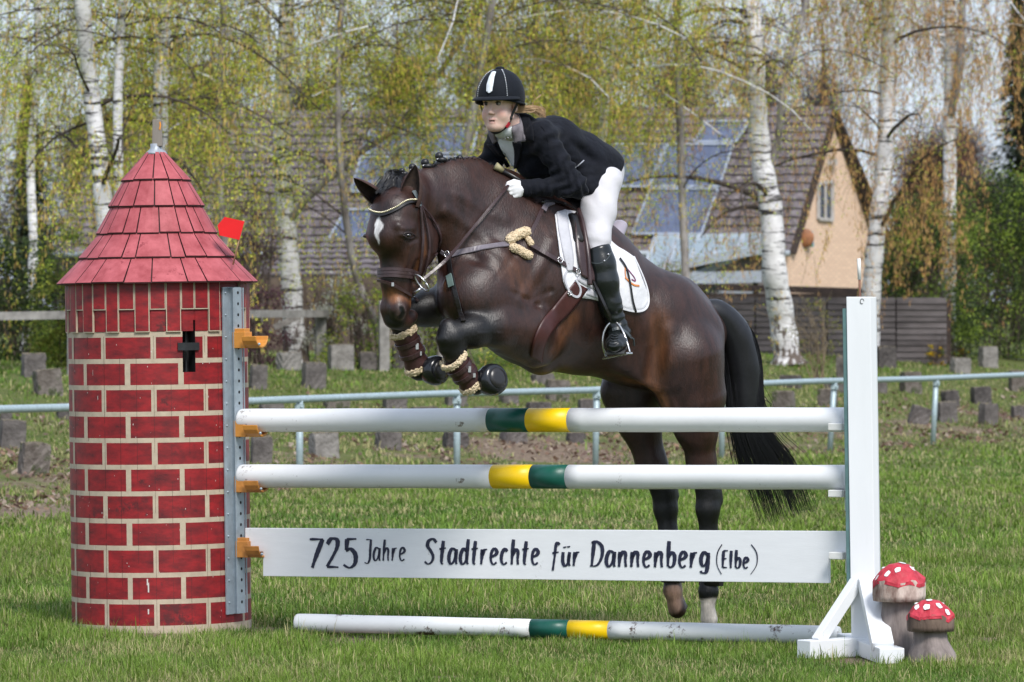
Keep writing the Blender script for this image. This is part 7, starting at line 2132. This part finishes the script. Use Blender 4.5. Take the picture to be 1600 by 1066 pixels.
bush('blossom_bush', 'shrub covered in white blossom at the foot of the scarred birch', 'blossom bush', (505, 572), 150, 150, 1500, [[.72, .72, .68], [.62, .62, .56], [.5, .52, .42]], .026, 52, 26, 'round', .6, flowers='blossom', airy=.35)
bush('shrub', 'purple brown budding shrub between tower and scarred birch', 'shrub', (395, 575), 110, 290, 5000, [[.14, .07, .09], [.20, .10, .12], [.09, .05, .06]], .022, 53, 26, 'round', .6)
bush('shrub', 'yellow green budding shrub below the scarred birch branches', 'shrub', (560, 575), 120, 150, 3200, sprg + [[.30, .30, .06]], .022, 54, 20, 'round', .6)
bush('shrub', 'yellow green shrub above the rump of the horse', 'shrub', (1020, 572), 150, 170, 2600, sprg + [[.34, .34, .07]], .022, 55, 26, 'round', .6)
bush('shrub', 'small dark conifer shrub left of the thick birch', 'shrub', (1118, 566), 70, 130, 4200, [[.03, .05, .04], [.05, .08, .06]], .022, 56, 12, 'cone', .8)
bush('shrub', 'bare reddish shrub with yellow shoots right of the thick birch', 'shrub', (1272, 600), 90, 140, 420, [[.22, .24, .06], [.30, .28, .08]], .02, 57, 13, 'round', .5, twig=mat('tan_twig', (.20, .15, .09), bump=0))
bush('shrub', 'yellow green thicket behind the horse neck', 'shrub', (700, 578), 190, 260, 5000, sprg + [[.28, .26, .06]], .024, 58, 26, 'round', .6)
bush('shrub', 'yellow green thicket behind the saddle', 'shrub', (880, 578), 190, 330, 8000, sprg + [[.28, .26, .06]], .024, 59, 26, 'round', .6)
bush('yellow_flowers', 'clump of yellow spring flowers beside the slender birch', 'flowers', (1462, 572), 34, 34, 260, [[.70, .48, .02], [.62, .40, .02], [.10, .16, .04]], .028, 60, 10, 'round', .8, flowers='blossoms', airy=.2)
bush('yellow_flowers', 'small yellow flowers right of the foot of the slender birch', 'flowers', (1504, 566), 22, 24, 130, [[.70, .48, .02], [.62, .40, .02], [.10, .16, .04]], .026, 61, 8, 'round', .8, flowers='blossoms', airy=.2)
# far trees: bare crowns and conifers at the back of the gardens
def far_tree(px, Y, wpx, ztop, label, seed, kind='bare', cols=None, n=5000, z0=1.5):
    x = (px - 800) / F * Y; g = Vector((x, Y, float(hgt(x, Y)))); s = S(Y); W_ = wpx / s / 2; r = np.random.default_rng(seed)
    root = empty('conifer' if kind == 'conifer' else 'bare_tree', g, label, 'conifer' if kind == 'conifer' else 'tree', 'trees beyond the house gardens')
    mb = MB(); mb.tube([g, g + Vector((.1, 0, ztop * .5)), g + Vector((0, 0, ztop))], [.16, .12, .03], n=8); mb.build('trunk', twigb, root)
    if kind == 'conifer':
        h = r.random(n) ** .8; a = r.uniform(0, 6.283, n); lay = np.floor(h * 22 + .6 * np.sin(a * 5)) / 22; h = np.clip(lay + r.normal(0, .018, n), 0, 1); rr_ = np.sqrt(r.random(n)) * W_ * (1.03 - h) * (.8 + .35 * np.sin(lay * 61 + a * 3))
        c = np.stack([g.x + np.cos(a) * rr_, g.y + np.sin(a) * rr_, g.z + z0 + (ztop - z0) * h - rr_ * .30], -1)
        u = np.stack([np.cos(a), np.sin(a), -.4 + r.normal(0, .3, n)], -1); b = np.stack([-np.sin(a), np.cos(a), r.normal(0, .4, n)], -1); z = r.uniform(.05, .11, (n, 1))
        cols = np.array(cols or [[.022, .038, .022], [.035, .055, .03], [.05, .07, .035]]); cards('foliage', c, u * z, b * z * .35, cols[r.integers(0, len(cols), n)] * r.uniform(.7, 1.2, (n, 1)), LEAFM, root)
        return
    TW = Ribbons()
    for k in range(int(n / 9)):
        h = r.uniform(.15, 1); a = r.uniform(0, 6.283); p = np.array([g.x, g.y, g.z + z0 + (ztop - z0) * h * .8]); e = W_ * r.uniform(.4, 1.0) * (1 - .4 * h)
        q = p + np.array([math.cos(a) * e, math.sin(a) * e * .6, e * r.uniform(.1, .9)]); mid = (p + q) / 2 + r.normal(0, .12, 3)
        TW.add([p, mid, q], .016, .005)
        for _ in range(8):
            t = r.uniform(.3, 1); o = p + (q - p) * t; q2 = o + r.normal(0, .32, 3) + np.array([0, 0, .2]); TW.add([o, q2], .006, .003)
    TW.build('crown', twigb, root)
    cols = np.array(cols or [[.16, .11, .085], [.12, .085, .07], [.20, .15, .10]])
    h = r.random(n); a = r.uniform(0, 6.283, n); k = r.integers(0, 60, n); cc = r.uniform(-1, 1, (60, 3)); 
    c = np.stack([g.x + cc[k, 0] * W_ + r.normal(0, .25, n), g.y + cc[k, 1] * W_ * .6 + r.normal(0, .2, n), g.z + z0 + (ztop - z0) * (.5 + .5 * cc[k, 2]) + r.normal(0, .25, n)], -1)
    u = r.normal(0, 1, (n, 3)); u /= np.linalg.norm(u, axis=1)[:, None]; b = np.cross(u, r.normal(0, 1, (n, 3))); b /= np.linalg.norm(b, axis=1)[:, None]; z = r.uniform(.02, .045, (n, 1))
    cards('buds', c, u * z, b * z * .6, cols[r.integers(0, len(cols), n)] * r.uniform(.7, 1.2, (n, 1)), LEAFM, root)
olive = [[.13, .12, .04], [.18, .17, .05], [.09, .08, .04], [.22, .22, .07]]
mauve = [[.15, .10, .11], [.11, .08, .085], [.20, .14, .14]]
rus = [[.16, .055, .045], [.11, .045, .04], [.20, .09, .07]]
FT = [(45, 112, 130, 6.2, 'dark spruce at the left edge', 'conifer', None, 9000), (330, 118, 230, 7.5, 'mauve grey bare tree behind the tower tip', 'bare', mauve, 5200),
      (140, 120, 200, 6.0, 'bare budding tree behind the leaning twin birch', 'bare', olive, 4200), (300, 122, 120, 4.6, 'dark green tree just above the tower roof on the right', 'bare', dkg, 3000), (480, 125, 220, 7.6, 'bare tree behind the scarred birch', 'bare', olive, 5600),
      (620, 126, 200, 8.4, 'bare olive tree behind the left end of the roof', 'bare', olive, 5600), (760, 122, 200, 8.6, 'bare tree rising above the roof over the rider', 'bare', olive, 5600), (900, 124, 200, 8.5, 'bare tree rising above the roof right of the rider', 'bare', olive, 5600),
      (1060, 124, 200, 8.2, 'bare tree rising above the right half of the roof', 'bare', olive, 5200), (1190, 126, 170, 8.4, 'brown bare tree behind the roof ridge', 'bare', [[.17, .12, .07], [.24, .17, .09]], 4200), (1285, 122, 130, 8.0, 'brown bare tree above the gable tip', 'bare', [[.17, .12, .07], [.24, .17, .09]], 3000),
      (1455, 112, 120, 4.9, 'rust red bare tree behind the slender birch', 'bare', rus, 7000), (1420, 116, 150, 4.0, 'dark conifer low behind the rust red tree', 'conifer', None, 7000), (1530, 118, 120, 4.0, 'wine red bushy tree near the right edge', 'bare', rus, 5200),
      (1590, 108, 130, 8.6, 'tall dark pine at the right edge', 'conifer', [[.03, .045, .03], [.06, .075, .04]], 9000), (1500, 125, 160, 6.0, 'bare brown tree behind the hedge at the right', 'bare', [[.17, .13, .09], [.12, .09, .07]], 3000), (-40, 105, 150, 5.5, 'bare tree beyond the left edge', 'bare', olive, 3000)]
for i, (px, Y, w_, zt_, lab, kd, cs, n) in enumerate(FT): far_tree(px, Y, w_, zt_, lab, 80 + i, kd, cs, n)
# far-off wood closing the view
def wood():
    r = np.random.default_rng(99); n = 46000
    x = r.uniform(-34, 34, n); k = np.floor((x + 34) / 1.1); top = 2.9 + .9 * np.sin(k * 2.3) + .5 * np.sin(k * .7)
    z = .9 + top * r.random(n) ** .8; y = 150 + r.normal(0, 2.5, n) + 2 * np.sin(k)
    u = r.normal(0, 1, (n, 3)); u /= np.linalg.norm(u, axis=1)[:, None]; b = np.cross(u, r.normal(0, 1, (n, 3))); b /= np.linalg.norm(b, axis=1)[:, None]; s_ = r.uniform(.06, .16, (n, 1))
    cols = np.array([[.07, .065, .05], [.10, .085, .07], [.05, .06, .035], [.13, .11, .09], [.10, .085, .10]]); kk = (k * 13).astype(int) % 5
    o = cards('far_wood', np.stack([x, y, z], -1), u * s_, b * s_ * .6, cols[kk] * r.uniform(.6, 1.3, (n, 1)), LEAFM, None)
    tag(o, 'far-off mass of bare woodland behind the gardens', 'woodland', kind='stuff')
wood()
